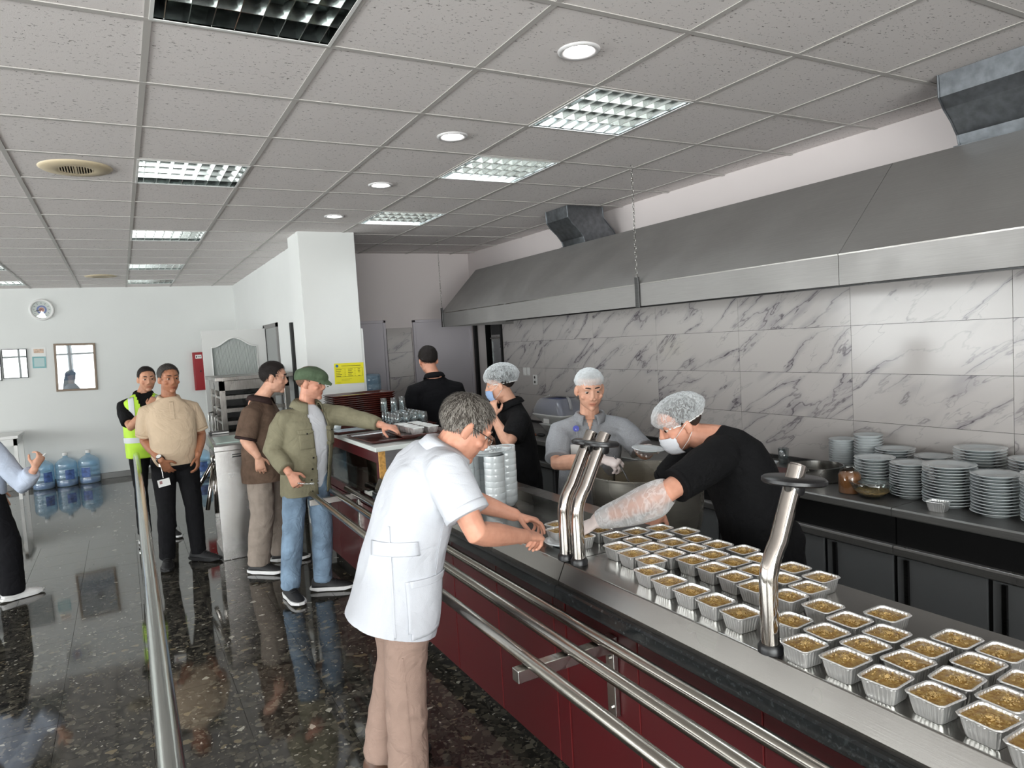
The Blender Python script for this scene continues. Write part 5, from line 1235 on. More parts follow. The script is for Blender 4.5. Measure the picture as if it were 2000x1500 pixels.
def mat_net(name, dens=0.26, scl=52.0):
    m,n,l,b = node_mat(name); n.remove(b); out = n['Material Output']
    tc = N(n,'ShaderNodeTexCoord'); mp = N(n,'ShaderNodeMapping'); mp.inputs['Scale'].default_value = (1,1,0.45); l.new(tc.outputs['Object'], mp.inputs[0])
    t = N(n,'ShaderNodeTexNoise', i_Scale=scl, i_Detail=3.0, i_Roughness=0.6, i_Distortion=1.0); l.new(mp.outputs[0], t.inputs['Vector'])
    s = N(n,'ShaderNodeMath', operation='SUBTRACT', i_1=0.5); l.new(t.outputs[0], s.inputs[0]); a = N(n,'ShaderNodeMath', operation='ABSOLUTE'); l.new(s.outputs[0], a.inputs[0])
    r = N(n,'ShaderNodeMapRange', i_1=0.0, i_2=0.07, i_3=0.62, i_4=dens); l.new(a.outputs[0], r.inputs[0])
    lw = N(n,'ShaderNodeLayerWeight', i_Blend=0.45); mr = N(n,'ShaderNodeMapRange', i_1=0.1, i_2=1.0, i_3=0.0, i_4=0.7); l.new(lw.outputs['Facing'], mr.inputs[0])
    mxx = N(n,'ShaderNodeMath', operation='ADD', use_clamp=True); l.new(r.outputs[0], mxx.inputs[0]); l.new(mr.outputs[0], mxx.inputs[1])
    df = N(n,'ShaderNodeBsdfDiffuse'); df.inputs[0].default_value = (0.82,0.86,0.88,1); tl_ = N(n,'ShaderNodeBsdfTranslucent'); tl_.inputs[0].default_value = (0.8,0.84,0.86,1)
    bp = N(n,'ShaderNodeBump', i_Strength=0.6, i_Distance=0.006); l.new(t.outputs[0], bp.inputs['Height']); l.new(bp.outputs[0], df.inputs['Normal'])
    m0 = N(n,'ShaderNodeMixShader', i_0=0.25); l.new(df.outputs[0], m0.inputs[1]); l.new(tl_.outputs[0], m0.inputs[2])
    tr = N(n,'ShaderNodeBsdfTransparent'); mx = N(n,'ShaderNodeMixShader'); l.new(mxx.outputs[0], mx.inputs[0]); l.new(tr.outputs[0], mx.inputs[1]); l.new(m0.outputs[0], mx.inputs[2]); l.new(mx.outputs[0], out.inputs[0])
    return m
MT['net'] = mat_net('hairnet_fabric'); MT['net_dense'] = mat_net('hairnet_dense', 0.55); MT['sleeve_film'] = mat_net('gauntlet_film', 0.30, 20.0)
MT['glove'] = plain('vinyl_glove', (214,200,196), 0.35, var=0.08, scale=40, bump=0.3, bscale=60)
MT['mask_blue'] = plain('mask_blue', (150,176,214), 0.75, bump=0.2, bscale=300); MT['mask_white'] = plain('mask_white', (220,222,228), 0.75, bump=0.2, bscale=300)
def hairnet(hd, parent, mat, puff=(0.093,0.122,0.100), c=(0,-0.022,0.052), tilt=0.0, back=-0.02):
    nt,npp = 40,64; m = MB(); R = Matrix.Rotation(tilt,3,'X'); rings = []
    for i in range(nt):
        t = 2.02*(i+0.3)/nt
        rg_ = []
        for j in range(npp):
            a = 2*math.pi*j/npp; d = V((math.sin(t)*math.cos(a),math.sin(t)*math.sin(a),math.cos(t)))
            k = 1.0
            if t > 1.45: k = 1-0.16*((t-1.45)/0.57)**1.3
            cr = 0.004*noise.noise(V((d.x*9,d.y*9,d.z*5)))+0.003*math.sin(a*26)*max(0,(t-1.1)/0.9)
            q = V((puff[0]*d.x*k,puff[1]*d.y*k,puff[2]*d.z))+d*cr
            q = R@q+V(c); rg_.append(hd.P(*q))
        rings.append(rg_)
    m.loft(rings, False); m.build('hairnet', mat, parent, smooth=True)
    band = MB(); last = rings[-1]; band.tube(last+[last[0]],0.0035*hd.k,6); band.build('net_band', MT['paper'], parent, smooth=True)
def face_mask(hd, parent, mat):
    m = MB(); nx,nz = 15,11; grid = []
    for i in range(nz):
        z = -0.022-0.085*i/(nz-1); row = []
        for j in range(nx):
            u = -1+2*j/(nx-1); w_ = 0.068*(1-0.16*abs(i/(nz-1)-0.45))
            x = w_*math.sin(u*1.2)/math.sin(1.2); y = 0.040+0.062*math.cos(u*1.25)-0.0+0.010*math.exp(-(u*2.2)**2)*math.exp(-((z+0.045)/0.03)**2)
            if z < -0.08: y -= 0.6*(-0.08-z)
            y += 0.0015*math.sin(i*2.4)
            row.append(hd.P(x,y,z))
        grid.append(row)
    vs = [p for r in grid for p in r]; fs = [(i*nx+j,i*nx+j+1,(i+1)*nx+j+1,(i+1)*nx+j) for i in range(nz-1) for j in range(nx-1)]
    m.add(vs,fs); o = m.build('face_mask', mat, parent, smooth=True); so = o.modifiers.new('s','SOLIDIFY'); so.thickness = 0.002
    for sx in (-1,1):
        st = MB(); st.tube([hd.P(0.064*sx,0.058,-0.03),hd.P(0.078*sx,0.02,-0.002),hd.P(0.084*sx,-0.012,0.016)],0.0013*hd.k,6); st.tube([hd.P(0.058*sx,0.055,-0.092),hd.P(0.076*sx,0.015,-0.06),hd.P(0.084*sx,-0.012,-0.032)],0.0013*hd.k,6)
        st.build('mask_strap', MT['paper'], o, smooth=True)
def collar(parent, c, up, front, mat, r=(0.066,0.070), h=0.026, gap=0.42, drop=0.040, flare=0.036, name='collar'):
    """folded shirt collar around the neck, open at the front"""
    c, up, front = V(c), V(up).normalized(), V(front); front = (front-up*front.dot(up)).normalized(); side = up.cross(front)
    m = MB(); n = 30; prof = []
    rows = [[] for _ in range(5)]
    for i in range(n+1):
        a = gap+(2*math.pi-2*gap)*i/n; d = front*math.cos(a)+side*math.sin(a)
        fr_ = max(0,math.cos(a)); el = V((0,0,0))
        R_ = lambda k,z: c+front*(math.cos(a)*r[1]*k)+side*(math.sin(a)*r[0]*k)+up*z
        hz = h*(1-0.55*fr_)
        rows[0].append(R_(0.98,-0.02)); rows[1].append(R_(0.97,hz*0.5)); rows[2].append(R_(1.0,hz)); rows[3].append(R_(1.0+flare*7,hz*0.55)); rows[4].append(R_(1.0+flare*12*(1+0.25*fr_),hz-drop*(1+0.45*fr_)))
    vs = [p for r_ in rows for p in r_]; k = n+1
    fs = [(q*k+i,q*k+i+1,(q+1)*k+i+1,(q+1)*k+i) for q in range(4) for i in range(n)]
    m.add(vs,fs); o = m.build(name, mat, parent, smooth=True); so = o.modifiers.new('s','SOLIDIFY'); so.thickness = 0.004
    return o
def decal(parent, target_me, center, u, v, su, sv, mat, name, lift=0.0025, n=10, rad=0.0, thick=0.002, shape=None):
    """patch of cloth laid on the garment by casting rays back onto it"""
    bv = BVHTree.FromPolygons([x.co for x in target_me.vertices],[p.vertices for p in target_me.polygons])
    u, v = V(u).normalized(), V(v); v = (v-u*v.dot(u)).normalized(); w_ = u.cross(v); c = V(center)
    # outward direction is u x v
    def hit(p):
        h = bv.ray_cast(p+w_*0.35, -w_, 0.7)
        return (h[0]+w_*lift) if h[0] is not None else None
    m = MB(); idx = {}
    for i in range(n+1):
        for j in range(n+1):
            x,y = -su+2*su*i/n, -sv+2*sv*j/n
            if shape and not shape(x/su,y/sv): continue
            p = hit(c+u*x+v*y)
            if p is not None: idx[(i,j)] = len(m.v); m.v.append(tuple(p))
    for i in range(n):
        for j in range(n):
            q = [(i,j),(i+1,j),(i+1,j+1),(i,j+1)]
            if all(k in idx for k in q):
                f = tuple(idx[k] for k in q); z = [m.v[k][0] for k in f]
                m.f.append(f); m.m.append(0)
    o = m.build(name, mat, parent, smooth=True)
    if thick: so = o.modifiers.new('s','SOLIDIFY'); so.thickness = thick; so.offset = 1
    return o
def spine_fn(pel, chest, neck, tm=0.62, hemdir=None):
    pel, chest, neck = V(pel), V(chest), V(neck)
    def f(t):
        if t < 0:
            d = V(hemdir).normalized() if hemdir is not None else V((0,0,-1))
            return pel+d*(-t)*(neck-pel).length
        l0 = (t-tm)*(t-1)/((0-tm)*(0-1)); l1 = t*(t-1)/(tm*(tm-1)); l2 = t*(t-tm)/(1*(1-tm))
        return pel*l0+chest*l1+neck*l2
    return f
def torso_shape(mb, f, sideP, sideC, prof, fwd_off=None):
    """prof rows (t, half width, half depth, forward offset)"""
    sideP, sideC = V(sideP).normalized(), V(sideC).normalized(); rings = []
    for row in prof:
        t,rw,rd = row[:3]; fo = row[3] if len(row)>3 else 0.0
        p = f(t); tg = (f(t+0.02)-f(t-0.02)).normalized(); s = sideP.lerp(sideC, min(1,max(0,t))); s = (s-tg*s.dot(tg)).normalized(); fw = tg.cross(s)*-1.0
        # sideP points to the person's left, so forward = left x up
        fw = s.cross(tg)
        rings.append(ering(p+fw*fo, s, fw, rw, rd, 28, 2.35))
    mb.loft(rings, True)
def shoe(parent, ankle, d, up_mat, sole_mat, k=1.0, heel=0.0, name='shoe'):
    """trainer with a separate thick sole; ankle = ankle joint, d = toe direction (horizontal)"""
    d = V((d[0],d[1],0)).normalized(); s = V((-d.y,d.x,0)); b = V((ankle[0],ankle[1],heel))
    P = lambda x,y,z: b+d*x*k+s*y*k+V((0,0,z*k))
    sh = empty(name); sh.parent = parent
    rows = [(-0.075,0.028,0.075),(-0.065,0.036,0.095),(-0.03,0.040,0.105),(0.02,0.041,0.098),(0.06,0.043,0.080),(0.10,0.046,0.066),(0.15,0.044,0.056),(0.185,0.034,0.046),(0.205,0.016,0.034)]
    rings = []
    for x,w_,h in rows:
        rings.append([P(x,w_*c*(1.0 if q<0.5 else 0.82),0.018+(h-0.018)*q) for c,q in ((-1,0),(-1.02,0.3),(-0.95,0.6),(-0.6,0.9),(0,1),(0.6,0.9),(0.95,0.6),(1.02,0.3),(1,0))])
    m = MB(); m.loft(rings, True); up = m.build('upper', up_mat, sh, smooth=True)
    ss = up.modifiers.new('s','SUBSURF'); ss.levels = 1; ss.render_levels = 1
    rings = []
    for x,w_ in ((-0.088,0.020),(-0.078,0.034),(-0.03,0.044),(0.03,0.042),(0.09,0.049),(0.15,0.049),(0.19,0.040),(0.215,0.018)):
        z0 = 0.004 if -0.07<x<0.17 else 0.012; rings.append([P(x,-w_,z0),P(x,w_,z0),P(x,w_*1.03,0.030),P(x,-w_*1.03,0.030)])
    m = MB(); m.loft(rings, True); m.build('sole', sole_mat, sh, bevel=0.004)
    m = MB()
    for q in range(4):
        x = 0.045+0.022*q; z = 0.092-0.0085*q-0.002*q; m.tube([P(x,-0.026,z-0.006),P(x+0.004,0,z+0.002),P(x,0.026,z-0.006)],0.0025*k,6)
    m.build('laces', up_mat, sh, smooth=True)
    return sh
def paint(me, hd, lips=(1.0,0.72,0.70), stubble=0.0, blush=0.08, ear_red=0.0):
    a = verts_np(me); q = hd.local(a); n_ = len(a); col_ = np.ones((n_,4))
    x,y,z = q[:,0],q[:,1],q[:,2]; near = (np.abs(x)<0.12)&(np.abs(z)<0.16)&(np.abs(y)<0.16)
    lip = np.exp(-((x/0.022)**4+((z+0.0665)/0.010)**4))*(y>0.05)*near
    for k in range(3): col_[:,k] *= 1-lip*(1-lips[k])
    line = np.exp(-((x/0.022)**4+((z+0.0665)/0.0028)**2))*(y>0.06)*near
    for k in range(3): col_[:,k] *= 1-0.45*line
    if stubble:
        st = 1/(1+np.exp((z+0.045)/0.008))*(y>-0.01)*near*(z>-0.13)
        for k,f in enumerate((0.55,0.6,0.68)): col_[:,k] *= 1-stubble*st*(1-f)
    ck = np.exp(-(((np.abs(x)-0.042)/0.02)**2+((z+0.025)/0.02)**2))*(y>0.03)*near
    col_[:,1] *= 1-blush*ck; col_[:,2] *= 1-blush*ck
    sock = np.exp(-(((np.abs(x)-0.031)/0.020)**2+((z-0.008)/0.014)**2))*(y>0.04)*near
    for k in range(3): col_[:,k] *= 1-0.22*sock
    at = me.attributes.new('tint','FLOAT_COLOR','POINT'); at.data.foreach_set('color', col_.ravel())
SHOE_BLACK = plain('black_shoe', (26,26,28), 0.6, bump=0.2, bscale=200); SOLE_WHITE = plain('white_sole', (226,226,226), 0.5); SOLE_BLACK = plain('black_sole', (24,24,26), 0.6)
def legs_shape(mb, hips, knees, ankles, k=1.0, top=0.088, knee=0.060, hem=0.055, pel=None, side=None, pw=0.165, pd=0.115, pbelow=0.07):
    for h,kn,an in zip(hips,knees,ankles):
        pts = [V(h)+V((0,0,0.02)),along(h,kn,0.3),along(h,kn,0.65),V(kn),along(kn,an,0.3),along(kn,an,0.7),V(an)+V((0,0,-0.028))]
        limb(mb, pts, [top*k,top*0.98*k,(top*0.45+knee*0.55)*k,knee*k,knee*1.02*k,(knee*0.45+hem*0.55)*k,hem*k], 16, flat=True)
    if pel is not None:
        s = V(side).normalized(); fw = s.cross(V((0,0,1)))
        mb.loft([ering(V(pel)+V((0,0,z)),s,fw,pw*kw,pd*kd,22,2.3) for z,kw,kd in ((-0.09,0.9,0.85),(-0.05,1.0,1.0),(0.04,1.0,1.0),(0.12,0.94,0.95),(0.15,0.88,0.88))], True)
def yawv(deg): return V((math.cos(math.radians(deg)), math.sin(math.radians(deg)), 0))
def leftv(deg): return V((-math.sin(math.radians(deg)), math.cos(math.radians(deg)), 0))
SLEEVE_SHORT, SLEEVE_LONG = 'short', 'long'
def person(label, root, hd, neck, chest, pelvis, sideP, sideC, arms, legs, skin, face=None, stub=0.0, vox=0.0048, gloved='', look=(0,0), brow=None, lips=(1.0,0.72,0.70), armk=1.0, eyes=True):
    """one continuous body: head, neck, arms with hands, trunk and legs in one skin"""
    E_ = empty('person', (root[0],root[1],0)); tag(E_, label, 'person', None)
    H_ = empty('tmp'); bpy.data.objects.remove(H_)
    arms = {k:(V(a[0])+V((0,0,-0.022)),)+tuple(a[1:]) for k,a in arms.items()}
    mb = MB(); hd.shape(mb, **(face or {}))
    nk = V(neck); upn = (hd.P(0,-0.02,-0.05)-nk).normalized()
    limb(mb, [nk-upn*0.06,nk,along(nk,hd.P(0,-0.018,-0.06),0.6),hd.P(0,-0.014,-0.045),hd.P(0,-0.012,-0.01)], [0.066,0.058,0.055,0.056,0.055], 16)
    f = spine_fn(pelvis, chest, neck)
    torso_shape(mb, f, sideP, sideC, [(-0.05,0.10,0.07),(0.2,0.115,0.08),(0.6,0.13,0.085),(0.85,0.12,0.07),(1.0,0.06,0.055)])
    for s_,(sh,el,wr,d,n,curl,th) in arms.items():
        side = 1 if s_=='R' else -1
        limb(mb, [f(0.82),along(f(0.82),sh,0.6),V(sh)], [0.050,0.044,0.044*armk], 12)
        arm_shape(mb, sh, el, wr, armk)
        if s_ not in gloved: hand_shape(mb, wr, d, n, side, 0.98, curl, th)
    for h,kn,an in zip(*legs):
        limb(mb, [V(pelvis).lerp(V(h),0.3),V(h),V(kn),V(an)], [0.06,0.05,0.042,0.034], 10)
    me = remeshed(mb, 'body', vox, 3, skin, 0.45); paint(me, hd, lips, stub)
    B = obj_of('body', me, E_); B.location = -V(E_.location)
    # all garments are modelled in world space and hang from the person's empty
    if eyes: hd.eyes(E_, look)
    if brow: hd.brows(E_, brow)
    return E_, f
def settle(E_):
    """children were modelled in world coordinates: shift them under the empty"""
    for ch in E_.children:
        if ch.name.startswith('body'): continue
        ch.location = V(ch.location)-V(E_.location)
def shirt(E_, f, sideP, sideC, prof, sleeves, mat, vox=0.0085, wr=0.006, fr=9.0, seed=0, name='shirt', it=5, extra=None, st=(1,1,0.8), tk=1.0):
    prof = [r for r in prof if r[0] < 0.84]+[(0.86,0.152*tk,0.100*tk)+tuple(prof[-3][3:]),(0.93,0.112*tk,0.088*tk),(0.985,0.080*tk,0.078*tk)]
    mb = MB(); torso_shape(mb, f, sideP, sideC, prof)
    for sh,el,wrst,end,r0,r1 in sleeves:
        sh,el,wrst = V(sh)+V((0,0,-0.024)),V(el),V(wrst); base = f(0.84)
        pts = [base.lerp(sh,0.45),sh]; rs = [0.080,r0*0.90]
        steps = [0.3,0.6,0.85,1.0,1.3,1.6,1.9,2.0]
        def at(t): return along(sh,el,t) if t<=1 else along(el,wrst,t-1)
        for t in steps:
            if t < end-0.05: pts.append(at(t)); rs.append(r0+(r1-r0)*t/end)
        pts.append(at(end)); rs.append(r1)
        limb(mb, pts, rs, 18, flat=True)
    if extra: extra(mb)
    me = remeshed(mb, name, vox, it, mat)
    # open the hem: cut the closed bottom off square to the trunk
    t0 = prof[0][0]; p0 = f(t0)*0.75+f(t0+0.08)*0.25 if False else f(t0+0.02); nrm = (f(t0+0.06)-f(t0)).normalized()
    bm = bmesh.new(); bm.from_mesh(me); bmesh.ops.bisect_plane(bm, geom=bm.verts[:]+bm.edges[:]+bm.faces[:], plane_co=p0, plane_no=nrm, clear_inner=True); bm.to_mesh(me); bm.free()
    if wr: wrinkle(me, wr, fr, st, seed)
    o = obj_of(name, me, E_)
    return o
def trousers(E_, hips, knees, ankles, mat, pel, side, seed=0, wr=0.006, vox=0.0085, fr=10, **kw):
    mb = MB(); legs_shape(mb, hips, knees, ankles, pel=pel, side=side, **kw); me = remeshed(mb, 'trousers', vox, 4, mat); wrinkle(me, wr, fr, (1,1,1.3), seed)
    return obj_of('trousers', me, E_)
def sleeve_hem(E_, sh, el, wr, t, r, mat, name='sleeve_hem', w_=0.010):
    sh,el,wr = V(sh)+V((0,0,-0.024)),V(el),V(wr); p = along(sh,el,t) if t<=1 else along(el,wr,t-1); d = ((el-sh) if t<=1 else (wr-el)).normalized()
    m = MB(); u = d.orthogonal().normalized(); v = d.cross(u)
    m.loft([ering(p+d*z,u,v,r*k,r*k,22) for z,k in ((-w_,1.0),(-w_*0.5,1.03),(w_*0.9,1.03),(w_,0.99))], True); m.build(name, mat, E_, smooth=True)
def button(E_, p, n, mat, r=0.006):
    n = V(n).normalized(); MB().cyl(V(p)-n*0.002,V(p)+n*0.0025,r,n=10).build('button', mat, E_)
SK_LIGHT = skin_mat('skin_light', (214,166,142)); SK_PINK = skin_mat('skin_pink', (212,156,132)); SK_TAN = skin_mat('skin_tan', (170,118,90)); SK_MID = skin_mat('skin_mid', (196,146,118))
H_DARK = hair_mat('hair_dark', (34,28,26)); H_LIGHTGREY = hair_mat('hair_light_grey', (150,144,136), (190,186,178)); H_DKGREY = hair_mat('hair_dark_grey', (74,68,62), (110,104,98)); H_GREY = hair_mat('hair_salt_pepper', (104,98,92), (160,154,146)); H_MIX = hair_mat('hair_grey_dark', (62,58,56), (120,116,112)); H_BROWN = hair_mat('hair_brown', (52,40,34)); H_SHAVE = hair_mat('hair_shaved', (120,92,76))
BROWD = plain('brow_dark', (48,36,30), 0.8); BROWG = plain('brow_grey', (96,84,76), 0.8)
relax = (12,22,14); fist = (45,60,35); grip = (38,48,28)

def std(root, yaw, s, lean=0.0, hipw=0.095, footw=0.11, stance=(0,0)):
    """standing joints of a figure of height 1.75*s"""
    F_, L_ = yawv(yaw), leftv(yaw); R0 = V((root[0],root[1],0))
    P = lambda f_,l_,u_: R0+F_*f_*s+L_*l_*s+V((0,0,u_*s))
    return P
# ================= beige polo person
def beige():
    s = 0.972; yw = -84; P = std((0.325,6.50), yw, s); L_ = leftv(yw)
    hd = Head((0.340,6.505,1.575), -72, -4, 0, 0.99)
    neck = P(-0.015,0,1.462); chest = P(0.02,0,1.26); pel = P(0,0,0.93)
    shR,shL = P(-0.02,-0.186,1.372), P(-0.02,0.186,1.372)
    elR, wrR = V((0.118,6.58,1.075)), V((0.222,6.325,0.922)); elL, wrL = V((0.555,6.56,1.075)), V((0.50,6.37,0.925))
    arms = {'R':(shR,elR,wrR,(0.42,0.30,-0.85),(0.3,0.8,0.2),(15,20,15),0.2),'L':(shL,elL,wrL,(-0.1,-0.15,-1),(-0.9,0.3,0),(20,35,20),0.3)}
    hips = [P(0,0.09,0.92),P(0,-0.09,0.92)]; knees = [P(0.03,0.115,0.50),P(0.02,-0.10,0.50)]; ank = [P(-0.02,0.13,0.10),P(-0.03,-0.12,0.10)]
    E_, f = person('person in a beige polo shirt and black trousers with one hand in pocket', (0.325,6.50), hd, neck, chest, pel, L_, L_, arms, (hips,knees,ank), SK_TAN, dict(wide=0.98,jaw=1.05), 0.25, 0.005, look=(8,0), brow=BROWD)
    hd.hair(E_, H_MIX, line_short(0.088,0.052,0.004,-0.05), 0.002, 0.012, 2, 0.003, strands=1500, slen=0.020, mat2=H_GREY)
    m = cloth('beige_pique', (206,184,158), 0.02); prof = [(-0.10,0.168,0.120),(0.0,0.172,0.128,0.004),(0.15,0.176,0.136,0.012),(0.35,0.182,0.142,0.016),(0.55,0.186,0.134,0.01),(0.72,0.190,0.122,0.004),(0.86,0.175,0.100),(0.94,0.125,0.085),(1.0,0.074,0.070)]
    sl = [(shR,elR,wrR,0.74,0.074,0.070),(shL,elL,wrL,0.74,0.074,0.070)]
    so = shirt(E_, f, L_, L_, prof, sl, m, seed=3, wr=0.005)
    for a in sl: sleeve_hem(E_, a[0],a[1],a[2],0.78,0.068,m)
    collar(E_, neck+V((0,0,-0.005)), (0,-0.15,1), yawv(yw), m)
    me = so.data; c = f(0.80)
    decal(E_, me, c+V((0.01,-0.1,0.0)), (1,0,0), (0,0.1,1), 0.016, 0.075, m, 'placket', 0.002)
    for q in range(2): button(E_, f(0.86-0.12*q)+yawv(yw)*(0.098+0.018*q)+V((0.012,0,0)), yawv(yw), MT['paper'], 0.005)
    t = cloth('black_denim', (30,30,34), 0.15); trousers(E_, hips, knees, ank, t, pel, L_, 2, 0.006, hem=0.062, top=0.095, knee=0.070, pw=0.172, pd=0.122)
    MB().loft([ering(pel+V((0,0,z)),L_,-yawv(yw),0.168,0.122,28,2.3) for z in (0.055,0.095)], True).build('belt', plain('black_belt', (20,20,22), 0.4), E_, smooth=False)
    for a,d in zip(ank,(yawv(-45),yawv(-95))): shoe(E_, a, d, SHOE_BLACK, SOLE_BLACK, 1.05)
    wd = (wrR-elR).normalized(); wc = wrR-wd*0.02
    w_ = empty('wrist_watch'); w_.parent = E_
    u = wd.orthogonal().normalized(); v = wd.cross(u); mm = MB(); mm.loft([ering(wc+wd*z,u,v,0.0335,0.0335,20) for z in (-0.010,0.010)], True); mm.build('watch_strap', MT['black'], w_)
    fn = (V((0,0,CAM_Z))*0+V((-0.05,-1,0.35))); fn = (fn-wd*fn.dot(wd)).normalized(); MB().cyl(wc+fn*0.030,wc+fn*0.040,0.022,n=24).build('watch_case', MT['steel'], w_); MB().cyl(wc+fn*0.040,wc+fn*0.041,0.019,n=24).build('watch_dial', MT['paper'], w_)
    # badge on a reel at the hip
    bc = pel+yawv(yw)*0.128+L_*(-0.125)
    b = empty('id_badge'); b.parent = E_
    MB().cyl(bc+V((0,0,-0.02)),bc+V((0,-0.008,-0.02)),0.016,n=16).build('badge_reel', MT['steel'], b); MB().tube([bc+V((0,-0.006,-0.03)),bc+V((0.008,-0.012,-0.09)),bc+V((0.01,-0.015,-0.125))],0.003,6).build('badge_strap', MT['steel'], b)
    cc = bc+V((0.012,-0.02,-0.165)); MB().obox(cc,V((0.045,0.005,0.006)),V((0,0.0012,0)),V((-0.004,0,0.030))).build('badge_card', MT['paper'], b); MB().obox(cc+V((-0.022,-0.004,0.004)),V((0.010,0.001,0.001)),V((0,0.0006,0)),V((-0.001,0,0.012))).build('badge_photo', plain('badge_photo', (150,110,110), 0.5), b)
    settle(E_)
beige()
# ================= vest person
def vest():
    s = 0.975; yw = -88; P = std((0.165,7.62), yw, s); L_ = leftv(yw)
    hd = Head((0.205,7.60,1.560), -80, -6, 0, 0.98); neck = P(-0.01,0.0,1.462); chest = P(0.02,0,1.26); pel = P(0,0,0.93)
    shR,shL = P(-0.02,-0.186,1.37), P(-0.02,0.186,1.37); elR,wrR = V((0.03,7.40,1.13)), V((0.20,7.34,1.30)); elL,wrL = V((0.40,7.45,1.12)), V((0.22,7.36,1.16))
    arms = {'R':(shR,elR,wrR,(0.45,0.25,0.75),(0.3,0.9,0),(40,50,30),0.5),'L':(shL,elL,wrL,(-1,0,0.1),(0,1,0),relax,0.3)}
    hips = [P(0,0.09,0.92),P(0,-0.09,0.92)]; knees = [P(0.02,0.10,0.50),P(0.02,-0.10,0.50)]; ank = [P(-0.02,0.13,0.10),P(-0.02,-0.10,0.10)]
    E_, f = person('person in a hi-vis yellow vest behind the beige shirt, hand at chin', (0.165,7.62), hd, neck, chest, pel, L_, L_, arms, (hips,knees,ank), SK_MID, dict(jaw=1.1), 0.35, 0.0055, look=(6,0), brow=BROWD)
    hd.hair(E_, H_DARK, line_short(0.088,0.052,0.006,-0.045), 0.001, 0.009, 4, 0.002, strands=1000, slen=0.016)
    m = cloth('black_cotton', (24,24,27), 0.1); prof = [(-0.12,0.165,0.115),(0.1,0.170,0.126,0.006),(0.4,0.174,0.130,0.008),(0.72,0.182,0.116),(0.86,0.17,0.098),(0.94,0.12,0.085),(1.0,0.072,0.07)]
    sl = [(shR,elR,wrR,0.80,0.072,0.066),(shL,elL,wrL,0.80,0.072,0.066)]; shirt(E_, f, L_, L_, prof, sl, m, seed=6, vox=0.01)
    collar(E_, neck, (0,-0.1,1), yawv(yw), m)
    vm = plain('hi_vis_yellow', (182,224,60), 0.6, var=0.06, scale=10); rf_ = plain('reflective_tape', (206,210,214), 0.3)
    pv = [(-0.18,0.196,0.142),(0.1,0.198,0.150,0.006),(0.4,0.200,0.152,0.008),(0.72,0.200,0.140),(0.86,0.176,0.122),(0.94,0.125,0.105),(0.975,0.10,0.095)]
    mb = MB(); torso_shape(mb, f, L_, L_, pv); me = remeshed(mb,'vest',0.010,3,vm); wrinkle(me,0.005,9,(1,1,0.7),9)
    # open the vest at the front neck: cut a V
    bm = bmesh.new(); bm.from_mesh(me); fwv = yawv(yw); c0 = f(0.55)
    dele = [v for v in bm.verts if (v.co-f(0.7)).dot(fwv) > 0.03 and abs((v.co-c0).dot(L_)) < max(0,(v.co.z-c0.z))*0.30]
    bmesh.ops.delete(bm, geom=dele, context='VERTS'); bm.to_mesh(me); bm.free()
    obj_of('safety_vest', me, E_)
    mb = MB()
    def band(t0,t1,name):
        rings = []
        for t in (t0,t1):
            k = 0.204; rings.append(ering(f(t)+fwv*0.008,L_,-fwv,k,0.158,36,2.35))
        return MB().loft(rings, False).build(name, rf_, E_, smooth=True)
    band(0.12,0.22,'reflective_band')
    for sx in (-1,1): decal(E_, me, f(0.75)+L_*(0.115*sx)+fwv*0.1, -L_*-1 if False else V((1,0,0)), (0,0.2,1), 0.024, 0.11, rf_, 'reflective_strip', 0.003, 8)
    t = cloth('black_trouser', (26,26,30), 0.1); trousers(E_, hips, knees, ank, t, pel, L_, 5, 0.005, 0.01, hem=0.064)
    for a,d in zip(ank,(yawv(-70),yawv(-95))): shoe(E_, a, d, SHOE_BLACK, SOLE_WHITE)
    settle(E_)
vest()
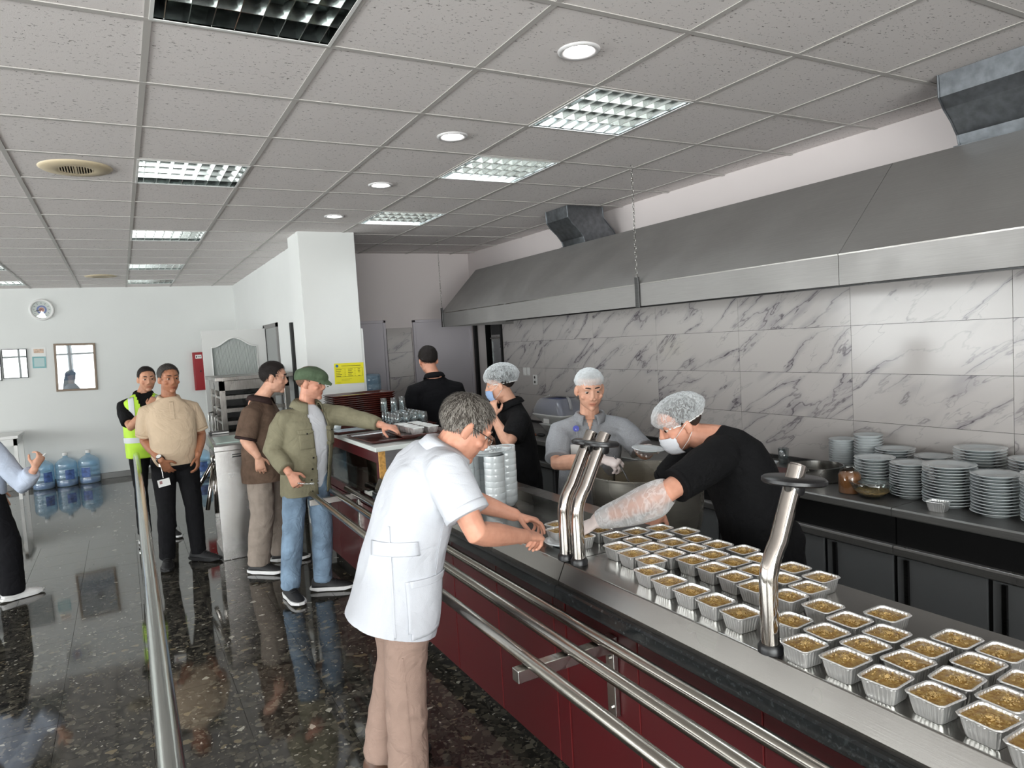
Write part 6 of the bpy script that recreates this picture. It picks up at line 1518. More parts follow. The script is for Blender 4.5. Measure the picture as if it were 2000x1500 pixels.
# ================= brown shirt person
def brown():
    s = 0.96; yw = -24; P = std((0.93,5.90), yw, s); L_ = leftv(yw); F_ = yawv(yw)
    hd = Head((1.065,5.845,1.540), -20, -8, 0, 1.02); neck = P(0.03,0,1.44); chest = P(0.03,0,1.24); pel = P(0.0,0,0.91)
    shR,shL = P(0.0,-0.205,1.352), P(0.03,0.20,1.352); elR,wrR = V((0.79,5.70,1.085)), V((0.86,5.63,0.955)); elL,wrL = P(0.08,0.26,1.12), P(0.24,0.20,1.0)
    arms = {'R':(shR,elR,wrR,(0.12,-0.05,-1),(0.2,0.95,0),(22,30,18),0.3),'L':(shL,elL,wrL,F_+V((0,0,-0.2)),-L_,relax,0.3)}
    hips = [P(0,0.10,0.90),P(0,-0.10,0.90)]; knees = [P(0.05,0.12,0.49),P(0.0,-0.12,0.49)]; ank = [P(0.06,0.15,0.10),P(-0.06,-0.14,0.10)]
    E_, f = person('person in a brown short-sleeved polo shirt looking towards the trays', (0.93,5.90), hd, neck, chest, pel, L_, L_, arms, (hips,knees,ank), SK_LIGHT, dict(wide=1.06,jaw=1.2), 0.25, 0.005, look=(0,-8), brow=BROWD, armk=1.12)
    hd.hair(E_, H_DARK, line_short(0.082,0.048,0.0,-0.05), 0.003, 0.014, 6, 0.003, strands=1500, slen=0.026)
    m = folds(plain('brown_suede_knit', (98,80,68), 0.9, spec=0.15, var=0.22, scale=18, bump=0.2, bscale=200)); me_dark = cloth('dark_brown_trim', (52,38,36))
    prof = [(-0.30,0.216,0.184,0.022),(-0.1,0.216,0.190,0.032),(0.12,0.222,0.200,0.045),(0.32,0.222,0.202,0.048),(0.52,0.214,0.176,0.028),(0.70,0.210,0.138,0.008),(0.86,0.188,0.108),(0.94,0.135,0.092),(1.0,0.080,0.076)]
    sl = [(shR,elR,wrR,0.92,0.086,0.082),(shL,elL,wrL,0.9,0.086,0.08)]; shirt(E_, f, L_, L_, prof, sl, m, seed=12, wr=0.007, fr=7)
    for a in sl: sleeve_hem(E_, a[0],a[1],a[2],0.96,0.080,me_dark)
    collar(E_, neck+V((0,0,0.0)), V((0.12,-0.05,1)), F_, me_dark, (0.072,0.076))
    t = cloth('taupe_chino', (150,138,128), 0.08); trousers(E_, hips, knees, ank, t, pel, L_, 8, 0.008, hem=0.085, top=0.106, knee=0.092, pw=0.176, pd=0.130, fr=9)
    for a,d in zip(ank,(yawv(-20),yawv(-42))): shoe(E_, a, d, SHOE_BLACK, SOLE_WHITE, 1.08)
    settle(E_)
brown()
# ================= person in the flat cap
def capman():
    s = 0.935; P = std((1.06,5.06), -66, s); yw = -66; L_ = leftv(yw); F_ = yawv(yw)
    hd = Head((1.172,5.055,1.512), -36, -8, 0, 1.0); neck = V((1.135,5.09,1.365)); chest = V((1.120,5.07,1.16)); pel = V((1.085,5.07,0.845))
    shR,shL = V((0.962,5.045,1.295)), V((1.302,5.125,1.298)); elR,wrR = V((0.872,5.06,1.065)), V((0.935,4.865,0.925)); elL,wrL = V((1.425,4.93,1.245)), V((1.565,4.72,1.192))
    arms = {'R':(shR,elR,wrR,(0.35,-0.28,-0.75),(0.35,0.9,0.1),(35,50,30),0.7),'L':(shL,elL,wrL,(0.55,-0.70,-0.18),(0.1,0.2,-1),((8,14,10),(14,22,14),(24,30,20),(32,36,22)),0.7)}
    hips = [V((1.165,5.085,0.84)),V((1.005,5.035,0.84))]; knees = [V((1.165,5.02,0.465)),V((0.955,5.02,0.465))]; ank = [V((1.150,5.07,0.10)),V((0.915,5.05,0.10))]
    E_, f = person('person in a green flat cap and khaki overshirt reaching for a tray', (1.06,5.06), hd, neck, chest, pel, L_, L_, arms, (hips,knees,ank), SK_PINK, dict(jaw=1.02), 0.3, 0.0046, look=(-6,-8), brow=BROWG)
    hd.hair(E_, H_SHAVE, line_short(0.085,0.05,0.002,-0.05), 0.0015, 0.002, 3, 0.001)
    # flat cap
    cm = cloth('olive_cap_cloth', (84,100,78), 0.12); mb = MB(); rings = []
    for z,rx,ry,yo in ((0.030,0.083,0.108,-0.012),(0.045,0.090,0.116,-0.008),(0.068,0.096,0.124,0.0),(0.090,0.092,0.120,0.0),(0.108,0.074,0.100,-0.008),(0.118,0.045,0.065,-0.018),(0.121,0.01,0.015,-0.02)):
        rings.append([hd.P(rx*math.cos(a), ry*math.sin(a)+yo, z-0.30*max(0,(ry*math.sin(a)+yo)-0.03)-0.02*max(0,-math.sin(a))) for a in [2*math.pi*i/32 for i in range(32)]])
    mb.loft(rings, True)
    rings = []
    for q in range(9):
        u = q/8; yy = 0.075+0.085*u; w_ = 0.078*math.sqrt(max(0.02,1-(u*0.95)**2.2)); z = 0.048-0.05*u
        rings.append([hd.P(w_*x, yy-0.03*abs(x)**2, z+zz-0.018*abs(x)**2) for x,zz in ((-1,0.0),(-0.6,0.010),(0,0.014),(0.6,0.010),(1,0.0),(0.6,-0.006),(0,-0.004),(-0.6,-0.006))])
    mb.loft(rings, True)
    me = remeshed(mb,'flat_cap',0.005,5,cm); wrinkle(me,0.002,22,(1,1,1),5); obj_of('flat_cap', me, E_)
    wt_ = cloth('white_tee', (222,224,230), 0.03); prof = [(-0.16,0.150,0.110),(0.1,0.152,0.116,0.004),(0.4,0.156,0.120,0.008),(0.72,0.150,0.114,0.004),(0.86,0.13,0.096),(0.95,0.09,0.082),(1.0,0.070,0.068)]
    shirt(E_, f, L_, L_, prof, [], wt_, seed=2, name='t_shirt', wr=0.006, tk=0.86)
    km = cloth('khaki_overshirt', (132,127,105), 0.08, 0.3, 260)
    pj = [(-0.24,0.186,0.135),(-0.1,0.184,0.136),(0.1,0.182,0.138,0.004),(0.35,0.184,0.140,0.006),(0.58,0.190,0.138,0.004),(0.74,0.192,0.128),(0.86,0.175,0.108),(0.93,0.130,0.092),(0.985,0.088,0.082)]
    sl = [(shR,elR,wrR,1.86,0.082,0.056),(shL,elL,wrL,1.88,0.080,0.050)]
    so = shirt(E_, f, L_, L_, pj, sl, km, seed=20, name='overshirt', wr=0.009, fr=8)
    me = so.data; bm = bmesh.new(); bm.from_mesh(me)
    # open front: remove a strip that widens towards the hem side, showing the white shirt
    O_ = f(0.98); 
    def openw(p):
        q = p-f(0.5); l_ = q.dot(L_); z = p.z; t = (1.37-z)/0.60
        c_ = 0.022-0.008*t; w_ = 0.088-0.040*t if t>0.08 else 0.09
        return q.dot(F_) > 0.02 and -w_*0.75 < l_-c_ < w_ and z < 1.40
    bmesh.ops.delete(bm, geom=[v for v in bm.verts if openw(v.co)], context='VERTS'); bm.to_mesh(me); bm.free()
    so.modifiers.new('s','SOLIDIFY').thickness = 0.006; so.modifiers[-1].offset = -1
    collar(E_, neck+V((0.0,0.0,-0.012)), V((0.05,-0.05,1)), F_, km, (0.080,0.082), 0.046, 0.55, 0.055)
    out = F_; ux = -L_                      # person's right on the left of the picture
    for sx,cx in ((-1,-0.098),(1,0.118)):
        c = f(0.56)+L_*cx
        decal(E_, me, c, L_, (0,0,1), 0.050, 0.058, km, 'chest_pocket', 0.004, 10, thick=0.004) if False else None
        decal(E_, me, c+V((0,0,-0.012)), L_, (0,0,1), 0.048, 0.052, km, 'chest_pocket', 0.003, 10, thick=0.004)
        decal(E_, me, c+V((0,0,0.052)), L_, (0,0,1), 0.052, 0.020, km, 'pocket_flap', 0.008, 10, thick=0.004, shape=lambda x,y: y > -1+0.75*abs(x)-0.02)
        bv = BVHTree.FromPolygons([x.co for x in me.vertices],[p.vertices for p in me.polygons]); h = bv.ray_cast(c+V((0,0,0.042))+F_*0.4,-F_,0.8)
        if h[0] is not None: button(E_, h[0]+F_*0.013, F_, MT['black'], 0.006)
    bv = BVHTree.FromPolygons([x.co for x in me.vertices],[p.vertices for p in me.polygons])
    for q in range(5):
        c = f(0.5-0.16*q) if 0.5-0.16*q > -0.3 else None
        h = bv.ray_cast(f(0.46-0.155*q)+L_*(-0.052)+F_*0.4,-F_,0.8)
        if h[0] is not None: button(E_, h[0]+F_*0.003, F_, MT['black'], 0.006)
    jm = folds(plain('blue_denim', (124,146,168), 0.85, spec=0.2, var=0.25, scale=9, bump=0.3, bscale=300),0.7,9.0); trousers(E_, hips, knees, ank, jm, pel, L_, 14, 0.007, hem=0.066, top=0.084, knee=0.072, pw=0.150, pd=0.106, fr=12)
    for a,d in zip(ank,(yawv(-28),yawv(-84))): shoe(E_, a, d, SHOE_BLACK, SOLE_WHITE, 1.08)
    settle(E_)
    # wrapped cutlery held in the lowered hand
    k = MB().tube([(0.975,4.815,0.855),(1.03,4.79,0.845),(1.075,4.775,0.842)],[0.006,0.005,0.010],8).build('wrapped_spoon', MT['film'], smooth=True); tag(k,'wrapped spoon held in the lowered hand of the capped person','spoon')
capman()
# ================= white-coated person leaning over the counter
def coatman():
    yw = -6; L_ = leftv(yw); F_ = yawv(yw)
    pel = V((0.870,2.530,0.93)); chest = V((0.955,2.450,1.215)); neck = V((1.042,2.395,1.352))
    sP, sC = leftv(-2), leftv(-8)
    hd = Head((1.110,2.372,1.422), -14, -36, 0, 1.02)
    shR,shL = V((0.968,2.262,1.320)), V((1.065,2.590,1.300)); elR,wrR = V((1.020,2.145,1.085)), V((1.290,2.290,0.990)); elL,wrL = V((1.215,2.690,1.090)), V((1.392,2.545,1.005))
    arms = {'R':(shR,elR,wrR,(0.86,0.42,-0.22),(0.0,0.35,-1),((45,55,30),(50,60,35),(55,60,35),(60,60,35)),0.8),'L':(shL,elL,wrL,(0.80,-0.52,-0.28),(0.0,-0.30,-1),((18,30,22),(28,38,25),(38,45,28),(45,48,30)),0.7)}
    hips = [V((0.865,2.625,0.91)),V((0.865,2.440,0.91))]; knees = [V((0.880,2.680,0.48)),V((0.845,2.490,0.48))]; ank = [V((0.80,2.72,0.10)),V((0.845,2.530,0.10))]
    E_, f = person('person in a short white coat and glasses leaning over the counter', (0.86,2.55), hd, neck, chest, pel, sP, sC, arms, (hips,knees,ank), SK_PINK, dict(wide=1.04,jaw=1.2,nose=1.1,ear=1.08), 0.08, 0.0042, look=(0,-12), brow=BROWG, armk=1.08)
    def ln(y):
        base = line_short(0.092,0.056,-0.006,-0.066)(y); return base
    ho = hd.hair(E_, H_DKGREY, ln, 0.004, 0.006, 9, 0.003, strands=4200, slen=0.036, mat2=H_LIGHTGREY, smix=0.55)
    # glasses
    g = empty('glasses'); g.parent = E_
    gm_ = MT['steel']
    for sx in (-1,1):
        c = hd.P(0.033*sx,0.098,0.004); X_, Z_ = hd.R@V((1,0,0)), hd.R@V((0,-0.12,1)).normalized()
        MB().tube([c+X_*0.024*math.cos(a)+Z_*0.018*math.sin(a) for a in [2*math.pi*i/20 for i in range(21)]],0.0012,6).build('lens_rim', gm_, g, smooth=True)
        m = MB(); m.add([c+X_*0.023*math.cos(2*math.pi*i/20)+Z_*0.017*math.sin(2*math.pi*i/20) for i in range(20)],[tuple(range(20))]); m.build('lens', MT['glass'], g)
        MB().tube([hd.P(0.057*sx,0.096,0.010),hd.P(0.076*sx,0.06,0.012),hd.P(0.084*sx,0.0,0.012),hd.P(0.083*sx,-0.03,-0.008)],0.0014,6).build('temple_arm', MT['black'], g, smooth=True)
    MB().tube([hd.P(-0.010,0.099,0.008),hd.P(0,0.102,0.011),hd.P(0.010,0.099,0.008)],0.0012,6).build('bridge', gm_, g, smooth=True)
    cm = folds(plain('white_coat_cloth', (206,209,216), 0.8, spec=0.2, var=0.02, bump=0.15, bscale=300),0.4,5.0)
    hem = V((-0.30,0.05,-1))
    f2 = spine_fn(pel, chest, neck, 0.62, hem)
    prof = [(-0.54,0.190,0.170,0.02),(-0.4,0.189,0.166,0.02),(-0.25,0.188,0.160,0.016),(-0.05,0.186,0.152,0.01),(0.15,0.184,0.146,0.010),(0.35,0.188,0.142,0.008),(0.55,0.196,0.136,0.0),(0.72,0.200,0.124,-0.008),(0.85,0.182,0.106,-0.008),(0.93,0.135,0.094,-0.004),(0.99,0.084,0.080)]
    sl = [(shR,elR,wrR,0.68,0.086,0.080),(shL,elL,wrL,0.68,0.082,0.076)]
    so = shirt(E_, f2, sP, sC, prof, sl, cm, seed=31, name='white_coat', vox=0.0075, wr=0.007, fr=6.5, it=5)
    for a in sl: sleeve_hem(E_, a[0],a[1],a[2],0.66,0.080,cm, w_=0.016)
    up = (hd.P(0,-0.02,-0.05)-neck).normalized()
    collar(E_, neck-up*0.012, up, F_, cm, (0.072,0.074), 0.032, 0.35, 0.050)
    me = so.data; cw = V((0.49,-0.87,0)).normalized()       # near side of the coat, turned to the queue
    # raised seams and patch pocket on the near side
    out = V((0.25,-1,0)).normalized(); ux = V((1,0.25,0)).normalized()
    pk = V((0.905,2.36,0.79)); tl_ = V((0.16,0.02,1))
    decal(E_, me, pk, ux, tl_, 0.085, 0.110, cm, 'patch_pocket', 0.003, 16, thick=0.004, shape=lambda x,y: not (y < -0.75 and abs(x) > 0.80+0.25*(-0.75-y)/-0.25*-1))
    decal(E_, me, pk+tl_.normalized()*0.098, ux, tl_, 0.086, 0.012, cm, 'pocket_hem', 0.007, 12, thick=0.002)
    bx = V((-0.55,-0.85,0)).normalized(); bu = V((0.85,-0.55,0)).normalized()
    decal(E_, me, V((0.800,2.40,0.80)), bu, V((0.17,0.02,1)), 0.0035, 0.30, cm, 'back_seam', 0.002, 40, thick=0.002)
    decal(E_, me, V((0.80,2.38,1.02)), bu, V((0.17,0.02,1)), 0.095, 0.026, cm, 'half_belt', 0.004, 12, thick=0.003)
    decal(E_, me, V((0.955,2.30,0.98)), ux, V((0.30,0.02,1)), 0.003, 0.14, cm, 'side_seam', 0.002, 30, thick=0.002)
    t = cloth('fawn_trouser', (158,134,122), 0.03); tr_ = trousers(E_, hips, knees, ank, t, pel, sP, 18, 0.008, hem=0.078, top=0.092, knee=0.078, pw=0.150, pd=0.105, fr=8)
    decal(E_, tr_.data, V((0.86,2.50,0.34)), V((0.9,-0.45,0)), V((0.0,0.02,1)), 0.0022, 0.26, t, 'trouser_seam', 0.0015, 40, thick=0.0015)
    br = plain('brown_leather', (92,66,52), 0.5)
    for a,d in zip(ank,(yawv(10),yawv(-8))): shoe(E_, a, d, br, SOLE_BLACK, 1.05)
    settle(E_)
coatman()
# ================= leaning server in black with mask and plastic sleeve
def server():
    yw = 168; L_ = leftv(yw); F_ = yawv(yw)
    pel = V((2.335,2.085,0.85)); chest = V((2.255,2.130,1.130)); neck = V((2.170,2.205,1.275))
    sP, sC = leftv(160), leftv(176)
    hd = Head((2.080,2.278,1.335), 160, -22, 0, 0.99)
    shL,shR = V((2.105,2.065,1.245)), V((2.280,2.380,1.215)); elL,wrL = V((1.810,2.060,1.120)), V((1.632,2.285,0.990)); elR,wrR = V((2.20,2.55,1.00)), V((2.08,2.42,0.93))
    arms = {'L':(shL,elL,wrL,(-0.80,0.25,-0.32),(0.1,0.25,-1),((14,22,14),(16,26,16),(22,30,18),(28,32,20)),0.5),'R':(shR,elR,wrR,(-0.8,-0.3,-0.3),(0,0.3,-1),relax,0.3)}
    hips = [V((2.36,1.985,0.84)),V((2.41,2.165,0.84))]; knees = [V((2.36,1.97,0.46)),V((2.44,2.17,0.46))]; ank = [V((2.42,1.97,0.10)),V((2.50,2.17,0.10))]
    E_, f = person('person in black leaning in with hairnet, white mask and a clear plastic sleeve', (2.42,2.07), hd, neck, chest, pel, sP, sC, arms, (hips,knees,ank), SK_PINK, dict(jaw=1.0,nl=0.75), 0.15, 0.0046, gloved='L', look=(10,-10), brow=BROWD, armk=1.12)
    hd.hair(E_, H_BROWN, line_short(0.082,0.045,-0.008,-0.056), 0.002, 0.004, 5, 0.001)
    hairnet(hd, E_, MT['net'], (0.097,0.128,0.084), (0,-0.020,0.046), 0.0); face_mask(hd, E_, MT['mask_white'])
    m = cloth('black_tee', (22,22,25), 0.1, 0.2, 250); prof = [(-0.50,0.186,0.140),(-0.3,0.184,0.140),(-0.1,0.180,0.138,0.004),(0.12,0.180,0.136,0.01),(0.35,0.184,0.132,0.008),(0.55,0.192,0.126,0.0),(0.72,0.198,0.122,-0.006),(0.85,0.185,0.110,-0.008),(0.93,0.140,0.094,-0.004),(1.0,0.078,0.076)]
    sl = [(shL,elL,wrL,0.82,0.088,0.068),(shR,elR,wrR,0.8,0.080,0.072)]
    shirt(E_, f, sP, sC, prof, sl, m, seed=41, wr=0.009, fr=6)
    for a in sl: sleeve_hem(E_, a[0],a[1],a[2],0.84,0.068,m)
    mb = MB(); hand_shape(mb, wrL, arms['L'][3], arms['L'][4], -1, 1.06, arms['L'][5], 0.5); limb(mb,[wrL-(wrL-elL).normalized()*0.05,wrL],[0.036,0.034]); obj_of('glove', remeshed(mb,'glove',0.0042,3,MT['glove']), E_)
    # clear gauntlet puffed around the forearm
    pts = [along(elL,wrL,t) for t in (-0.02,0.04,0.15,0.35,0.6,0.85,0.98)]; rs = [0.050,0.060,0.074,0.072,0.062,0.050,0.038]
    mb = MB(); rings = []; d = (wrL-elL).normalized(); u = d.orthogonal().normalized(); v = d.cross(u)
    for p,r in zip(pts,rs):
        rings.append([p+u*(r*math.cos(a)*(1+0.07*noise.noise(V((p.x*20,math.cos(a)*3,math.sin(a)*3)))))+v*(r*math.sin(a)*(1+0.09*noise.noise(V((p.y*20,math.sin(a)*3,math.cos(a)*3)))))-V((0,0,0.012 if r>0.06 else 0)) for a in [2*math.pi*i/28 for i in range(28)]])
    mb.loft(rings, False); g = mb.build('plastic_sleeve', MT['sleeve_film'], E_, smooth=True); ss = g.modifiers.new('s','SUBSURF'); ss.levels = 2; ss.render_levels = 2
    t = cloth('black_work_trouser', (24,24,26), 0.1); trousers(E_, hips, knees, ank, t, pel, sP, 28, 0.006, 0.01)
    for a,d in zip(ank,(yawv(170),yawv(165))): shoe(E_, a, d, SHOE_BLACK, SOLE_BLACK)
    settle(E_)
server()
# ================= server in a grey polo ladling from the pot
def greywoman():
    yw = 236; L_ = leftv(yw); F_ = yawv(yw)
    pel = V((2.450,3.500,0.82)); chest = V((2.432,3.450,1.08)); neck = V((2.400,3.390,1.272))
    hd = Head((2.372,3.335,1.422), 246, -14, 0, 0.97)
    shR,shL = V((2.235,3.480,1.200)), V((2.560,3.285,1.200)); elR,wrR = V((2.135,3.36,1.015)), V((2.215,3.045,1.070)); elL,wrL = V((2.585,3.13,1.045)), V((2.475,2.955,1.095))
    arms = {'R':(shR,elR,wrR,(0.28,-0.55,-0.12),(0.3,0.2,-0.9),fist,0.8),'L':(shL,elL,wrL,(-0.75,-0.45,-0.05),(0.1,-0.3,0.9),((6,10,8),(6,10,8),(8,12,8),(10,14,8)),0.2)}
    hips = [V((2.525,3.455,0.80)),V((2.375,3.545,0.80))]; knees = [V((2.535,3.45,0.43)),V((2.365,3.55,0.43))]; ank = [V((2.545,3.48,0.09)),V((2.375,3.58,0.09))]
    E_, f = person('person in a grey polo shirt and hairnet holding a plate over the pot', (2.45,3.50), hd, neck, chest, pel, L_, L_, arms, (hips,knees,ank), SK_LIGHT, dict(wide=1.06,jaw=0.85,nose=0.85,nl=0.55,cheek=0.85), 0.0, 0.0044, gloved='RL', look=(-4,-22), brow=BROWD, lips=(0.98,0.70,0.68), armk=1.08)
    hd.hair(E_, H_BROWN, lambda y: line_net(y)+(0.035 if y>0 else 0), 0.002, 0.006, 5, 0.001)
    hairnet(hd, E_, MT['net_dense'], (0.089,0.113,0.086), (0,-0.020,0.044), 0.26)
    m = folds(plain('grey_melange', (144,146,150), 0.9, spec=0.15, var=0.10, scale=180, bump=0.15, bscale=300))
    prof = [(-0.42,0.205,0.165),(-0.2,0.200,0.160),(0.0,0.192,0.152,0.006),(0.2,0.184,0.144,0.012),(0.4,0.186,0.150,0.020),(0.58,0.190,0.152,0.026),(0.72,0.188,0.132,0.012),(0.86,0.172,0.102),(0.94,0.120,0.084),(1.0,0.072,0.068)]
    sl = [(shR,elR,wrR,0.80,0.072,0.072),(shL,elL,wrL,0.80,0.072,0.070)]
    so = shirt(E_, f, L_, L_, prof, sl, m, seed=51, wr=0.006, fr=8)
    for a in sl: sleeve_hem(E_, a[0],a[1],a[2],0.82,0.071,m)
    collar(E_, neck, V((-0.1,-0.12,1)), F_, m, (0.068,0.072), 0.012, 0.45, 0.036, 0.032)
    me = so.data
    # open neck of the polo: skin triangle
    decal(E_, me, f(0.90)+F_*0.06, L_, (0,0,1), 0.030, 0.050, plain('skin_light_plain', (206,160,136), 0.5), 'open_neck', 0.003, 10, thick=0.001, shape=lambda x,y: abs(x) < 0.5+0.5*y+0.05)
    decal(E_, me, f(0.70)+F_*0.06, L_, (0,0,1), 0.014, 0.060, m, 'placket', 0.003, 8, thick=0.002)
    bv = BVHTree.FromPolygons([x.co for x in me.vertices],[p.vertices for p in me.polygons])
    def on(p): 
        h = bv.ray_cast(p+F_*0.4,-F_,0.8); return h[0]
    b = empty('id_badge'); b.parent = E_
    r0 = on(f(0.86)-L_*0.082); c0 = on(f(0.62)-L_*0.070)
    if r0 and c0:
        MB().cyl(r0,r0+F_*0.010,0.018,n=20).build('badge_reel', plain('badge_blue', (44,56,170), 0.35), b); MB().tube([r0+F_*0.008,r0.lerp(c0,0.6)+F_*0.012,c0+V((0,0,0.03))+F_*0.010],0.003,6).build('badge_strap', MT['film'], b)
        MB().obox(c0+F_*0.010,-L_*0.045,F_*0.001,V((0,0,0.028))).build('badge_card', MT['paper'], b)
    m2 = cloth('grey_apron_skirt', (120,124,130), 0.08); trousers(E_, hips, knees, ank, cloth('grey_trouser', (96,98,104)), pel, L_, 33, 0.006, 0.011)
    for a,d in zip(ank,(yawv(236),yawv(240))): shoe(E_, a, d, SHOE_BLACK, SOLE_BLACK)
    for s_,side in (('R',1),('L',-1)):
        a = arms[s_]; mb = MB(); hand_shape(mb, a[2], a[3], a[4], side, 1.04, a[5], a[6]); d = (V(a[2])-V(a[1])).normalized(); limb(mb,[V(a[2])-d*0.05,V(a[2])],[0.036,0.034]); obj_of('glove', remeshed(mb,'glove',0.0044,3,MT['glove']), E_)
    settle(E_)
    p = obj_of('plate', plate_mesh(0.088,0.014,'china'), None, (2.385,2.855,1.112)); p.rotation_euler = (0.10,0.06,0); tag(p,'white plate held over the pot by the person in grey','plate')
    l_ = MB().tube([(2.262,2.985,1.085),(2.275,2.93,1.01),(2.30,2.88,0.90),(2.33,2.86,0.80)],0.0045,8).ell((2.35,2.86,0.77),(0.04,0.04,0.025),14,8).build('ladle', MT['steel_dark'], smooth=True); tag(l_,'thin steel ladle dipping into the big pot','ladle')
greywoman()
# ================= masked person in black at the far side
def maskwoman():
    yw = 158; L_ = leftv(yw); F_ = yawv(yw)
    pel = V((2.420,4.30,0.80)); chest = V((2.405,4.30,1.08)); neck = V((2.375,4.315,1.290))
    hd = Head((2.305,4.330,1.425), 152, -10, 0, 0.97)
    shL,shR = V((2.352,4.155,1.205)), V((2.450,4.480,1.205)); elL,wrL = V((2.215,4.075,1.040)), V((2.205,4.255,1.215)); elR,wrR = V((2.33,4.58,0.98)), V((2.18,4.42,1.0))
    arms = {'L':(shL,elL,wrL,(0.05,0.25,0.9),(0.6,0.5,-0.1),(40,55,30),0.6),'R':(shR,elR,wrR,(-0.9,-0.2,0),(0,0,-1),relax,0.3)}
    hips = [V((2.40,4.21,0.78)),V((2.45,4.38,0.78))]; knees = [V((2.40,4.20,0.42)),V((2.46,4.39,0.42))]; ank = [V((2.43,4.20,0.09)),V((2.48,4.39,0.09))]
    E_, f = person('person in black with hairnet and blue mask, hand raised to the face', (2.43,4.30), hd, neck, chest, pel, L_, L_, arms, (hips,knees,ank), SK_LIGHT, dict(), 0.0, 0.005, brow=BROWD)
    hd.hair(E_, H_DARK, line_net, 0.010, 0.020, 5, 0.003)
    hairnet(hd, E_, MT['net'], (0.100,0.135,0.106), (0,-0.030,0.052), 0.05); face_mask(hd, E_, MT['mask_blue'])
    m = cloth('black_tunic', (23,23,26), 0.1); prof = [(-0.75,0.19,0.15),(-0.4,0.195,0.155),(-0.1,0.190,0.150),(0.15,0.178,0.140,0.006),(0.4,0.176,0.142,0.014),(0.6,0.180,0.142,0.016),(0.75,0.178,0.122,0.004),(0.87,0.160,0.100),(0.94,0.115,0.084),(1.0,0.070,0.066)]
    sl = [(shL,elL,wrL,0.72,0.080,0.078),(shR,elR,wrR,0.72,0.080,0.076)]; shirt(E_, f, L_, L_, prof, sl, m, seed=61, wr=0.008, fr=7)
    trousers(E_, hips, knees, ank, m, pel, L_, 37, 0.006, 0.011)
    collar(E_, neck, (-0.2,0.05,1), F_, m, (0.068,0.070), 0.03, 0.5)
    for a,d in zip(ank,(yawv(158),yawv(160))): shoe(E_, a, d, SHOE_BLACK, SOLE_BLACK)
    settle(E_)
maskwoman()
# ================= person in black seen from behind
def backman():
    yw = 76; s = 0.985; P = std((2.45,5.80), yw, s); L_ = leftv(yw); F_ = yawv(yw)
    hd = Head((2.400,5.83,1.590), 84, -14, 0, 1.0); neck = V((2.425,5.775,1.452)); chest = P(0.0,0,1.24); pel = P(0,0,0.92)
    shL,shR = V((2.240,5.815,1.350)), V((2.615,5.725,1.345)); elL,wrL = V((2.195,5.83,1.13)), V((2.31,6.02,1.03)); elR,wrR = V((2.66,5.78,1.12)), V((2.58,5.98,1.02))
    arms = {'L':(shL,elL,wrL,(0.4,0.8,0),(0,0,-1),relax,0.3),'R':(shR,elR,wrR,(-0.3,0.9,0),(0,0,-1),relax,0.3)}
    hips = [P(0,0.09,0.9),P(0,-0.09,0.9)]; knees = [P(0.02,0.10,0.49),P(0.02,-0.10,0.49)]; ank = [P(-0.02,0.11,0.09),P(-0.02,-0.11,0.09)]
    E_, f = person('person in a black short-sleeved shirt seen from behind near the pale doors', (2.45,5.80), hd, neck, chest, pel, L_, L_, arms, (hips,knees,ank), SK_PINK, dict(), 0.3, 0.0058, brow=BROWD)
    hd.hair(E_, H_DARK, line_short(0.085,0.05,-0.004,-0.050), 0.005, 0.012, 8, 0.003, strands=1500, slen=0.024)
    m = cloth('navy_black_knit', (24,24,30), 0.1); prof = [(-0.25,0.178,0.125),(0.0,0.180,0.130),(0.3,0.186,0.132),(0.6,0.200,0.130),(0.75,0.204,0.122),(0.87,0.180,0.104),(0.94,0.130,0.088),(1.0,0.074,0.070)]
    sl = [(shL,elL,wrL,0.82,0.080,0.080),(shR,elR,wrR,0.82,0.080,0.080)]; shirt(E_, f, L_, L_, prof, sl, m, seed=71, vox=0.01)
    collar(E_, neck, (0,0.1,1), F_, m, (0.066,0.068), 0.028)
    trousers(E_, hips, knees, ank, cloth('charcoal_trouser', (40,40,44)), pel, L_, 44, 0.006, 0.011)
    for a,d in zip(ank,(yawv(76),yawv(76))): shoe(E_, a, d, SHOE_BLACK, SOLE_BLACK)
    settle(E_)
backman()
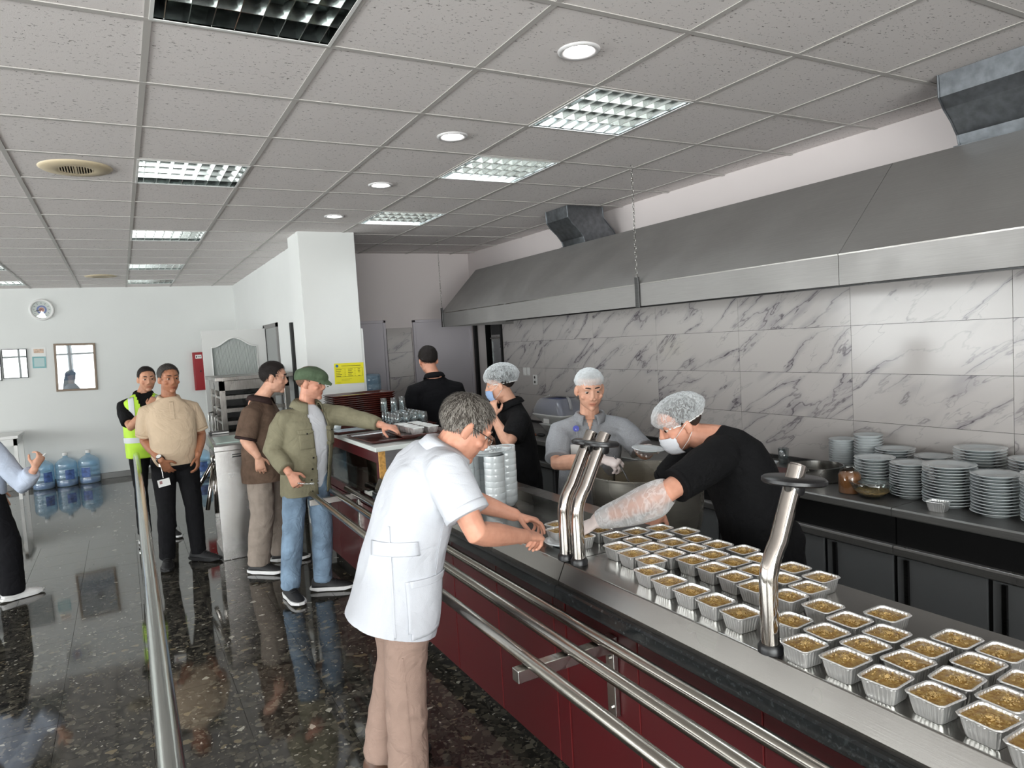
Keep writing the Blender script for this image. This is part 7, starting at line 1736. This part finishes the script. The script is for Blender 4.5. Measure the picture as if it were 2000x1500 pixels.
# ================= person with long dark hair at the left edge
def girl():
    yw = 20; s = 0.93; P = std((-0.96,6.44), yw, s); L_ = leftv(yw); F_ = yawv(yw)
    hd = Head((-0.955,6.46,1.475), 30, -12, 0, 0.97); neck = P(0,0,1.43); chest = P(0.0,0,1.24); pel = P(0,0,0.92)
    shR,shL = P(-0.01,-0.17,1.36), P(-0.01,0.17,1.36); elR,wrR = V((-0.665,6.24,0.885)), V((-0.625,6.12,1.005)); elR,wrR = V((-0.70,6.26,0.875)), V((-0.615,6.17,1.00)); elL,wrL = P(0.0,0.22,1.06), P(0.10,0.16,0.88)
    arms = {'R':(shR,elR,wrR,(0.35,0.15,0.6),(-0.6,0.6,0.2),grip,0.8),'L':(shL,elL,wrL,(0.3,0.1,-0.8),(0,-1,0),relax,0.3)}
    hips = [P(0,0.085,0.9),P(0,-0.085,0.9)]; knees = [P(-0.04,0.10,0.48),P(0.09,-0.10,0.49)]; ank = [P(-0.16,0.10,0.10),P(0.09,-0.08,0.09)]
    E_, f = person('person in a pale blue shirt and black trousers at the left edge', (-0.96,6.44), hd, neck, chest, pel, L_, L_, arms, (hips,knees,ank), SK_LIGHT, dict(), 0.0, 0.0058, brow=BROWD)
    hd.hair(E_, H_DARK, line_net, 0.012, 0.012, 5, 0.003)
    mb = MB(); B_ = lambda x,y,z: hd.P(x,y,z)
    rings = []
    for z,w_,d_,yo in ((0.03,0.085,0.05,-0.05),(-0.05,0.092,0.05,-0.075),(-0.12,0.105,0.048,-0.085),(-0.20,0.120,0.045,-0.095),(-0.30,0.118,0.038,-0.11),(-0.38,0.09,0.028,-0.12),(-0.43,0.05,0.018,-0.12)):
        rings.append([hd.c+hd.R@V((1,0,0))*(w_*math.cos(a)*(1+0.08*math.sin(9*a)))+yawv(30)*(yo+d_*math.sin(a)*(1+0.1*math.sin(11*a)))+V((0,0,z)) for a in [2*math.pi*i/36 for i in range(36)]])
    mb.loft(rings, True); mb.build('long_hair', H_DARK, E_, smooth=True)
    m = cloth('pale_blue_cotton', (184,194,212), 0.05); prof = [(-0.1,0.165,0.125),(0.1,0.168,0.128),(0.4,0.170,0.130),(0.65,0.172,0.124),(0.8,0.165,0.108),(0.9,0.13,0.09),(1.0,0.07,0.066)]
    sl = [(shR,elR,wrR,1.80,0.076,0.060),(shL,elL,wrL,1.7,0.074,0.056)]; shirt(E_, f, L_, L_, prof, sl, m, seed=81, vox=0.01, wr=0.008, fr=8)
    trousers(E_, hips, knees, ank, cloth('black_wide_trouser', (28,28,34)), pel, L_, 48, 0.006, 0.011, hem=0.085, knee=0.085, top=0.092)
    for a,d in zip(ank,(yawv(20),yawv(25))): shoe(E_, a, d, SOLE_WHITE, SOLE_WHITE, 0.98)
    settle(E_)
    k = MB().tube([(-0.575,6.20,1.07),(-0.54,6.19,1.10)],0.006,8).build('pen', MT['paper'], smooth=True); tag(k,'thin pale pen held by the person at the left edge','pen')
girl()
